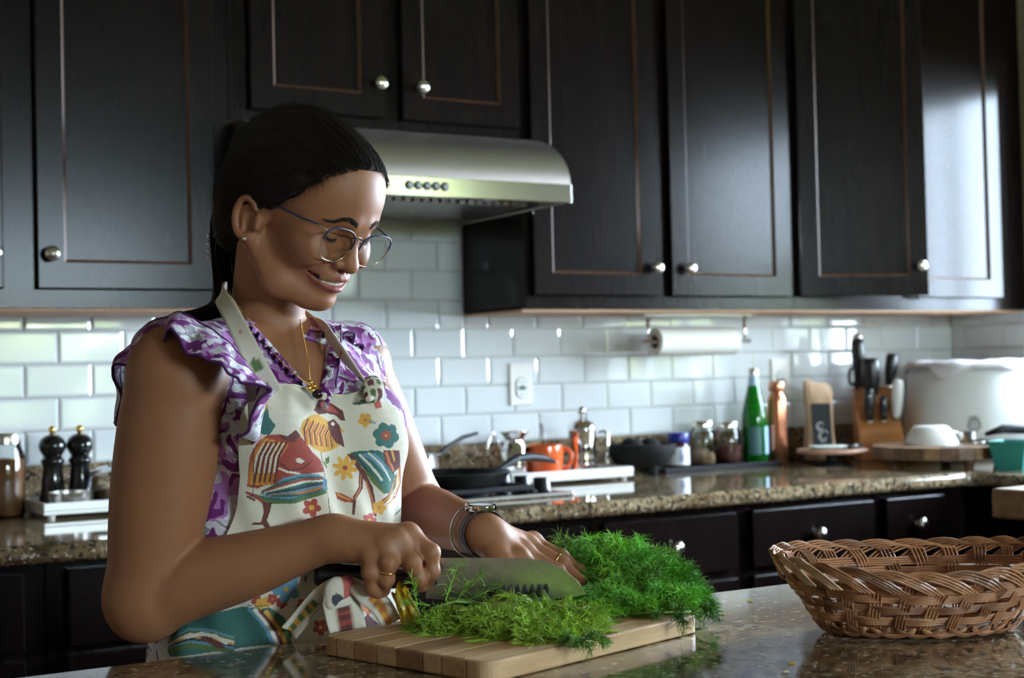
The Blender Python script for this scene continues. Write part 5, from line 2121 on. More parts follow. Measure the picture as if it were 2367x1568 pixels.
# seams, straps and jewellery paths of the clothing, in metres
RUF_IN = np.array([(-0.1901, -1.9654, 1.1339), (-0.1925, -1.9766, 1.1719), (-0.1953, -1.9701, 1.2085), (-0.2043, -1.9424, 1.2433), (-0.2139, -1.8967, 1.2699), (-0.2264, -1.8430, 1.2771), (-0.2440, -1.8031, 1.2617), (-0.2576, -1.7881, 1.2227), (-0.2636, -1.7948, 1.1672)])
RUF_OUT = np.array([(-0.2137, -1.9982, 1.1452), (-0.1971, -2.0382, 1.1871), (-0.2096, -2.0394, 1.2028), (-0.2436, -2.0289, 1.2162), (-0.2683, -2.0033, 1.2423), (-0.2800, -1.9618, 1.2564), (-0.2954, -1.8881, 1.2324), (-0.3012, -1.8493, 1.2129), (-0.2964, -1.8390, 1.1568)])
RUF_L_IN = np.array([(-0.0476, -1.8325, 1.2699), (-0.0173, -1.8154, 1.2635), (0.0122, -1.7976, 1.2503), (0.0312, -1.7849, 1.2230)])
RUF_L_OUT = np.array([(-0.0597, -1.8774, 1.2600), (-0.0329, -1.8700, 1.2601), (-0.0046, -1.8573, 1.2434), (0.0090, -1.8412, 1.2106)])
STRAP_R = np.array([(-0.1676, -1.9825, 1.1890), (-0.1762, -1.9699, 1.2148), (-0.1826, -1.9551, 1.2398), (-0.1848, -1.9255, 1.2667), (-0.1826, -1.8867, 1.2900), (-0.1740, -1.8399, 1.3066), (-0.1499, -1.7905, 1.3160), (-0.1196, -1.7678, 1.3176)])
STRAP_L = np.array([(-0.0248, -1.9484, 1.1835), (-0.0363, -1.9420, 1.1988), (-0.0513, -1.9279, 1.2244), (-0.0590, -1.9008, 1.2505), (-0.0557, -1.8683, 1.2660), (-0.0501, -1.8254, 1.2755), (-0.0525, -1.7836, 1.2892)])
CHAIN_R = np.array([(-0.1566, -1.8213, 1.3140), (-0.1597, -1.8539, 1.2958), (-0.1536, -1.8860, 1.2717), (-0.1466, -1.9105, 1.2494), (-0.1371, -1.9353, 1.2257), (-0.1262, -1.9587, 1.2072), (-0.1151, -1.9627, 1.1982)])
CHAIN_L = np.array([(-0.0950, -1.8917, 1.2738), (-0.0956, -1.9024, 1.2533), (-0.0982, -1.9178, 1.2328), (-0.1036, -1.9351, 1.2177), (-0.1130, -1.9605, 1.2005)])
TIE_A = np.array([(-0.1110, -2.0083, 0.9832), (-0.1252, -2.0052, 0.9678), (-0.1376, -1.9916, 0.9486), (-0.1509, -1.9773, 0.9283)])
TIE_B = np.array([(-0.1109, -2.0141, 0.9839), (-0.1091, -2.0263, 0.9641), (-0.1053, -2.0280, 0.9406), (-0.0987, -2.0253, 0.9115)])
TIE_C = np.array([(-0.0988, -2.0156, 0.9852), (-0.0848, -2.0351, 0.9721), (-0.0708, -2.0430, 0.9576), (-0.0587, -2.0438, 0.9354)])
YELLOW = np.array([(-0.0584, -2.0449, 0.9716), (-0.0464, -2.0581, 0.9795), (-0.0286, -2.0676, 0.9387), (-0.0494, -2.0494, 0.9366)])
KNOT = np.array([(-0.0312, -1.9506, 1.1912)])
# printed pattern of the apron: cloth coordinates (degrees round the body, height in metres)
PRINT = [
    ('p','teal',[(-37.8,1.1697),(-36.9,1.1913),(-33.1,1.1927),(-31.0,1.1838),(-29.8,1.1639),(-27.2,1.1547),(-29.9,1.1443),(-33.1,1.1463),(-36.3,1.1555)]),
    ('p','yel',[(-36.1,1.1877),(-31.2,1.1911),(-30.5,1.1748),(-33.1,1.1643),(-34.9,1.1732)]),
    ('p','blue',[(-34.1,1.1803),(-32.4,1.1839),(-31.5,1.173),(-33.1,1.166)]),
    ('p','yel',[(-38.1,1.1683),(-35.0,1.1589),(-34.3,1.1447),(-36.4,1.1342),(-37.9,1.1379)]),
    ('p','red',[(-30.9,1.1444),(-25.9,1.1454),(-22.4,1.1426),(-18.5,1.1482),(-14.4,1.1368),(-9.4,1.1232),(-3.2,1.1132),(-.4,1.0997),(-10.7,1.0991),(-16.3,1.0906),(-24.8,1.0883),(-31.0,1.0908),(-36.5,1.0857),(-41.1,1.0881),(-39.6,1.1047),(-37.7,1.1231),(-34.4,1.1376)]),
    ('p','dred',[(-25.9,1.1454),(-22.4,1.1426),(-18.5,1.1493),(-16.1,1.1426),(-19.4,1.1356),(-24.5,1.1393)]),
    ('l','org',.002,[(-31.8,1.1399),(-35.3,1.1265),(-38.2,1.1065),(-39.8,1.0916)]),
    ('l','yel',.002,[(-30.7,1.1391),(-34.2,1.1259),(-37.1,1.1057),(-38.6,1.0915)]),
    ('l','org',.002,[(-29.6,1.1384),(-33.0,1.125),(-35.9,1.1052),(-37.4,1.0913)]),
    ('l','yel',.002,[(-28.6,1.1375),(-31.9,1.1242),(-34.8,1.1046),(-36.1,1.0913)]),
    ('l','org',.002,[(-27.4,1.1364),(-30.9,1.1233),(-33.6,1.104),(-34.9,1.0911)]),
    ('l','yel',.002,[(-26.3,1.1357),(-29.7,1.1225),(-32.4,1.1032),(-33.6,1.0912)]),
    ('l','org',.002,[(-25.1,1.1349),(-28.6,1.1216),(-31.2,1.1027),(-32.4,1.0909)]),
    ('l','yel',.002,[(-23.9,1.1339),(-27.5,1.1207),(-30.0,1.1019),(-31.1,1.091)]),
    ('l','org',.002,[(-22.7,1.1331),(-26.4,1.1199),(-28.8,1.1013),(-29.8,1.0908)]),
    ('l','wht',.0009,[(-31.9,1.1354),(-35.1,1.1212),(-36.9,1.1046)]),
    ('l','dred',.001,[(-30.9,1.1373),(-34.0,1.1228),(-36.1,1.1044),(-37.6,1.0933)]),
    ('l','wht',.0009,[(-30.0,1.1352),(-33.2,1.121),(-34.8,1.1044)]),
    ('l','dred',.001,[(-28.9,1.1369),(-32.1,1.1226),(-34.0,1.1042),(-35.4,1.0931)]),
    ('l','wht',.0009,[(-28.0,1.135),(-31.2,1.1208),(-32.7,1.1041)]),
    ('l','dred',.001,[(-26.9,1.1367),(-30.1,1.1225),(-31.9,1.1041),(-33.3,1.0929)]),
    ('l','wht',.0009,[(-25.9,1.1347),(-29.2,1.1206),(-30.6,1.104)]),
    ('l','dred',.001,[(-24.9,1.1364),(-28.1,1.1222),(-29.7,1.104),(-30.9,1.0927)]),
    ('l','wht',.0009,[(-23.8,1.1346),(-27.2,1.1203),(-28.5,1.1038)]),
    ('l','dred',.001,[(-22.8,1.1361),(-26.1,1.1221),(-27.5,1.1037),(-28.7,1.0925)]),
    ('p','yel',[(-16.7,1.1589),(-11.9,1.1638),(-4.7,1.1651),(1.9,1.159),(7.7,1.1499),(9.6,1.1396),(11.7,1.128),(6.0,1.1233),(-2.0,1.1212),(-8.4,1.1268),(-13.5,1.1349),(-16.1,1.1462)]),
    ('p','wht',[(-18.0,1.1537),(-16.6,1.161),(-12.7,1.165),(-9.7,1.1648),(-14.4,1.1589),(-16.4,1.1498)]),
    ('l','dred',.001,[(-11.5,1.1602),(-14.3,1.1498),(-13.6,1.1349)]),
    ('l','org',.0013,[(-10.3,1.1563),(-13.1,1.146),(-12.6,1.1311)]),
    ('l','dred',.001,[(-8.2,1.1576),(-11.3,1.1476),(-10.4,1.1334)]),
    ('l','org',.0013,[(-6.8,1.1543),(-10.0,1.1438),(-9.4,1.1307)]),
    ('l','dred',.001,[(-4.4,1.155),(-8.0,1.1452),(-7.0,1.1315)]),
    ('l','org',.0013,[(-2.7,1.1521),(-6.3,1.1422),(-5.7,1.1299)]),
    ('l','dred',.001,[(-.1,1.1522),(-4.2,1.1427),(-2.9,1.1299)]),
    ('l','org',.0013,[(1.8,1.1496),(-2.3,1.1399),(-1.5,1.1294)]),
    ('l','dred',.001,[(4.5,1.1498),(.2,1.1405),(1.5,1.1283)]),
    ('l','org',.0013,[(6.4,1.1474),(2.1,1.1381),(2.9,1.129)]),
    ('l','dred',.001,[(8.8,1.1474),(4.6,1.1383),(5.8,1.1268)]),
    ('l','org',.0013,[(10.5,1.145),(6.5,1.1361),(7.1,1.1287)]),
    ('p','dred',[(-7.2,1.1697),(-.4,1.1811),(5.9,1.1804),(11.8,1.1743),(16.9,1.1672),(17.0,1.1562),(14.0,1.1567),(11.1,1.1626),(4.3,1.1651),(-3.4,1.1645)]),
    ('p','pink',[(-1.0,1.1779),(5.2,1.1783),(11.3,1.1715),(13.7,1.1636),(9.1,1.1662),(.6,1.1706)]),
    ('p','dred',[(3.1,1.1553),(9.2,1.1586),(12.8,1.1504),(14.0,1.139),(15.4,1.1254),(8.6,1.132),(4.9,1.1417)]),
    ('p','wht',[(6.2,1.1539),(8.3,1.1554),(9.7,1.153),(8.7,1.1506),(6.5,1.151)]),
    ('p','yel',[(12.9,1.1497),(15.8,1.143),(13.0,1.144)]),
    ('p','wht',[(-18.5,1.1172),(-16.4,1.1177),(-13.5,1.1134),(-15.7,1.1111),(-18.0,1.1134)]),
    ('l','wht',.0011,[(-26.2,1.1073),(-22.4,1.1029),(-16.4,1.1)]),
    ('l','dred',.001,[(-25.4,1.1127),(-21.6,1.1045),(-14.7,1.1055),(-9.1,1.1139)]),
    ('p','blue',[(-24.8,1.0966),(-14.5,1.0997),(-4.2,1.0973),(2.3,1.0899),(1.2,1.0768),(-10.0,1.0729),(-21.7,1.0719),(-31.5,1.0738),(-36.0,1.0799),(-30.4,1.0852)]),
    ('l','teal',.0014,[(-34.4,1.0818),(-26.4,1.0904),(-16.3,1.0955),(-1.7,1.0934)]),
    ('l','red',.0014,[(-33.8,1.081),(-24.8,1.0883),(-14.7,1.0928),(-1.7,1.0912)]),
    ('l','wht',.0014,[(-33.2,1.0801),(-23.3,1.0862),(-13.2,1.0902),(-1.7,1.0894)]),
    ('l','teal',.0014,[(-32.6,1.0794),(-21.6,1.084),(-11.6,1.0878),(-1.7,1.0877)]),
    ('l','navy',.0014,[(-32.0,1.0784),(-19.8,1.0819),(-9.8,1.0853),(-1.7,1.0856)]),
    ('l','blue',.0014,[(-31.4,1.0776),(-18.1,1.0798),(-8.2,1.0829),(-1.8,1.0839)]),
    ('l','org',.0014,[(-30.8,1.0768),(-16.2,1.0775),(-6.5,1.0803),(-1.7,1.0821)]),
    ('l','teal',.0014,[(-30.2,1.076),(-14.2,1.0753),(-4.7,1.078),(-1.7,1.0801)]),
    ('p','teal',[(-39.0,1.0803),(-31.5,1.0749),(-21.7,1.0719),(.6,1.0798),(1.1,1.0751),(-19.1,1.0665),(-31.7,1.068),(-38.4,1.0747)]),
    ('l','grn',.0018,[(-39.7,1.0787),(-31.7,1.0702),(-20.8,1.0682),(.5,1.0769)]),
    ('l','red',.0016,[(-41.4,1.0814),(-37.6,1.0765),(-34.8,1.0704)]),
    ('l','dred',.0012,[(-41.2,1.0769),(-38.4,1.0728)]),
    ('p','dred',[(-35.1,1.0705),(-30.4,1.0691),(-31.8,1.0573),(-33.0,1.0503),(-30.7,1.039),(-32.7,1.0366),(-35.0,1.045),(-40.2,1.0454),(-39.6,1.0484),(-35.7,1.0484),(-34.5,1.0595)]),
    ('p','yel',[(31.6,1.1528),(30.8,1.1512),(29.7,1.1506),(28.8,1.1516),(28.2,1.1532),(28.4,1.1554),(29.1,1.1573),(30.2,1.1582),(31.1,1.1573),(31.7,1.1552)]),
    ('p','yel',[(27.5,1.1471),(26.5,1.1479),(26.1,1.1499),(26.3,1.1524),(27.0,1.1543),(27.9,1.155),(28.9,1.1542),(29.4,1.1521),(29.2,1.1496),(28.5,1.1479)]),
    ('p','yel',[(24.2,1.1533),(24.2,1.1557),(25.0,1.1574),(26.2,1.1581),(27.2,1.1573),(27.6,1.1556),(27.5,1.1535),(26.8,1.1514),(25.6,1.1508),(24.6,1.1516)]),
    ('p','yel',[(26.4,1.163),(27.5,1.1635),(28.4,1.1626),(28.8,1.1607),(28.5,1.1584),(27.9,1.1564),(26.8,1.156),(25.8,1.1568),(25.4,1.1588),(25.6,1.1612)]),
    ('p','yel',[(31.0,1.1625),(31.4,1.1611),(31.1,1.1586),(30.3,1.1566),(29.3,1.1557),(28.3,1.1565),(27.8,1.1586),(28.2,1.161),(29.0,1.1628),(30.2,1.1633)]),
    ('p','org',[(28.8,1.1556),(28.6,1.1546),(28.2,1.154),(27.6,1.1539),(27.3,1.1548),(27.2,1.156),(27.4,1.1572),(27.9,1.1575),(28.4,1.1577),(28.8,1.1567)]),
    ('l','blue',.0009,[(29.7,1.1549),(32.8,1.1519)]),
    ('p','teal',[(46.4,1.1324),(45.3,1.1294),(43.3,1.1278),(40.9,1.1294),(39.3,1.1324),(39.0,1.1361),(39.9,1.1397),(42.0,1.1407),(44.1,1.1399),(45.8,1.1366)]),
    ('p','teal',[(41.4,1.1212),(39.3,1.1218),(37.4,1.1247),(36.6,1.1291),(37.0,1.1329),(38.4,1.1352),(40.4,1.135),(42.2,1.1321),(43.1,1.1277),(42.9,1.1236)]),
    ('p','teal',[(33.4,1.1257),(32.4,1.1291),(32.7,1.1331),(34.0,1.1364),(35.9,1.1373),(37.7,1.1355),(38.7,1.1321),(38.5,1.1278),(37.2,1.1247),(35.2,1.124)]),
    ('p','teal',[(31.0,1.1406),(32.1,1.144),(33.9,1.1452),(35.8,1.1444),(37.1,1.1412),(37.4,1.1371),(36.5,1.1339),(34.6,1.1325),(32.6,1.1338),(31.2,1.1369)]),
    ('p','teal',[(36.2,1.152),(38.1,1.1515),(39.4,1.1488),(40.0,1.1447),(39.4,1.1407),(37.9,1.1382),(36.0,1.1386),(34.5,1.1416),(34.0,1.1456),(34.6,1.1496)]),
    ('p','teal',[(43.6,1.1482),(44.5,1.1443),(44.1,1.14),(42.5,1.1371),(40.5,1.1363),(38.7,1.1381),(37.8,1.1415),(38.2,1.1454),(39.7,1.1485),(41.8,1.1496)]),
    ('p','org',[(40.6,1.1364),(40.2,1.1336),(39.0,1.1321),(37.5,1.132),(36.3,1.1339),(35.7,1.1371),(36.2,1.1399),(37.5,1.1415),(38.9,1.1414),(40.1,1.1396)]),
    ('p','red',[(41.4,1.1364),(41.1,1.1354),(40.4,1.1351),(39.5,1.135),(38.8,1.1358),(38.5,1.1368),(38.7,1.1376),(39.4,1.1383),(40.3,1.1378),(41.0,1.1375)]),
    ('p','red',[(40.4,1.1315),(39.8,1.1313),(39.0,1.1322),(38.5,1.1335),(38.2,1.1354),(38.4,1.136),(39.0,1.1361),(39.6,1.1354),(40.2,1.1339),(40.5,1.1324)]),
    ('p','red',[(37.6,1.1306),(37.2,1.1315),(37.0,1.1328),(37.2,1.1345),(37.6,1.1358),(38.2,1.1361),(38.5,1.1355),(38.8,1.1336),(38.5,1.1321),(38.1,1.1309)]),
    ('p','red',[(35.3,1.1342),(35.4,1.1354),(35.9,1.1364),(36.6,1.1373),(37.4,1.1372),(37.9,1.1367),(37.9,1.1355),(37.4,1.1343),(36.5,1.1338),(35.9,1.1337)]),
    ('p','red',[(35.4,1.1399),(35.8,1.1407),(36.5,1.1401),(37.3,1.1394),(37.8,1.138),(37.9,1.1369),(37.4,1.1365),(36.7,1.1365),(35.9,1.1374),(35.4,1.1386)]),
    ('p','red',[(37.5,1.1432),(38.0,1.1428),(38.4,1.1416),(38.6,1.1395),(38.4,1.1381),(38.0,1.1374),(37.5,1.1378),(37.2,1.139),(36.9,1.1411),(37.1,1.1425)]),
    ('p','red',[(40.2,1.1416),(40.3,1.1405),(40.1,1.1389),(39.6,1.1377),(38.9,1.137),(38.4,1.1372),(38.1,1.1381),(38.4,1.1397),(38.9,1.1411),(39.6,1.142)]),
    ('p','yel',[(38.9,1.1368),(38.8,1.1358),(38.4,1.1353),(37.9,1.1354),(37.6,1.1359),(37.4,1.1367),(37.5,1.1378),(38.0,1.1381),(38.4,1.1382),(38.7,1.1375)]),
    ('p','grn',[(23.6,1.1753),(30.2,1.1792),(34.0,1.1776),(29.8,1.1741),(24.9,1.173)]),
    ('p','pink',[(35.4,1.1792),(39.4,1.1806),(38.3,1.1698),(34.6,1.1679)]),
    ('p','teal',[(19.2,1.1193),(25.8,1.121),(34.5,1.12),(38.7,1.1155),(43.6,1.1014),(53.9,1.0818),(53.6,1.0662),(40.9,1.0689),(33.2,1.0838),(26.7,1.1018)]),
    ('p','blue',[(24.2,1.1174),(32.8,1.1173),(38.4,1.106),(43.3,1.0919),(39.3,1.0944),(31.6,1.1088)]),
    ('l','wht',.0013,[(24.7,1.1163),(31.2,1.1031),(38.9,1.0849)]),
    ('l','wht',.001,[(29.3,1.1177),(36.6,1.1043),(45.7,1.0833)]),
    ('l','navy',.0009,[(22.4,1.1155),(29.8,1.0976),(38.2,1.0791)]),
    ('p','grn',[(26.7,1.1018),(30.8,1.0954),(41.7,1.0728),(40.9,1.0685),(33.3,1.0828)]),
    ('p','dred',[(37.2,1.1199),(47.6,1.1181),(52.7,1.0979),(47.5,1.0908),(39.7,1.1039)]),
    ('l','org',.0015,[(39.1,1.1172),(42.5,1.1053),(47.5,1.0948)]),
    ('l','yel',.0012,[(42.7,1.1179),(45.8,1.1068)]),
    ('p','dred',[(17.0,1.1178),(20.3,1.118),(28.9,1.0957),(34.1,1.0778),(36.4,1.0622),(38.6,1.0416),(35.7,1.0449),(33.1,1.0647),(29.4,1.0844),(23.7,1.1003)]),
    ('p','dred',[(25.3,1.0953),(28.0,1.094),(27.7,1.0768),(22.0,1.0664),(20.9,1.0477),(19.4,1.0479),(20.0,1.0686),(24.5,1.0793)]),
    ('p','red',[(8.4,1.0758),(13.5,1.0732),(19.5,1.0666),(20.0,1.0619),(14.6,1.0636),(9.7,1.0674)]),
    ('l','yel',.001,[(9.9,1.073),(18.4,1.0652)]),
    ('l','org',.001,[(26.5,1.0924),(25.7,1.077),(21.0,1.0664)]),
    ('l','org',.001,[(29.9,1.0842),(34.2,1.0646),(36.5,1.0466)]),
    ('l','red',.0012,[(52.4,1.0979),(59.2,1.077),(56.3,1.0621),(44.4,1.0566)]),
    ('l','yel',.0012,[(52.1,1.0953),(57.6,1.0756),(53.0,1.0614),(43.4,1.0569)]),
    ('l','wht',.0012,[(52.1,1.0923),(55.7,1.0748),(47.9,1.0615),(42.6,1.0569)]),
    ('l','org',.0012,[(51.9,1.0896),(54.2,1.0735),(44.7,1.0614),(41.7,1.0572)]),
    ('l','teal',.0012,[(51.5,1.087),(52.7,1.0719),(42.9,1.0608),(40.9,1.0575)]),
    ('l','yel',.0012,[(50.9,1.0845),(50.0,1.0713),(41.5,1.0601),(40.2,1.0575)]),
    ('l','red',.0012,[(50.4,1.082),(47.6,1.0698),(40.0,1.0596),(39.4,1.0576)]),
    ('p','yel',[(24.5,1.0983),(23.4,1.0968),(21.3,1.0965),(18.7,1.0979),(16.8,1.0998),(16.4,1.1017),(17.3,1.1032),(19.5,1.1035),(22.0,1.1021),(23.9,1.1004)]),
    ('p','yel',[(20.3,1.0889),(18.9,1.0891),(17.3,1.0916),(16.0,1.0954),(15.5,1.0989),(16.0,1.1009),(17.3,1.1005),(18.9,1.0981),(20.2,1.0945),(20.8,1.091)]),
    ('p','yel',[(13.7,1.0876),(12.8,1.0895),(12.5,1.093),(13.1,1.097),(14.1,1.0998),(15.2,1.1007),(16.2,1.0991),(16.4,1.0955),(15.8,1.0915),(14.9,1.0884)]),
    ('p','yel',[(7.8,1.0949),(7.9,1.0971),(9.3,1.0994),(11.4,1.1017),(13.4,1.1024),(14.7,1.1017),(14.6,1.0995),(13.3,1.0965),(11.3,1.0945),(9.2,1.0937)]),
    ('p','yel',[(6.2,1.1063),(7.2,1.1076),(9.5,1.1078),(12.0,1.1067),(13.9,1.1047),(14.6,1.1028),(13.5,1.1012),(11.4,1.1011),(8.8,1.1024),(6.8,1.1042)]),
    ('p','yel',[(10.2,1.1154),(11.6,1.1152),(13.5,1.1128),(14.9,1.1091),(15.5,1.1055),(15.0,1.1036),(13.6,1.1039),(11.8,1.1065),(10.4,1.1101),(9.7,1.1136)]),
    ('p','yel',[(17.4,1.117),(18.3,1.1149),(18.5,1.1115),(17.9,1.1075),(16.9,1.1047),(15.6,1.1038),(14.7,1.1053),(14.5,1.109),(15.1,1.113),(16.2,1.1162)]),
    ('p','yel',[(23.0,1.1097),(23.0,1.1075),(21.7,1.1049),(19.6,1.1028),(17.5,1.1021),(16.3,1.1029),(16.3,1.105),(17.7,1.108),(19.8,1.11),(21.9,1.1107)]),
    ('p','red',[(17.3,1.102),(16.9,1.1004),(16.0,1.0994),(14.9,1.0995),(14.0,1.1008),(13.6,1.1024),(13.9,1.1042),(14.9,1.1052),(16.0,1.105),(16.9,1.1038)]),
    ('p','red',[(-2.3,1.0583),(-2.8,1.0561),(-4.3,1.0552),(-5.9,1.0557),(-7.3,1.0575),(-7.7,1.0599),(-7.0,1.0622),(-5.6,1.0635),(-3.9,1.0628),(-2.6,1.0607)]),
    ('p','red',[(-7.2,1.0492),(-8.7,1.05),(-9.7,1.0521),(-10.0,1.0554),(-9.4,1.0578),(-8.3,1.0592),(-6.8,1.0585),(-5.7,1.0563),(-5.3,1.0532),(-5.9,1.0505)]),
    ('p','red',[(-14.0,1.0557),(-14.2,1.0582),(-13.3,1.0606),(-11.7,1.0618),(-10.0,1.0614),(-8.9,1.0598),(-8.7,1.0574),(-9.7,1.055),(-11.2,1.0536),(-12.9,1.0539)]),
    ('p','red',[(-13.0,1.0684),(-11.8,1.0693),(-10.1,1.0684),(-8.8,1.0662),(-8.3,1.0633),(-8.8,1.0611),(-10.1,1.0602),(-11.7,1.061),(-13.0,1.0634),(-13.5,1.066)]),
    ('p','red',[(-5.9,1.0704),(-4.8,1.0682),(-4.7,1.0655),(-5.3,1.0625),(-6.6,1.061),(-8.0,1.0611),(-9.1,1.0634),(-9.3,1.066),(-8.5,1.069),(-7.2,1.0704)]),
    ('p','yel',[(-6.5,1.0602),(-6.8,1.0582),(-7.8,1.0572),(-9.0,1.0574),(-9.9,1.0586),(-10.3,1.0604),(-9.9,1.0625),(-9.0,1.0635),(-7.7,1.0633),(-6.8,1.0619)]),
    ('p','yel',[(44.2,1.0515),(43.8,1.0495),(42.9,1.0484),(41.7,1.0486),(40.5,1.0502),(40.0,1.0525),(40.2,1.0547),(41.0,1.0558),(42.3,1.0556),(43.5,1.054)]),
    ('p','yel',[(41.6,1.0441),(40.3,1.0444),(39.1,1.0462),(38.5,1.0485),(38.8,1.0507),(39.8,1.0517),(40.9,1.0515),(42.0,1.0499),(42.6,1.0476),(42.4,1.0454)]),
    ('p','yel',[(35.7,1.0486),(35.3,1.0507),(35.6,1.0528),(36.7,1.054),(38.1,1.0539),(39.2,1.0522),(39.8,1.0499),(39.5,1.0477),(38.6,1.0464),(37.0,1.0466)]),
    ('p','yel',[(35.6,1.0583),(36.4,1.0596),(37.7,1.0591),(38.8,1.0577),(39.3,1.0553),(39.1,1.0532),(38.2,1.052),(37.0,1.0522),(35.6,1.0539),(35.0,1.0563)]),
    ('p','yel',[(40.3,1.0607),(41.3,1.0589),(41.9,1.0566),(41.6,1.0544),(40.8,1.0532),(39.6,1.0534),(38.5,1.055),(38.0,1.0573),(38.3,1.0595),(39.1,1.0608)]),
    ('p','org',[(40.4,1.0525),(40.2,1.0517),(39.9,1.0509),(39.4,1.0512),(39.0,1.0518),(38.7,1.0528),(38.8,1.0537),(39.2,1.0542),(39.7,1.054),(40.1,1.0532)]),
    ('p','pink',[(38.6,1.0385),(38.1,1.0364),(36.5,1.0355),(34.3,1.0365),(32.5,1.0379),(31.9,1.0402),(32.8,1.0415),(34.6,1.0422),(36.6,1.042),(38.0,1.0408)]),
    ('p','pink',[(33.2,1.0317),(31.2,1.0323),(29.9,1.0338),(29.4,1.0361),(29.9,1.0382),(31.4,1.0392),(33.3,1.039),(35.0,1.037),(35.7,1.0344),(34.8,1.0326)]),
    ('p','pink',[(26.4,1.0362),(26.0,1.0384),(26.5,1.0402),(27.7,1.0414),(29.2,1.0414),(30.6,1.0397),(30.9,1.0379),(30.2,1.0358),(28.7,1.0348),(27.4,1.0349)]),
    ('p','pink',[(26.3,1.046),(27.5,1.0469),(29.3,1.0463),(30.7,1.0449),(31.3,1.0425),(30.6,1.0405),(29.1,1.0398),(27.6,1.0405),(26.5,1.0419),(26.1,1.0441)]),
    ('p','pink',[(34.1,1.0477),(35.4,1.0457),(35.8,1.0436),(35.1,1.0416),(33.4,1.0403),(31.4,1.0408),(30.1,1.0427),(29.8,1.0448),(30.5,1.0469),(32.3,1.0481)]),
    ('p','yel',[(32.9,1.04),(32.4,1.0391),(31.4,1.0382),(30.7,1.0386),(29.9,1.0393),(29.7,1.0404),(30.1,1.0415),(30.8,1.0416),(31.8,1.0414),(32.5,1.0411)]),
    ('l','teal',.0012,[(60.3,1.0396),(67.6,1.0455)]),
    ('l','grn',.001,[(-.5,1.1109),(1.7,1.1048)]),
    ('p','grn',[(.5,1.1142),(3.5,1.1166),(4.2,1.1101),(1.6,1.1076)]),
    ('l','navy',.0005,[(-3.1,1.1221),(-.4,1.0997),(1.9,1.0787),(3.0,1.0488)]),
    ('l','navy',.0004,[(-36.1,1.1304),(-37.3,1.1046),(-39.0,1.0767)]),
    ('p','teal',[(-82.7,.9146),(-77.3,.9333),(-61.2,.9484),(-46.0,.9552),(-32.5,.9522),(-25.3,.9402),(-20.1,.9238),(-22.5,.9153),(-36.1,.912),(-52.6,.9087),(-66.6,.904),(-80.0,.8992)]),
    ('l','blue',.0026,[(-81.8,.9121),(-69.9,.9298),(-59.8,.9287),(-51.3,.9206)]),
    ('l','grn',.0026,[(-81.5,.9109),(-69.6,.9272),(-59.9,.9256),(-51.3,.9185)]),
    ('l','wht',.0026,[(-81.5,.9096),(-69.4,.9245),(-59.8,.9227),(-51.3,.9161)]),
    ('l','yel',.0026,[(-81.4,.9086),(-69.2,.9219),(-59.8,.9196),(-51.3,.9138)]),
    ('l','navy',.0026,[(-81.1,.9075),(-69.0,.9195),(-59.9,.9165),(-51.3,.9116)]),
    ('l','blue',.0026,[(-80.9,.9063),(-68.7,.9168),(-59.8,.9135),(-51.3,.9092)]),
    ('l','grn',.0026,[(-80.8,.9052),(-68.5,.9143),(-59.8,.9104),(-51.4,.907)]),
    ('l','blue',.0024,[(-42.6,.9521),(-37.9,.941),(-33.8,.9287),(-31.0,.9148)]),
    ('l','wht',.0024,[(-39.8,.951),(-35.3,.9395),(-31.5,.9271),(-29.0,.9144)]),
    ('l','dred',.0024,[(-37.2,.9498),(-32.7,.9379),(-29.2,.9254),(-26.9,.9139)]),
    ('l','yel',.0024,[(-34.5,.9484),(-30.1,.9362),(-26.8,.9235),(-24.8,.9131)]),
    ('l','grn',.0024,[(-31.8,.9469),(-27.4,.9343),(-24.2,.9215),(-22.6,.9123)]),
    ('p','dred',[(-65.3,.9233),(-61.2,.9234),(-56.1,.9165),(-53.2,.9087),(-58.7,.912),(-63.4,.9188)]),
    ('l','wht',.002,[(-70.9,.9224),(-65.0,.9262),(-58.5,.924),(-53.7,.9163)]),
    ('p','red',[(-36.4,.9588),(-36.9,.9575),(-37.6,.957),(-38.3,.9577),(-38.7,.9592),(-38.7,.9608),(-38.3,.9623),(-37.5,.9628),(-36.8,.9621),(-36.4,.9606)]),
    ('p','red',[(-39.1,.9547),(-39.8,.9553),(-40.2,.9568),(-40.2,.9585),(-39.7,.96),(-39.0,.9605),(-38.3,.9599),(-37.9,.9583),(-37.9,.9565),(-38.4,.9552)]),
    ('p','red',[(-41.6,.9594),(-41.6,.9612),(-41.1,.9626),(-40.4,.9631),(-39.7,.9625),(-39.3,.9609),(-39.2,.9592),(-39.7,.9578),(-40.5,.9573),(-41.2,.9578)]),
    ('p','red',[(-40.5,.9666),(-39.8,.967),(-39.1,.9665),(-38.7,.9649),(-38.7,.9631),(-39.2,.9617),(-39.9,.9612),(-40.6,.9619),(-41.0,.9633),(-41.0,.9652)]),
    ('p','red',[(-37.4,.9662),(-36.9,.9646),(-36.9,.9629),(-37.4,.9614),(-38.1,.9611),(-38.8,.9617),(-39.3,.9631),(-39.2,.9649),(-38.8,.9664),(-38.1,.9667)]),
    ('p','org',[(-38.4,.961),(-38.5,.9603),(-38.8,.9599),(-39.2,.9598),(-39.5,.9605),(-39.6,.9612),(-39.4,.962),(-39.1,.9625),(-38.8,.9624),(-38.5,.9619)]),
    ('p','yel',[(-31.0,.9569),(-31.6,.9556),(-32.3,.9551),(-33.1,.9558),(-33.5,.9573),(-33.5,.9592),(-33.1,.9605),(-32.3,.9608),(-31.5,.9603),(-31.1,.9587)]),
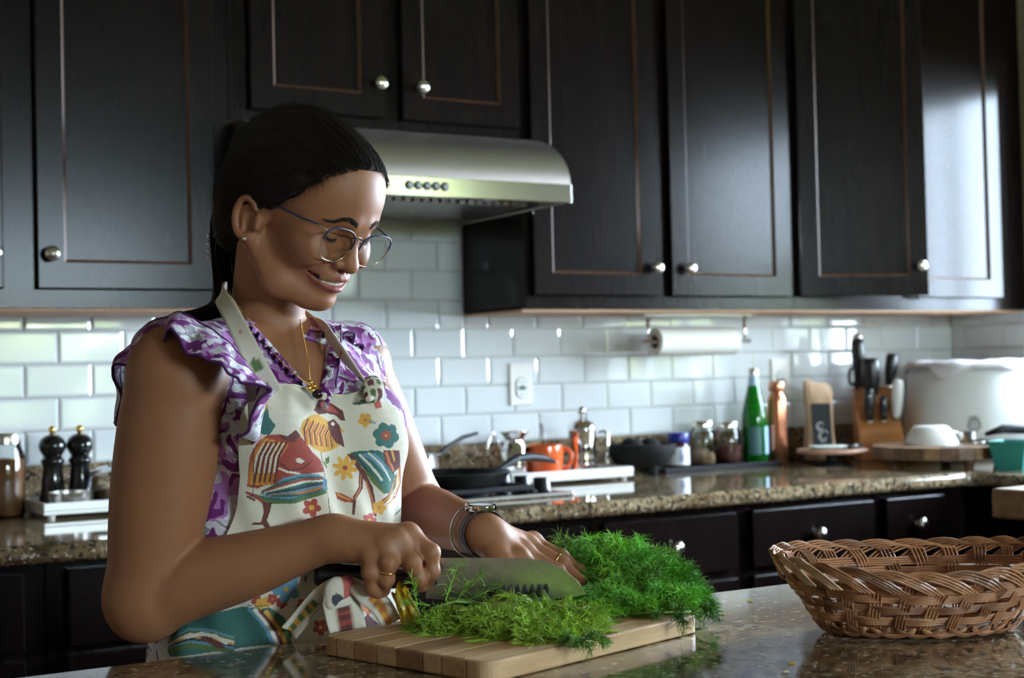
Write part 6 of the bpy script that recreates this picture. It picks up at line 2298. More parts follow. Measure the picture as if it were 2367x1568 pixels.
    ('p','yel',[(-33.8,.9529),(-34.6,.9537),(-35.0,.9551),(-35.0,.957),(-34.5,.9583),(-33.8,.9587),(-33.1,.9581),(-32.6,.9565),(-32.6,.9546),(-33.1,.9534)]),
    ('p','yel',[(-36.4,.9579),(-36.4,.9596),(-36.0,.961),(-35.2,.9615),(-34.5,.9606),(-34.1,.9593),(-34.1,.9574),(-34.5,.956),(-35.3,.9557),(-36.0,.9564)]),
    ('p','yel',[(-35.4,.9649),(-34.7,.9653),(-33.9,.9646),(-33.5,.963),(-33.5,.9613),(-34.0,.9599),(-34.7,.9595),(-35.4,.9602),(-35.9,.9618),(-35.9,.9635)]),
    ('p','yel',[(-32.1,.9643),(-31.6,.9627),(-31.6,.961),(-32.1,.9595),(-32.9,.9591),(-33.6,.9598),(-34.1,.9614),(-34.1,.9632),(-33.6,.9645),(-32.9,.9649)]),
    ('p','org',[(-33.2,.9593),(-33.3,.9584),(-33.7,.958),(-34.0,.9582),(-34.3,.9586),(-34.4,.9595),(-34.3,.9603),(-33.9,.9608),(-33.6,.9606),(-33.3,.9601)]),
    ('p','red',[(-28.4,.9596),(-29.0,.9582),(-29.8,.9576),(-30.6,.9584),(-31.1,.9599),(-31.1,.9617),(-30.6,.9631),(-29.8,.9636),(-29.0,.9629),(-28.4,.9614)]),
    ('p','red',[(-31.4,.9555),(-32.2,.9561),(-32.6,.9577),(-32.6,.9595),(-32.2,.9609),(-31.4,.9614),(-30.5,.9606),(-30.1,.9591),(-30.1,.9573),(-30.6,.9558)]),
    ('p','red',[(-34.1,.9605),(-34.1,.9622),(-33.6,.9636),(-32.9,.964),(-32.1,.9633),(-31.7,.9617),(-31.7,.96),(-32.1,.9586),(-32.9,.9582),(-33.6,.9589)]),
    ('p','red',[(-33.1,.9675),(-32.3,.9679),(-31.5,.9672),(-31.1,.9657),(-31.1,.9638),(-31.5,.9626),(-32.3,.9621),(-33.1,.9628),(-33.5,.9642),(-33.5,.966)]),
    ('p','red',[(-29.6,.967),(-29.1,.9655),(-29.1,.9636),(-29.5,.9623),(-30.4,.9618),(-31.2,.9624),(-31.7,.964),(-31.7,.9658),(-31.1,.9673),(-30.3,.9677)]),
    ('p','org',[(-30.7,.9618),(-30.9,.961),(-31.2,.9606),(-31.5,.9607),(-31.9,.9612),(-32.0,.9621),(-31.9,.9628),(-31.6,.9633),(-31.1,.9633),(-30.9,.9627)]),
    ('p','red',[(-23.6,.9543),(-24.1,.9529),(-25.0,.9523),(-25.9,.953),(-26.4,.9545),(-26.3,.9563),(-25.9,.9578),(-25.0,.9582),(-24.1,.9577),(-23.6,.9562)]),
    ('p','red',[(-26.7,.9499),(-27.5,.9506),(-28.0,.9522),(-28.0,.9541),(-27.5,.9554),(-26.7,.956),(-25.8,.9553),(-25.3,.9537),(-25.3,.9519),(-25.9,.9504)]),
    ('p','red',[(-29.7,.955),(-29.6,.9567),(-29.1,.9581),(-28.3,.9586),(-27.4,.9579),(-27.0,.9563),(-27.0,.9546),(-27.5,.9531),(-28.3,.9527),(-29.1,.9533)]),
    ('p','red',[(-28.5,.9621),(-27.6,.9626),(-26.8,.962),(-26.2,.9605),(-26.3,.9586),(-26.8,.9571),(-27.6,.9566),(-28.5,.9572),(-29.0,.9588),(-29.0,.9607)]),
    ('p','red',[(-24.8,.9619),(-24.2,.9603),(-24.2,.9585),(-24.8,.957),(-25.6,.9565),(-26.5,.9571),(-27.0,.9585),(-27.0,.9605),(-26.5,.9619),(-25.6,.9624)]),
    ('p','org',[(-26.0,.9565),(-26.1,.9556),(-26.5,.9552),(-26.8,.9553),(-27.2,.9558),(-27.3,.9566),(-27.2,.9574),(-26.9,.9579),(-26.4,.9579),(-26.2,.9573)]),
    ('p','yel',[(-34.5,.9553),(-35.0,.954),(-35.7,.9535),(-36.4,.9543),(-36.8,.9557),(-36.9,.9576),(-36.4,.9589),(-35.6,.9593),(-34.9,.9586),(-34.5,.9571)]),
    ('p','yel',[(-37.1,.9513),(-37.8,.952),(-38.3,.9535),(-38.3,.9553),(-37.9,.9566),(-37.1,.9572),(-36.4,.9565),(-36.0,.9549),(-36.0,.9531),(-36.4,.9518)]),
    ('p','yel',[(-39.7,.9561),(-39.7,.9579),(-39.2,.9593),(-38.6,.9598),(-37.8,.9591),(-37.4,.9576),(-37.3,.9558),(-37.8,.9544),(-38.6,.954),(-39.3,.9545)]),
    ('p','yel',[(-38.6,.9631),(-37.9,.9636),(-37.2,.963),(-36.8,.9615),(-36.8,.9596),(-37.3,.9583),(-38.0,.9579),(-38.7,.9584),(-39.1,.96),(-39.1,.9619)]),
    ('p','yel',[(-35.5,.9627),(-35.0,.9612),(-35.0,.9593),(-35.4,.958),(-36.2,.9576),(-36.9,.9583),(-37.4,.9597),(-37.3,.9615),(-36.9,.9629),(-36.2,.9634)]),
    ('p','org',[(-36.5,.9576),(-36.6,.9569),(-36.9,.9564),(-37.3,.9564),(-37.6,.9571),(-37.7,.9579),(-37.5,.9587),(-37.2,.9591),(-36.9,.959),(-36.6,.9584)]),
    ('p','pink',[(-11.5,.9513),(-12.2,.9501),(-13.1,.9495),(-14.1,.9505),(-14.7,.952),(-14.7,.9538),(-14.1,.9552),(-13.1,.9552),(-12.1,.9548),(-11.5,.953)]),
    ('p','pink',[(-15.1,.9475),(-16.0,.9483),(-16.5,.9499),(-16.5,.9517),(-16.0,.9531),(-15.0,.9534),(-14.0,.9527),(-13.4,.951),(-13.4,.9492),(-14.1,.948)]),
    ('p','pink',[(-18.3,.9527),(-18.3,.9546),(-17.7,.9559),(-16.8,.9563),(-16.0,.9555),(-15.4,.954),(-15.4,.9521),(-15.9,.9508),(-16.8,.9504),(-17.8,.9512)]),
    ('p','pink',[(-17.1,.9597),(-16.1,.9601),(-15.3,.9593),(-14.7,.9578),(-14.7,.956),(-15.2,.9546),(-16.2,.9543),(-17.0,.955),(-17.6,.9566),(-17.6,.9584)]),
    ('p','pink',[(-12.8,.9588),(-12.3,.9572),(-12.2,.9553),(-12.8,.954),(-13.8,.9539),(-14.9,.9545),(-15.4,.9561),(-15.4,.9579),(-14.8,.9592),(-13.8,.9596)]),
    ('p','org',[(-14.3,.954),(-14.4,.953),(-14.8,.9527),(-15.3,.9528),(-15.6,.9534),(-15.8,.9543),(-15.7,.9551),(-15.2,.9553),(-14.7,.9552),(-14.4,.9547)]),
    ('p','blue',[(-16.8,.963),(-18.4,.9609),(-20.5,.9611),(-22.4,.9636),(-23.5,.9675),(-23.2,.9712),(-21.8,.9734),(-19.7,.9731),(-17.8,.9705),(-16.6,.9665)]),
    ('p','blue',[(-25.5,.956),(-27.0,.9582),(-27.6,.9623),(-27.2,.9668),(-25.7,.9699),(-24.1,.9706),(-22.6,.9683),(-21.9,.9642),(-22.4,.9597),(-23.7,.9566)]),
    ('p','blue',[(-31.5,.9708),(-31.0,.9744),(-29.5,.9767),(-27.3,.9773),(-25.5,.9754),(-24.7,.972),(-25.2,.9684),(-26.8,.9659),(-28.9,.9656),(-30.7,.9673)]),
    ('p','blue',[(-27.0,.9874),(-25.3,.9874),(-23.7,.9848),(-22.9,.9804),(-23.0,.9763),(-24.2,.9736),(-26.0,.9736),(-27.6,.9763),(-28.5,.9804),(-28.2,.9848)]),
    ('p','blue',[(-18.0,.9821),(-17.3,.9785),(-18.0,.9746),(-19.7,.9719),(-21.7,.9714),(-23.3,.9732),(-24.0,.9767),(-23.4,.9807),(-21.7,.9836),(-19.7,.9841)]),
    ('p','yel',[(-22.6,.9719),(-22.9,.9703),(-23.5,.9694),(-24.3,.9695),(-25.0,.9706),(-25.3,.9723),(-25.0,.9739),(-24.3,.9748),(-23.5,.9747),(-22.8,.9736)]),
    ('l','grn',.0012,[(-19.1,.9487),(-14.2,.9492),(-11.4,.9577)]),
    ('l','navy',.0004,[(-43.1,.9563),(-10.5,.951)]),
    ('p','blue',[(-21.9,.9851),(-15.5,.9898),(-17.3,.9824),(-21.3,.9787)]),
    ('p','grn',[(-13.9,.9833),(-11.4,.9844),(-12.6,.9767)]),
    ('p','red',[(1.7,.922),(1.1,.9201),(-.1,.9193),(-1.5,.92),(-2.5,.9221),(-2.7,.9244),(-2.0,.9262),(-.7,.9269),(.6,.9263),(1.6,.9242)]),
    ('p','red',[(-2.9,.9153),(-4.2,.9162),(-5.1,.9183),(-5.2,.9209),(-4.4,.923),(-3.2,.9238),(-1.9,.9231),(-.9,.9208),(-.9,.9183),(-1.6,.9161)]),
    ('p','red',[(-8.6,.922),(-8.6,.9245),(-7.7,.9263),(-6.3,.927),(-4.7,.9263),(-3.7,.9244),(-3.7,.9221),(-4.6,.9202),(-6.0,.9193),(-7.6,.9204)]),
    ('p','red',[(-7.0,.9324),(-5.6,.933),(-4.2,.932),(-3.2,.9299),(-2.9,.9273),(-3.6,.9254),(-5.0,.9248),(-6.4,.9259),(-7.5,.928),(-7.7,.9306)]),
    ('p','red',[(-.7,.9324),(.1,.9304),(.3,.9279),(-.4,.9257),(-1.6,.9247),(-3.0,.9254),(-3.8,.9272),(-3.9,.9299),(-3.1,.932),(-1.9,.9329)]),
    ('p','yel',[(-2.2,.9243),(-2.4,.9234),(-2.8,.9228),(-3.7,.923),(-4.1,.9237),(-4.4,.9249),(-4.1,.9259),(-3.5,.9265),(-2.9,.9264),(-2.3,.9256)]),
    ('p','dred',[(13.6,.9117),(12.4,.9101),(10.9,.9097),(9.4,.9106),(8.4,.9125),(8.3,.9147),(9.0,.9167),(10.5,.9172),(12.3,.9163),(13.5,.9141)]),
    ('p','dred',[(8.2,.9058),(7.1,.9063),(6.4,.9087),(6.3,.9112),(6.8,.9132),(7.9,.9142),(9.0,.9133),(9.9,.9111),(9.9,.9087),(9.2,.9065)]),
    ('p','dred',[(3.7,.9119),(3.6,.9142),(4.3,.9162),(5.4,.9172),(6.6,.9166),(7.4,.9148),(7.5,.9125),(6.8,.9105),(5.6,.9095),(4.4,.9101)]),
    ('p','dred',[(4.8,.9226),(5.8,.9233),(7.1,.9224),(8.0,.9203),(8.1,.9177),(7.5,.9159),(6.4,.9151),(5.3,.9161),(4.5,.9181),(4.2,.9204)]),
    ('p','dred',[(11.0,.9224),(12.0,.9202),(11.9,.9178),(10.8,.916),(9.3,.9152),(8.1,.9159),(7.4,.9179),(7.4,.9202),(8.1,.9224),(9.5,.9232)]),
    ('p','yel',[(8.8,.9149),(8.6,.9138),(8.2,.9133),(7.6,.9134),(7.0,.9142),(6.9,.9153),(7.1,.9163),(7.6,.9171),(8.2,.9168),(8.7,.916)]),
    ('p','org',[(41.4,.9349),(40.7,.9331),(39.1,.9324),(37.4,.9335),(35.8,.9358),(35.7,.9381),(36.9,.9401),(38.6,.9403),(40.3,.9395),(41.3,.9374)]),
    ('p','org',[(35.0,.929),(32.7,.9303),(31.2,.9327),(30.9,.9358),(32.5,.9372),(34.8,.938),(36.9,.9367),(38.0,.9344),(38.2,.9316),(37.1,.9296)]),
    ('p','org',[(26.1,.9374),(25.8,.9398),(26.9,.9418),(29.3,.9419),(32.2,.9407),(33.9,.9386),(34.0,.936),(32.1,.9347),(29.6,.9342),(27.5,.9352)]),
    ('p','org',[(28.0,.9477),(30.7,.948),(33.4,.9463),(35.3,.9438),(35.7,.9414),(34.2,.9394),(31.7,.9394),(28.9,.9408),(27.3,.9432),(26.9,.9461)]),
    ('p','org',[(38.9,.946),(40.0,.9438),(40.2,.9413),(38.9,.9392),(37.2,.9385),(35.3,.9393),(34.1,.9415),(34.1,.944),(35.4,.9461),(37.1,.9469)]),
    ('p','yel',[(36.5,.9381),(36.1,.9372),(35.2,.9369),(34.1,.937),(33.0,.9382),(32.8,.9393),(33.2,.9405),(34.3,.9405),(35.5,.9403),(36.4,.9393)]),
    ('p','dred',[(26.1,.9236),(34.1,.9312),(43.4,.9151),(49.8,.9129),(48.5,.9084),(30.8,.9144)]),
]
# ------------------------------------------------------------------ clothing
def blouse_material():
    t = NT('blouse')
    v = t.coord()
    w = t.noise(v, 14, 3, .5)
    dv = t.n('VectorMath', operation='SCALE')
    nz = t.n('TexNoise')
    nz.inputs['Scale'].default_value = 22
    t.l(v, nz.inputs['Vector'])
    t.l(nz.outputs['Color'], dv.inputs[0])
    dv.inputs['Scale'].default_value = .05
    ad = t.n('VectorMath', operation='ADD')
    t.l(v, ad.inputs[0])
    t.l(dv.outputs[0], ad.inputs[1])
    a = t.noise(ad.outputs[0], 46, 1, .4, .8)
    b = t.noise(ad.outputs[0], 50, 1, .4, 1.2)
    bm = t.n('Mapping')
    bm.inputs['Location'].default_value = (3, 1, 7)
    t.l(ad.outputs[0], bm.inputs['Vector'])
    c = t.noise(bm.outputs[0], 48, 1, .4, .6)
    base = t.ramp(b, [(.0, (.50, .48, .53)), (.47, (.62, .60, .63)), (.58, (.24, .23, .26))], 'CONSTANT')
    lil = t.ramp(a, [(.53, (0, 0, 0)), (.55, (1, 1, 1))])
    c1 = t.mix(lil, base, (.36, .15, .38))
    dk = t.ramp(c, [(.53, (0, 0, 0)), (.55, (1, 1, 1))])
    t.col(t.mix(dk, c1, (.13, .008, .125)))
    t.set(Roughness=.75)
    fw = t.noise(t.coord((1, 1, 1)), 900, 2)
    t.bump(fw, .12, .0006)
    M['blouse'] = t.m
    plain('purple_edge', (.06, .006, .09), .7)
    plain('apron_plain', (.62, .56, .43), .85, var=.06, scale=200)
    plain('jeans', (.02, .03, .055), .85, var=.3, scale=120)
    plain('shoe', (.03, .028, .026), .6)
    t = NT('apron')
    at_ = t.n('Attribute', attribute_name='Col')
    wv = t.noise(t.coord(), 700, 2)
    t.col(t.mix(t.ramp(wv, [(.3, (0, 0, 0)), (.8, (.22, .22, .22))]), at_.outputs['Color'], (.30, .26, .20)))
    t.set(Roughness=.85)
    t.bump(wv, .15, .0005)
    M['apron'] = t.m
    plain('yellow_foil', (.62, .40, .015), .28, var=.25, scale=70)
    plain('strap_leather', (.028, .020, .018), .5)
    plain('garnet', (.02, .004, .006), .15)


blouse_material()
MID = frame(34.0, 0.0)                               # where the neckline and pendant sit
AXIS = J['belly'].copy()
TR_B = trunk_prims(.005)


def trunk_r(dirs, z, prims, lo=.02, hi=.32):
    """radius of the trunk from its vertical axis along horizontal unit directions at height z"""
    a, b = np.full(len(z), lo), np.full(len(z), hi)
    O = np.stack([np.full(len(z), AXIS[0]), np.full(len(z), AXIS[1]), z], 1)
    for _ in range(13):
        m = (a + b) / 2
        f = hfield(prims, O + dirs * m[:, None])
        a, b = np.where(f < 0, m, a), np.where(f < 0, b, m)
    return a


def pdir(phi):
    """horizontal unit direction at angle phi (degrees) from the apron's middle, + towards her left"""
    p = np.radians(phi)
    return np.cos(p)[:, None] * MID[0] + np.sin(p)[:, None] * MID[1]


def blouse():
    lo, hi, h = np.array([-.36, -2.06, .80]), np.array([.12, -1.66, 1.34]), .0034
    g = field(TR_B, lo, hi, h)
    ax = [g.lo[i] + h * np.arange(g.n[i]) for i in range(3)]
    P = np.stack(np.meshgrid(*ax, indexing='ij'), -1)
    q = P - AXIS
    fw, lat, z = q @ MID[0], q @ MID[1], P[..., 2]
    hw = .005 + .62 * (z - 1.186)
    v = np.maximum(np.abs(lat - .004) - hw, .03 - fw)        # V opening: inside when negative
    f = -smin(-g.f, v.astype(np.float32), .003)
    # soft folds
    f += (.0022 * np.sin(lat * 95 + z * 40) * np.clip((1.16 - z) / .08, 0, 1)).astype(np.float32)
    g.f = f
    V, Q = surface_nets(g)
    V = relax(V, Q, 2)
    b = link('blouse', np_mesh('blouse', V - _po, Q, 'blouse'), person)
    b['label'] = 'purple and grey leaf print blouse'
    return b


def spline(P, n):
    P = np.asarray(P, float)
    m = len(P)
    out = []
    for u in np.linspace(0, m - 1, n):
        i = min(int(u), m - 2)
        t = u - i
        p0, p1, p2, p3 = P[max(i - 1, 0)], P[i], P[i + 1], P[min(i + 2, m - 1)]
        out.append(.5 * ((2 * p1) + (p2 - p0) * t + (2 * p0 - 5 * p1 + 4 * p2 - p3) * t * t + (3 * p1 - p0 - 3 * p2 + p3) * t ** 3))
    return np.array(out)


def strip(A, B, m, wave=None, bow=0.0):
    """sheet between two curves; wave(i, t) adds an offset along the sheet normal"""
    n = len(A)
    V = np.zeros((n, m + 1, 3))
    for i in range(n):
        tan = nrm(A[min(i + 1, n - 1)] - A[max(i - 1, 0)])
        nn = nrm(np.cross(tan, B[i] - A[i]))
        for k in range(m + 1):
            t = k / m
            off = (wave(i / (n - 1), t) if wave else 0) + bow * math.sin(math.pi * t)
            V[i, k] = A[i] * (1 - t) + B[i] * t + nn * off
    idx = np.arange(n * (m + 1)).reshape(n, m + 1)
    Q = np.stack([idx[:-1, :-1], idx[1:, :-1], idx[1:, 1:], idx[:-1, 1:]], -1).reshape(-1, 4)
    return V.reshape(-1, 3), Q, V


def solid(o, th):
    sd = o.modifiers.new('solid', 'SOLIDIFY')
    sd.thickness, sd.offset = th, 0
    return o


def ruffles(bl):
    for nm, A, B, n, fr in (('sleeve_ruffle', RUF_IN, RUF_OUT, 150, 6.0), ('sleeve_ruffle', RUF_L_IN, RUF_L_OUT, 50, 4.0)):
        a, b = spline(A, n), spline(B, n)
        V, Q, G_ = strip(a, b, 14, lambda s, t: (.0062 * math.sin(2 * math.pi * fr * s + 1.3 * math.sin(9 * s)) + .0015 * math.sin(2 * math.pi * fr * 2.3 * s)) * t ** 1.2, .012)
        o = solid(link(nm, np_mesh(nm, V - _po, Q, 'blouse'), bl), .0012)
        part('hem', MB().tube([tuple(p - _po) for p in G_[:, -1]], .0017, 6), 'purple_edge', o, smooth=True)
        part('gather_line', MB().tube([tuple(p - _po) for p in G_[:, 5] + UP * .001], .0012, 6), 'purple_edge', o, smooth=True)
    # collar ruffle down both sides of the V
    for s in (-1, 1):
        zs = np.linspace(1.196, 1.268, 60)
        lat = .004 + s * (.005 + .62 * (zs - 1.186))
        pts = []
        for z, l in zip(zs, lat):
            a, b = .0, .30
            base = AXIS + MID[1] * l
            base = np.array([base[0], base[1], z])
            for _ in range(13):
                m = (a + b) / 2
                if hfield(TR_B, (base + MID[0] * m)[None])[0] < 0:
                    a = m
                else:
                    b = m
            pts.append(base + MID[0] * (a + .002))
        pts = np.array(pts)
        out = pts + MID[1] * s * .012 + MID[0] * .007
        V, Q, G_ = strip(pts, out, 6, lambda u, t: .0042 * math.sin(2 * math.pi * 9 * u + s) * (t ** .8) + .002 * math.sin(2 * math.pi * 21 * u) * t)
        o = solid(link('collar_ruffle', np_mesh('collar_ruffle', V - _po, Q, 'blouse'), bl), .0010)
        part('hem', MB().tube([tuple(p - _po) for p in G_[:, -1]], .0011, 6), 'purple_edge', o, smooth=True)
    # tie cord at the keyhole
    z0 = 1.214
    c = AXIS + MID[0] * .118 + MID[1] * .002
    pts = [np.array([c[0], c[1], z]) + MID[1] * .004 * math.sin(k * 1.3) + MID[0] * .004 * math.sin(k) for k, z in enumerate(np.linspace(1.218, 1.172, 10))]
    part('neck_tie', MB().tube([tuple(p - _po) for p in pts], .0028, 8), 'blouse', bl, smooth=True)


# apron -----------------------------------------------------------
TR_A = trunk_prims(.009)
AP_Z = np.array([.60, .80, .90, .935, .98, 1.027, 1.066, 1.10, 1.14, 1.167, 1.185, 1.200])
AP_L = np.array([-92, -90, -86, -78, -66, -53, -47, -43.5, -42, -41, -38, -36.0])
AP_R = np.array([92, 90, 88, 84, 80, 74, 68, 61, 53, 46, 41, 39.0])


def apron_grid(nu, nz, z0=.62, z1=1.200):
    zz = np.linspace(z0, z1, nz)
    G = np.zeros((nz, nu, 3))
    UV = np.zeros((nz, nu, 2))
    u = np.linspace(0, 1, nu)
    # smoothed support of the trunk so that the cloth hangs taut
    ph = np.linspace(-110, 110, 90)
    zc = np.linspace(z0 - .01, 1.215, 64)
    PH, ZC = np.meshgrid(ph, zc)
    rad = trunk_r(pdir(PH.ravel()), ZC.ravel(), TR_A).reshape(PH.shape)
    sm = rad.copy()
    for _ in range(7):
        p = np.pad(sm, ((0, 0), (1, 1)), 'edge')
        sm = np.maximum(rad, (p[:, :-2] + p[:, 2:]) / 2)
        p = np.pad(sm, ((1, 1), (0, 0)), 'edge')
        sm = np.maximum(rad, .4 * sm + .3 * (p[:-2] + p[2:]))
    top = np.interp(u, [0, .25, .5, .75, 1], [1.200, 1.198, 1.188, 1.184, 1.192])
    for k, z in enumerate(zz):
        f = (z - z0) / (z1 - z0)
        zrow = z0 + (top - z0) * f
        a, b = np.interp(zrow, AP_Z, AP_L), np.interp(zrow, AP_Z, AP_R)
        phi = a + (b - a) * u
        iu = (phi - ph[0]) / (ph[1] - ph[0])
        iz = (zrow - zc[0]) / (zc[1] - zc[0])
        i0, j0 = np.clip(iu.astype(int), 0, 88), np.clip(iz.astype(int), 0, 62)
        fu, fz = iu - i0, iz - j0
        r = (sm[j0, i0] * (1 - fu) + sm[j0, i0 + 1] * fu) * (1 - fz) + (sm[j0 + 1, i0] * (1 - fu) + sm[j0 + 1, i0 + 1] * fu) * fz
        # billow at the waist on her left, small drag folds, gathers under the top hem
        r = r + .010 * np.exp(-((zrow - 1.065) / .05) ** 2) * np.clip((phi - 15) / 30, 0, 1)
        r = r + .0018 * np.sin(phi * .30 + zrow * 60) * np.clip((1.15 - zrow) / .1, 0, 1)
        r = r + .0016 * np.sin(phi * .55) * np.exp(-((zrow - 1.19) / .018) ** 2)
        if z < .95:
            r = r + (.95 - zrow) * (.10 + .10 * np.sin(phi * .16))
        D = pdir(phi)
        G[k] = np.stack([np.full(nu, AXIS[0]), np.full(nu, AXIS[1]), zrow], 1) + D * r[:, None]
        UV[k, :, 0], UV[k, :, 1] = phi, zrow
    return G, UV


def in_poly(P, poly):
    x, y = P[:, 0], P[:, 1]
    r = np.zeros(len(P), bool)
    n = len(poly)
    for i in range(n):
        (x0, y0), (x1, y1) = poly[i], poly[i - 1]
        c = (y0 > y) != (y1 > y)
        with np.errstate(divide='ignore', invalid='ignore'):
            r ^= c & (x < (x1 - x0) * (y - y0) / (y1 - y0) + x0)
    return r


def near_line(P, pts, w):
    """distance of points to a polyline in the cloth plane (degrees scaled to metres) < w"""
    d = np.full(len(P), 9.0)
    S = np.array([AP_S, 1.0])
    Q = P * S
    pts = np.asarray(pts) * S
    for i in range(len(pts) - 1):
        ab = pts[i + 1] - pts[i]
        t = np.clip(((Q - pts[i]) @ ab) / max(ab @ ab, 1e-12), 0, 1)
        d = np.minimum(d, np.linalg.norm(Q - pts[i] - t[:, None] * ab, axis=1))
    return d < w


AP_S = .00215                                         # metres of cloth per degree
INK = {'red': (.30, .035, .022), 'dred': (.10, .012, .014), 'yel': (.58, .30, .035), 'org': (.48, .13, .025), 'teal': (.012, .11, .095), 'blue': (.10, .24, .34),
       'grn': (.06, .13, .03), 'wht': (.66, .62, .52), 'navy': (.012, .03, .05), 'pink': (.42, .07, .06), 'cream': (.60, .55, .44)}


def paint(UV):
    """the printed roosters and flowers: ('p', ink, polygon) and ('l', ink, half width, polyline), in cloth coordinates"""
    P = UV.reshape(-1, 2)
    C = np.tile(np.array(INK['cream']), (len(P), 1))
    for it in PRINT:
        if it[0] == 'p':
            pts = np.asarray(it[2], float)
            ix = np.nonzero((P[:, 0] > pts[:, 0].min()) & (P[:, 0] < pts[:, 0].max()) & (P[:, 1] > pts[:, 1].min()) & (P[:, 1] < pts[:, 1].max()))[0]
            if len(ix):
                C[ix[in_poly(P[ix], it[2])]] = INK[it[1]]
        else:
            pts = np.asarray(it[3], float)
            box = (P[:, 0] > pts[:, 0].min() - 6) & (P[:, 0] < pts[:, 0].max() + 6) & (P[:, 1] > pts[:, 1].min() - .012) & (P[:, 1] < pts[:, 1].max() + .012)
            ix = np.nonzero(box)[0]
            if len(ix):
                m = near_line(P[ix], pts, it[2])
                C[ix[m]] = INK[it[1]]
    return C


def apron():
    nu, nz = 400, 620
    G_, UV = apron_grid(nu, nz)
    idx = np.arange(nu * nz).reshape(nz, nu)
    Q = np.stack([idx[:-1, :-1], idx[:-1, 1:], idx[1:, 1:], idx[1:, :-1]], -1).reshape(-1, 4)
    a = link('apron', np_mesh('apron', G_.reshape(-1, 3) - _po, Q, 'apron', paint(UV)), person)
    a['label'] = 'cream cotton apron printed with roosters and flowers'
    sd = a.modifiers.new('solid', 'SOLIDIFY')
    sd.thickness, sd.offset = .0014, -1
    part('top_hem', MB().tube([tuple(p - _po) for p in G_[-1]], .0016, 6), 'apron_plain', a, smooth=True)
    # neck straps
    for path, w0, w1, tw in ((STRAP_R, .0125, .0085, .5), (STRAP_L, .0095, .0080, 1.1)):
        c = spline(path, 60)
        A, B = [], []
        for i in range(60):
            tan = nrm(c[min(i + 1, 59)] - c[max(i - 1, 0)])
            out = nrm(np.array([c[i][0] - AXIS[0], c[i][1] - AXIS[1], .25 * .1]))
            side = nrm(np.cross(tan, out))
            f = i / 59
            tw_ = tw * math.sin(math.pi * min(1, f * 1.3)) * .9
            side = side * math.cos(tw_) + np.cross(tan, side) * math.sin(tw_)
            w = w0 * (1 - f) + w1 * f
            A.append(c[i] - side * w)
            B.append(c[i] + side * w)
        V, Q, _ = strip(np.array(A), np.array(B), 6, None, .0015)
        cols = np.tile(np.array(INK['cream']), (len(V), 1))
        for (f0, ink, rr) in ((.18, 'grn', .006), (.22, 'grn', .004), (.08, 'dred', .004), (.40, 'org', .003)):
            ctr = V.reshape(60, 7, 3)[int(f0 * 59), 3]
            cols[np.linalg.norm(V - ctr, axis=1) < rr] = INK[ink]
        o = solid(link('neck_strap', np_mesh('neck_strap', V - _po, Q, 'apron', cols), a), .0016)
    # knot where her left strap meets the bib
    g = [Prim('e', (KNOT[0], np.array([.014, .010, .016]), None), .004)]
    for k in range(5):
        d = np.array([math.cos(k * 1.3) * .011, math.sin(k * 2.1) * .008, .011 * math.sin(k * 1.9 + .5)])
        g.append(Prim('c', (KNOT[0], KNOT[0] + d, .006, .005), .004))
    V, Q = surface_nets(field(g, KNOT[0] - .035, KNOT[0] + .035, .0018))
    cols = np.tile(np.array(INK['cream']), (len(V), 1))
    n_ = np.sin(V[:, 0] * 320 + 40 * V[:, 2]) * np.sin(V[:, 2] * 210 + V[:, 1] * 300 + 1)
    cols[n_ > .35] = INK['dred']
    cols[n_ < -.5] = INK['grn']
    link('strap_knot', np_mesh('strap_knot', V - _po, Q, 'apron', cols), a)
    # waist tie, knotted in front, ends hanging
    for path, w, inks in ((TIE_A, .010, ('grn', 'yel')), (TIE_B, .021, ('dred', 'red')), (TIE_C, .012, ('org', 'yel'))):
        c = spline(path, 40)
        A, B = [], []
        for i in range(40):
            tan = nrm(c[min(i + 1, 39)] - c[max(i - 1, 0)])
            out = nrm(np.array([c[i][0] - AXIS[0], c[i][1] - AXIS[1], 0]))
            side = nrm(np.cross(tan, out))
            ww = w * (.45 + .55 * min(1, i / 12))
            A.append(c[i] - side * ww)
            B.append(c[i] + side * ww)
        V, Q, _ = strip(np.array(A), np.array(B), 8, lambda s, t: .003 * math.sin(6 * t + 5 * s), .002)
        cols = np.tile(np.array(INK['cream']), (len(V), 1))
        f = np.repeat(np.linspace(0, 1, 40), 9)
        t = np.tile(np.linspace(0, 1, 9), 40)
        cols[(t > .25) & (t < .75) & (f > .42)] = INK[inks[0]]
        cols[(np.abs(t - .5) < .14) & (f > .5) & (np.sin(f * 40) > 0)] = INK[inks[1]]
        solid(link('waist_tie', np_mesh('waist_tie', V - _po, Q, 'apron', cols), a), .0016)
    kc = TIE_B[0] + np.array([0, -.004, -.012])
    g = [Prim('e', (kc, np.array([.016, .010, .018]), None), .004), Prim('c', (kc, kc + np.array([.012, -.002, .012]), .008, .007), .004), Prim('c', (kc, kc + np.array([-.010, -.004, -.010]), .008, .007), .004)]
    V, Q = surface_nets(field(g, kc - .045, kc + .045, .0018))
    cols = np.tile(np.array(INK['cream']), (len(V), 1))
    cols[V[:, 0] > kc[0] + .004] = INK['pink']
    cols[np.linalg.norm(V - kc - np.array([-.004, -.010, -.006]), axis=1) < .007] = INK['navy']
    link('waist_knot', np_mesh('waist_knot', V - _po, Q, 'apron', cols), a)
    return a


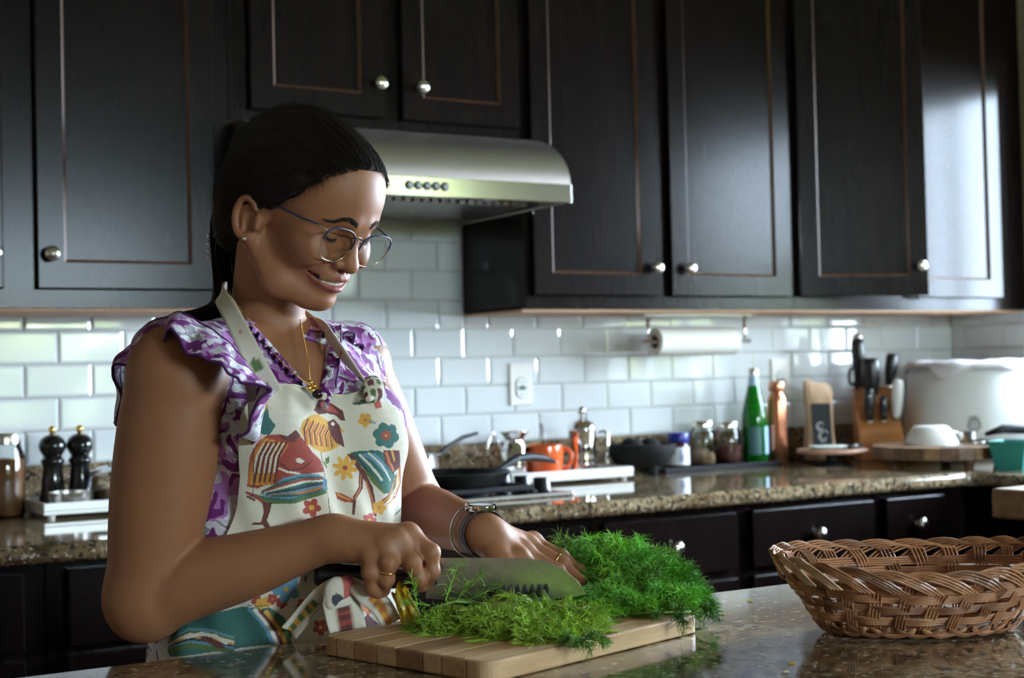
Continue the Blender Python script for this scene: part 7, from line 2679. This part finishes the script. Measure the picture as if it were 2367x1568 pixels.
def jewellery():
    for path in (CHAIN_R, CHAIN_L):
        c = spline(path, 90)
        mb = MB()
        for i in range(0, 90, 1):
            mb.ball(tuple(c[i] - _po), .0009, 6, 4)
        part('necklace_chain', mb, 'gold', person, smooth=True)['kind'] = 'stuff'
    e = CHAIN_L[-1]
    g = MB()
    for d in ((0, 0, 0), (.004, -.001, -.004), (-.003, -.002, -.006), (.001, -.003, -.009)):
        g.ball(tuple(e + np.array(d) - _po), .0032, 10, 7)
    part('pendant', g, 'gold', person, smooth=True, label='gold bead pendant')
    part('pendant', MB().ball(tuple(e + np.array([.007, -.004, -.013]) - _po), (.0065, .0055, .0055), 12, 8), 'garnet', person, smooth=True, label='dark red pendant stone')


bl = blouse()
ruffles(bl)
apron()
jewellery()


def wrist_ring(ctr, axis, r, off=0.0, ecc=(1, 1), n=40):
    axis = nrm(axis)
    u = nrm(np.cross(axis, UP))
    v = np.cross(u, axis)
    return [ctr + u * math.cos(2 * math.pi * i / n) * r * ecc[0] + v * math.sin(2 * math.pi * i / n) * r * ecc[1] + axis * off for i in range(n)], u, v


def worn():
    ax = J['wr_l'] - J['el_l']
    c = J['wr_l'] + nrm(ax) * .004
    pts, u, v = wrist_ring(c, ax, .0278, 0, (1.0, 1.0))
    w = bpy.data.objects.new('wristwatch', None)
    COL.objects.link(w)
    w.parent = person
    w['label'] = 'steel wristwatch on a dark leather strap'
    A = np.array([p - nrm(ax) * .006 for p in pts + pts[:1]])
    B = np.array([p + nrm(ax) * .006 for p in pts + pts[:1]])
    V, Q, _ = strip(A, B, 3)
    solid(link('watch_strap', np_mesh('watch_strap', V - _po, Q, 'strap_leather'), w), .0022)
    top = c + v * .0300 + u * .002
    m = Matrix(((u[0], nrm(ax)[0], v[0], top[0] - _po[0]), (u[1], nrm(ax)[1], v[1], top[1] - _po[1]), (u[2], nrm(ax)[2], v[2], top[2] - _po[2]), (0, 0, 0, 1)))
    part('watch_case', MB().lathe([(0, -.003), (.0165, -.003), (.0175, -.001), (.0175, .003), (.0155, .0045), (.0145, .0045)], 32).move(0, m), 'chrome', w, angle=40)
    part('watch_dial', MB().lathe([(0, .0040), (.0146, .0040), (.0146, .0036), (0, .0036)], 32).move(0, m), 'label_white', w)
    part('watch_crown', MB().lathe([(0, .0172), (.0025, .0172), (.0025, .0205), (0, .0205)], 12).move(0, m @ Matrix.Rotation(math.radians(90), 4, 'Y')), 'chrome', w)
    pts, u, v = wrist_ring(c - nrm(ax) * .022, ax, .0325, 0, (1.0, 1.0))
    b = part('bracelet', MB().tube([tuple(p - _po) for p in pts], .0013, 8, closed=True), 'nickel', person, smooth=True)
    b['label'] = 'thin silver bangle with a round bead'
    part('bead', MB().ball(tuple(pts[int(40 * .22)] - _po), .0038, 10, 8), 'chrome', b, smooth=True)
    for n, i, t, rad, lab in (('rr', 1, .45, .0094, 'gold band on the hand holding the knife'), ('lr', 0, .85, .0094, 'gold band on the hand pressing the dill')):
        a, b_ = J[n + str(i)], J[n + str(i + 1)]
        pts, _, _ = wrist_ring(a * (1 - t) + b_ * t, b_ - a, rad, 0, (1, 1), 24)
        part('finger_ring', MB().tube([tuple(p - _po) for p in pts], .0011, 8, closed=True), 'gold', person, smooth=True, label=lab)


worn()


def legs():
    hip = J['hip']
    base = np.array([hip[0], hip[1], 0])
    p = []
    for s in (-1, 1):
        c = base + MID[1] * s * .085
        p.append(Prim('c', (c + UP * .80, c + UP * .46 + MID[0] * .01, .090, .062), .03))
        p.append(Prim('c', (c + UP * .46 + MID[0] * .01, c + UP * .06, .062, .045), .03))
    p.append(Prim('e', (base + UP * .79, np.array([.112, .145, .11]), MID), .04))
    V, Q = surface_nets(field(p, base + np.array([-.32, -.32, .03]), base + np.array([.32, .32, .93]), .009))
    o = link('trousers', np_mesh('trousers', relax(V, Q, 2) - _po, Q, 'jeans'), person)
    o['label'] = 'dark denim trousers'
    for s in (-1, 1):
        c = base + MID[1] * s * .085
        g = [Prim('c', (c + UP * .035 - MID[0] * .04, c + UP * .028 + MID[0] * .12, .036, .032), .02), Prim('c', (c + UP * .035, c + UP * .09, .036, .044), .02)]
        V, Q = surface_nets(field(g, c + np.array([-.2, -.2, .0]), c + np.array([.2, .2, .16]), .006))
        V[:, 2] = np.maximum(V[:, 2], .001)
        link('shoe', np_mesh('shoe', V - _po, Q, 'shoe'), person)


legs()
# ------------------------------------------------------------------ cutting board, knife, dill
def wood(name, a, b, sc=(1, 9, 9)):
    t = NT(name)
    g = t.noise(t.coord(sc, 'Object'), 9, 5, .6, .6)
    t.col(t.ramp(g, [(.3, a), (.7, b)]))
    t.set(Roughness=.5)
    t.bump(g, .08, .0006)
    M[name] = t.m


wood('maple_light', (.44, .265, .125), (.60, .40, .215))
wood('maple_mid', (.36, .185, .075), (.50, .295, .14))
wood('maple_dark', (.20, .10, .045), (.34, .18, .085))


def cutting_board():
    near, right, left = np.array([-.078, -2.290]), np.array([.246, -2.195]), np.array([-.127, -2.052])
    ex = right - near
    L_ = np.linalg.norm(ex)
    ang = math.atan2(ex[1], ex[0])
    W_ = .245
    t = thing('cutting_board', 'wooden cutting board made of glued light and dark strips', 'cutting board', (near[0], near[1], IZ), ang)
    ws = [.030, .034, .026, .038, .030, .034, .028, .025]
    sh = ['maple_light', 'maple_mid', 'maple_light', 'maple_dark', 'maple_light', 'maple_mid', 'maple_light', 'maple_mid']
    y = 0.0
    r_ = .016
    h0, h1 = .0005, .0205
    for i, (w, m_) in enumerate(zip(ws, sh)):
        a, b = y, y + w - .0003
        poly = []
        if i == 0:
            poly = [(r_ * (1 - math.sin(q)), r_ * (1 - math.cos(q))) for q in [math.pi / 2 * k / 6 for k in range(6, -1, -1)]]
            poly = [(r_ - r_ * math.sin(q), r_ - r_ * math.cos(q)) for q in [math.pi / 2 * k / 6 for k in range(6, -1, -1)]]
            poly += [(L_ - r_ + r_ * math.sin(q), r_ - r_ * math.cos(q)) for q in [math.pi / 2 * k / 6 for k in range(0, 7)]]
            poly += [(L_, b), (0, b)]
        elif i == len(ws) - 1:
            poly = [(0, a), (L_, a)]
            poly += [(L_ - r_ + r_ * math.cos(q), b - r_ + r_ * math.sin(q)) for q in [math.pi / 2 * k / 6 for k in range(0, 7)]]
            poly += [(r_ - r_ * math.sin(q), b - r_ + r_ * math.cos(q)) for q in [math.pi / 2 * k / 6 for k in range(0, 7)]]
        else:
            poly = [(0, a), (L_, a), (L_, b), (0, b)]
        part('plank', MB().prism(poly, h0, h1, 'z'), m_, t, bevel=.0022, seg=2)
        y += w
    return t


cutting_board()
BT = IZ + .0207


plain('scallop_steel', (.10, .10, .095), .4, 1.0)


def knife():
    P = np.array([(-0.0133, -2.0409, 1.0036), (0.0334, -2.0701, 1.0029), (0.08, -2.0992, 1.0013), (0.0982, -2.1105, 0.998), (0.1143, -2.1204, 0.9895), (0.1283, -2.1288, 0.9749),
                  (0.1367, -2.1336, 0.9604), (0.1262, -2.127, 0.9578), (0.0735, -2.0939, 0.9537), (0.0127, -2.056, 0.9566), (-0.0137, -2.0395, 0.9591)])
    hd = np.array([(-0.1161, -1.9728, 0.9879), (-0.088, -1.9917, 0.9864), (-0.0559, -2.013, 0.9829), (-0.0115, -2.0416, 0.981)])
    o = hd[3]
    t = thing('chef_knife', 'wide santoku knife with black handle held over the dill', 'knife', tuple(o))
    nn = nrm(np.cross(P[2] - P[0], UP))
    c = P - o
    n = len(P)
    mb = MB()
    edge = np.array([0.9 if 6 <= i <= 10 else 1.0 for i in range(n)])
    th = np.array([.0011 if i < 6 else .00015 for i in range(n)])
    vs = [tuple(c[i] + nn * th[i]) for i in range(n)] + [tuple(c[i] - nn * th[i]) for i in range(n)]
    # row above the edge keeps full thickness so that the bevel is real
    up = [tuple(c[i] + UP * .012 + (P[0] - P[2]) * (.06 if i == 6 else 0) + nn * .0010) for i in range(6, 11)]
    dn = [tuple(c[i] + UP * .012 + (P[0] - P[2]) * (.06 if i == 6 else 0) - nn * .0010) for i in range(6, 11)]
    fs = [(0, 1, 2, 3, 4, 5, 6, 7, 8, 9, 10), tuple(range(2 * n - 1, n - 1, -1))]
    for i in range(n):
        j = (i + 1) % n
        fs.append((i, i + n, j + n, j))
    part('blade', mb.add(vs, fs), 'brushed_steel', t)
    for k in range(9):
        f = .30 + .058 * k
        p = (P[9] * (1 - f) + P[7] * f) - o + UP * .008
        sc = MB().ball((0, 0, 0), (.0030, .0003, .0075), 12, 7)
        m = Matrix(((nrm(P[2] - P[0])[0], nn[0], 0, p[0]), (nrm(P[2] - P[0])[1], nn[1], 0, p[1]), (0, 0, 1, p[2]), (0, 0, 0, 1)))
        sc.move(0, m @ Matrix.Translation((0, .0011, 0)))
        part('scallop', sc, 'scallop_steel', t, smooth=True)
    part('handle', MB().tube([tuple(p - o) for p in spline(hd, 14)], [.0115, .0150, .0150, .0145, .0130, .0128, .0126, .0125, .0122, .0120, .0118, .0115, .0112, .0100], 16, flat=1.0), 'black_plastic', t, smooth=True)
    part('bolster', MB().tube([tuple(hd[3] - o), tuple(hd[3] - o + nrm(P[2] - P[0]) * .010)], [.0105, .0060], 14), 'brushed_steel', t, smooth=True)


knife()


def dill_material():
    t = NT('dill')
    at_ = t.n('Attribute', attribute_name='Col')
    t.col(at_.outputs['Color'])
    t.set(Roughness=.55)
    t.b.inputs['Specular IOR Level'].default_value = .3
    M['dill'] = t.m
    plain('dill_stem', (.17, .30, .07), .45, var=.2)
    plain('petal_yellow', (.70, .48, .02), .6)


dill_material()


def fronds(bases, dirs, lens, droop, seed, cols, r0=.00042, pairs=7, leaf=(5, 8), ll=.013):
    """feathery fronds: a stalk, side branches and hair-thin leaflets; returns tube points and radii, colours"""
    rs = np.random.RandomState(seed)
    PP, RR, CC = [], [], []
    for b, d, L_, dr, col in zip(bases, dirs, lens, droop, cols):
        d = nrm(d)
        side = nrm(np.cross(d, UP + rs.normal(0, .4, 3)))
        nrml = np.cross(d, side)

        def pt(t):
            return b + d * L_ * t + UP * (-dr * L_ * t * t)
        t3 = np.array([0, .33, .66, 1.0])
        PP.append(np.array([pt(t) for t in t3]))
        RR.append(r0 * 1.8 * np.array([1.2, 1, .8, .4]))
        CC.append(col)
        for k in range(pairs):
            t0 = .12 + .85 * k / pairs
            p0 = pt(t0)
            for s in (-1, 1):
                bl_ = L_ * .36 * (1 - .6 * t0) * rs.uniform(.7, 1.2)
                bd = nrm(d * .75 + side * s * .75 + nrml * rs.normal(0, .35) + UP * rs.normal(0, .12))
                q = [p0 + bd * bl_ * u - UP * (dr * .5 * bl_ * u * u) for u in t3]
                PP.append(np.array(q))
                RR.append(r0 * np.array([1.1, 1, .8, .3]))
                CC.append(col * rs.uniform(.85, 1.15))
                for m in range(rs.randint(leaf[0], leaf[1])):
                    u = rs.uniform(.15, 1)
                    lp = p0 + bd * bl_ * u
                    ld = nrm(bd * .8 + np.array(rs.normal(0, .75, 3)))
                    l2 = ll * rs.uniform(.5, 1.15)
                    PP.append(np.array([lp + ld * l2 * v - UP * (.25 * l2 * v * v) for v in t3]))
                    RR.append(r0 * np.array([.95, .9, .75, .25]))
                    CC.append(col * rs.uniform(.75, 1.3))
    return np.array(PP), np.array(RR), np.array(CC)


def dill_mesh(name, P, R_, C, origin, parent):
    P = P - origin
    V, Q = fast_tubes(P, R_)
    cols = np.repeat(np.clip(C, 0, 1), P.shape[1] * 3, axis=0)
    o = link(name, np_mesh(name, V, Q, 'dill', cols, smooth=False), parent)
    o['kind'] = 'stuff'
    return o


def dill():
    rs = np.random.RandomState(21)
    # chopped heap on the near part of the board
    o = np.array([.02, -2.14, BT])
    t = thing('dill_heap', 'heap of yellow-green chopped dill on the front of the board', 'herbs', tuple(o))
    ctr = [((-.018, -2.098), .018, .008), ((.004, -2.110), .034, .022), ((.032, -2.140), .042, .024), ((.058, -2.170), .042, .026), ((.030, -2.185), .034, .018), ((.078, -2.165), .034, .026)]
    B, D, L_, dr, C = [], [], [], [], []
    for (c, r_, h) in ctr:
        for k in range(40):
            a, q = rs.uniform(0, 2 * math.pi), math.sqrt(rs.rand())
            x, y = c[0] + r_ * q * math.cos(a), c[1] + r_ * q * math.sin(a)
            z = BT + .004 + (h * (1 - q * q)) * rs.uniform(.25, 1)
            B.append(np.array([x, y, z]))
            D.append(np.array([math.cos(a) + rs.normal(0, .5), math.sin(a) - .35 + rs.normal(0, .5), rs.uniform(-.25, .16)]))
            L_.append(rs.uniform(.025, .045))
            dr.append(.35)
            C.append(np.array([.24, .42, .035]) * rs.uniform(.55, 1.25) + np.array([.06, .02, 0]) * rs.rand())
    P, R_, CC = fronds(B, D, L_, dr, 3, C, r0=.00034, pairs=6, leaf=(5, 8), ll=.013)
    P[..., 2] = np.maximum(P[..., 2], BT + .001)
    dill_mesh('fronds', P, R_, CC, o, t)
    for a, b, c, r_ in (((.045, -2.092, .966), (.070, -2.110, .958), (.094, -2.128, .951), .0035), ((.088, -2.118, .966), (.090, -2.132, .952), (.093, -2.150, .940), .0042), ((.080, -2.112, .963), (.081, -2.128, .950), (.083, -2.145, .938), .0036), ((-.005, -2.075, .962), (.018, -2.088, .957), (.038, -2.100, .950), .0030)):
        part('stem', MB().tube([tuple(np.array(p) - o) for p in (a, b, c)], r_, 10), 'dill_stem', t, smooth=True)
    # uncut bunch behind, under her hand
    o = np.array([.20, -2.08, BT])
    t = thing('dill_bunch', 'tall feathery bunch of fresh dill piled on the far end of the board', 'herbs', tuple(o))
    ctr = [((.232, -1.985), .040, .085), ((.262, -1.995), .045, .080), ((.285, -2.030), .042, .066), ((.262, -2.050), .045, .050), ((.285, -2.075), .036, .040), ((.240, -2.095), .042, .032), ((.205, -2.120), .036, .022), ((.170, -2.125), .030, .018), ((.245, -2.140), .034, .020)]
    B, D, L_, dr, C = [], [], [], [], []
    for (c, r_, h) in ctr:
        for k in range(66):
            a, q = rs.uniform(0, 2 * math.pi), math.sqrt(rs.rand())
            x, y = c[0] + r_ * q * math.cos(a) * .75, c[1] + r_ * q * math.sin(a) * .75
            z = BT + .004 + (h * (1 - q * q)) * rs.uniform(.2, .85)
            B.append(np.array([x, y, z]))
            D.append(np.array([math.cos(a) + .25 + rs.normal(0, .35), math.sin(a) - .15 + rs.normal(0, .35), rs.uniform(.05, .6)]))
            L_.append(rs.uniform(.028, .050) * (1 if h > .04 else .7))
            dr.append(.3)
            C.append(np.array([.115, .36, .030]) * rs.uniform(.5, 1.5) + np.array([.09, .08, 0]) * rs.rand() ** 2)
    P, R_, CC = fronds(B, D, L_, dr, 5, C, r0=.00030, pairs=7, leaf=(6, 9), ll=.015)
    P[..., 2] = np.maximum(P[..., 2], IZ + .0015)
    dill_mesh('fronds', P, R_, CC, o, t)
    for k in range(2):
        a = np.array([.19 + .01 * rs.randn(), -2.08 + .02 * rs.randn(), .945 + .006 * rs.randn()])
        b = a + np.array([.06, .02 * rs.randn(), .004])
        part('stem', MB().tube([tuple(a - o), tuple((a + b) / 2 + np.array([0, 0, .006]) - o), tuple(b - o)], .0022, 8), 'dill_stem', t, smooth=True)
    for k, (x, y, z) in enumerate(((.285, -2.060, .975), (.262, -2.085, .962))):
        part('flower_bud', MB().ball(tuple(np.array([x, y, z]) - o), .0022, 8, 6), 'petal_yellow', t, smooth=True)
    # sprigs caught at the fingers and one trailing off the board
    o = np.array([-.01, -2.075, .975])
    t = thing('dill_sprig', 'thin dill sprig standing up beside the knife-hand fingers', 'herbs', tuple(o))
    B = [np.array([-.012, -2.082, .962]), np.array([.002, -2.084, .962]), np.array([-.045, -2.080, .960]), np.array([.010, -2.090, .960]), np.array([-.030, -2.080, .958])]
    D = [np.array([.35, -.1, 1]), np.array([.7, -.3, .8]), np.array([-.25, -.1, 1]), np.array([.8, -.4, .45]), np.array([-.8, -.1, .25])]
    P, R_, CC = fronds(B, D, [.050, .045, .038, .045, .040], [.1] * 5, 8, [np.array([.17, .36, .03])] * 5, pairs=6, leaf=(2, 5), ll=.012)
    dill_mesh('fronds', P, R_, CC, o, t)
    part('stem', MB().tube([tuple(p - o) for p in (np.array([-.03, -2.082, .955]), np.array([.0, -2.084, .960]), np.array([.03, -2.098, .956]))], .0016, 8), 'dill_stem', t, smooth=True)
    o = np.array([.044, -2.262, BT])
    t = thing('dill_sprig', 'small loose tuft of dill hanging over the near edge of the board', 'herbs', tuple(o))
    B, D, C = [], [], []
    for k in range(16):
        a = rs.uniform(0, 2 * math.pi)
        B.append(np.array([.043 + .010 * math.cos(a), -2.268 + .008 * math.sin(a), BT + .004 + .004 * rs.rand()]))
        D.append(np.array([math.cos(a), math.sin(a) - .4, rs.uniform(-.3, .4)]))
        C.append(np.array([.10, .24, .02]) * rs.uniform(.6, 1.3))
    P, R_, CC = fronds(B, D, [.016] * 16, [.6] * 16, 9, C, pairs=4, leaf=(4, 7), ll=.009)
    inside = P[..., 1] > -2.279 + .29 * (P[..., 0] - .04)
    P[..., 2] = np.where(inside, np.maximum(P[..., 2], BT + .001), np.maximum(P[..., 2], IZ + .001))
    dill_mesh('fronds', P, R_, CC, o, t)
    part('stem', MB().tube([tuple(p - o) for p in (np.array([.044, -2.225, BT + .003]), np.array([.042, -2.247, BT + .004]), np.array([.043, -2.268, BT + .006]))], .0011, 8), 'dill_stem', t, smooth=True)
    o = np.array([.225, -2.225, BT])
    t = thing('dill_sprig', 'dark dill tuft spilling over the far corner of the board', 'herbs', tuple(o))
    B, D, C = [], [], []
    for k in range(15):
        a = rs.uniform(0, 2 * math.pi)
        B.append(np.array([.212 + .022 * math.cos(a), -2.205 + .018 * math.sin(a), BT + .004 + .010 * rs.rand()]))
        D.append(np.array([math.cos(a) + .5, math.sin(a) - .5, rs.uniform(-.3, .4)]))
        C.append(np.array([.06, .17, .018]) * rs.uniform(.6, 1.4))
    P, R_, CC = fronds(B, D, [.020] * 15, [.7] * 15, 12, C, pairs=5, leaf=(3, 6), ll=.010)
    P[..., 2] = np.maximum(P[..., 2], np.where((P[..., 0] < .246) & (P[..., 1] > -2.29 + .292 * (P[..., 0] + .078)), BT + .001, IZ + .001))
    dill_mesh('fronds', P, R_, CC, o, t)
    part('stem', MB().tube([tuple(p - o) for p in (np.array([.17, -2.17, BT + .004]), np.array([.20, -2.195, BT + .006]), np.array([.222, -2.21, BT + .006]))], .0013, 8), 'dill_stem', t, smooth=True)
    # fallen yellow florets on the granite
    for k, (x, y, lab) in enumerate(((.2077, -2.3871, 'yellow dill floret on the granite in front of the basket'), (.1756, -2.4144, 'pale floret scrap nearest the picture bottom on the granite'),
                                     (.3386, -2.1173, 'tiny yellow floret on the granite behind the board'), (.4264, -2.0634, 'tiny tan floret by the far edge of the island'))):
        f = thing('dill_floret', lab, 'floret', (x, y, IZ), group='florets fallen on the island')
        for q in range(5):
            a = 2 * math.pi * q / 5
            m = MB().ball((0, 0, 0), (.0022, .0012, .0006), 8, 5)
            m.move(0, Matrix.Translation((.0022 * math.cos(a), .0022 * math.sin(a), .0012)) @ Matrix.Rotation(a, 4, 'Z'))
            part('petal', m, 'petal_yellow' if k != 1 else 'paper', f, smooth=True)
        part('centre', MB().ball((0, 0, .0014), .0012, 8, 5), 'petal_yellow', f, smooth=True)


dill()


def yellow_packet():
    P = YELLOW
    o = P.mean(0)
    o = np.array([o[0], o[1], BT])
    t = thing('yellow_packet', 'crinkled glossy yellow packet standing behind the chopped dill', 'packet', tuple(o))
    n = 18
    A = spline(np.array([P[3], P[0]]), n)
    A[0][2] = BT + .001
    G_ = np.zeros((2, n, n, 3))
    rs = np.random.RandomState(2)
    nn = nrm(np.cross(P[1] - P[0], P[3] - P[0]))
    for i in range(n):
        for k in range(n):
            u, v = i / (n - 1), k / (n - 1)
            bl_ = P[3] * (1 - u) + P[2] * u
            bl_ = np.array([bl_[0], bl_[1], BT + .001])
            tp = P[0] * (1 - u) + P[1] * u + UP * (.010 * math.sin(math.pi * u) - .012 * abs(math.sin(2.2 * math.pi * u)))
            p = bl_ * (1 - v) + tp * v
            w = .0035 * math.sin(u * 17 + 3 * v) * math.sin(v * 4 + u * 5) + .002 * math.sin(u * 31)
            th = .009 * math.sin(math.pi * u) * (1 - v) ** .7 + .001
            G_[0, i, k] = p + nn * (w + th)
            G_[1, i, k] = p + nn * (w - th)
    mb = MB()
    for s in (0, 1):
        idx = lambda i, k: i * n + k
        mb.add([tuple(G_[s, i, k] - o) for i in range(n) for k in range(n)], [(idx(i, k), idx(i + 1, k), idx(i + 1, k + 1), idx(i, k + 1)) for i in range(n - 1) for k in range(n - 1)])
    part('packet_body', mb, 'yellow_foil', t, smooth=True)
    part('seal_strip', MB().tube([tuple(G_[0, i, n - 2] - o) for i in range(n)], .0012, 6), 'yellow_foil', t, smooth=True)


yellow_packet()


# ------------------------------------------------------------------ wicker basket
def basket():
    wood('reed', (.26, .105, .040), (.46, .215, .095), (6, 6, 6))
    wood('reed_highlit', (.42, .25, .12), (.60, .42, .24), (6, 6, 6))
    wood('reed_dark', (.15, .058, .022), (.28, .12, .05), (6, 6, 6))
    a = np.array([.86, -.51, 0])
    b = np.array([.51, .86, 0])
    c = np.array([.4360, -2.3330, IZ])
    t = thing('wicker_basket', 'oval woven brown wicker bread basket on the island', 'basket', tuple(c))

    def S(th, v, off=0.0):
        """basket wall at angle th, height fraction v; off moves outwards"""
        A_ = .098 + .056 * v ** .85 + off
        B_ = .056 + .036 * v ** .85 + off
        z = .004 + (.066 + .014 * abs(math.cos(th)) ** 2.0 + .012 * max(0, math.sin(th))) * v
        return a * A_ * math.cos(th) + b * B_ * math.sin(th) + UP * z
    R0 = .00135
    # base: woven oval floor
    for k in range(9):
        f = (k - 4) / 4.6
        y_ = .050 * f
        x_ = .092 * math.sqrt(max(.05, 1 - f * f))
        mb = MB()
        for q in range(3):
            mb.tube([tuple(-a * x_ + b * (y_ + (q - 1) * .003) + UP * .004), tuple(b * (y_ + (q - 1) * .003) + UP * .0045), tuple(a * x_ + b * (y_ + (q - 1) * .003) + UP * .004)], R0, 6)
        part('floor_reed', mb, 'reed_dark', t, smooth=True)
    NS = 26
    # weavers: flat bands of parallel reeds passing in and out of the stakes
    for k, (v, cnt, m_) in enumerate(((.10, 3, 'reed'), (.27, 4, 'reed'), (.46, 4, 'reed_dark'), (.65, 5, 'reed'), (.80, 4, 'reed'))):
        mb = MB()
        for q in range(cnt):
            pts = []
            for i in range(156):
                th = 2 * math.pi * i / 156
                pts.append(tuple(S(th, v + (q - cnt / 2) * .030, .0030 * math.cos(NS / 2 * th + math.pi * k))))
            mb.tube(pts, R0, 6, closed=True)
        part('weaver', mb, m_, t, smooth=True)
    # stakes: bundles of four reeds, slanting up the wall and arching over into the border
    for s in range(NS):
        t0 = 2 * math.pi * s / NS
        mb = MB()
        for q in range(4):
            pts = []
            d = (q - 1.5) * .030
            for i in range(9):
                v = .02 + .93 * i / 8
                pts.append(tuple(S(t0 + d + .20 * v, v, -.0028 * math.cos(NS / 2 * (t0 + .2 * v) + math.pi * (v * 5)))))
            for i in range(1, 12):                 # arch: over the rim and down behind the next stakes
                u = i / 11
                pts.append(tuple(S(t0 + d + .20 + .62 * u, .95 + (.155 + .028 * q) * math.sin(math.pi * u) - .22 * u, .0035 - .006 * math.sin(math.pi * u) + .004 * (u > .5))))
            mb.tube(pts, R0, 6)
        part('stake', mb, 'reed_highlit' if s in (12, 13, 25) else ('reed' if s % 3 else 'reed_dark'), t, smooth=True)  # end stakes paler: the rim highlight is put into their colour
    # scalloped foot border
    for s in range(NS):
        t0 = 2 * math.pi * s / NS
        mb = MB()
        for q in range(3):
            pts = [tuple(S(t0 + .42 * i / 8, .03 + .12 * (1 - math.sin(math.pi * i / 8)) - .018 * q, .0045)) for i in range(9)]
            mb.tube(pts, R0, 6)
        part('foot_loop', mb, 'reed' if s % 2 else 'reed_dark', t, smooth=True)


basket()
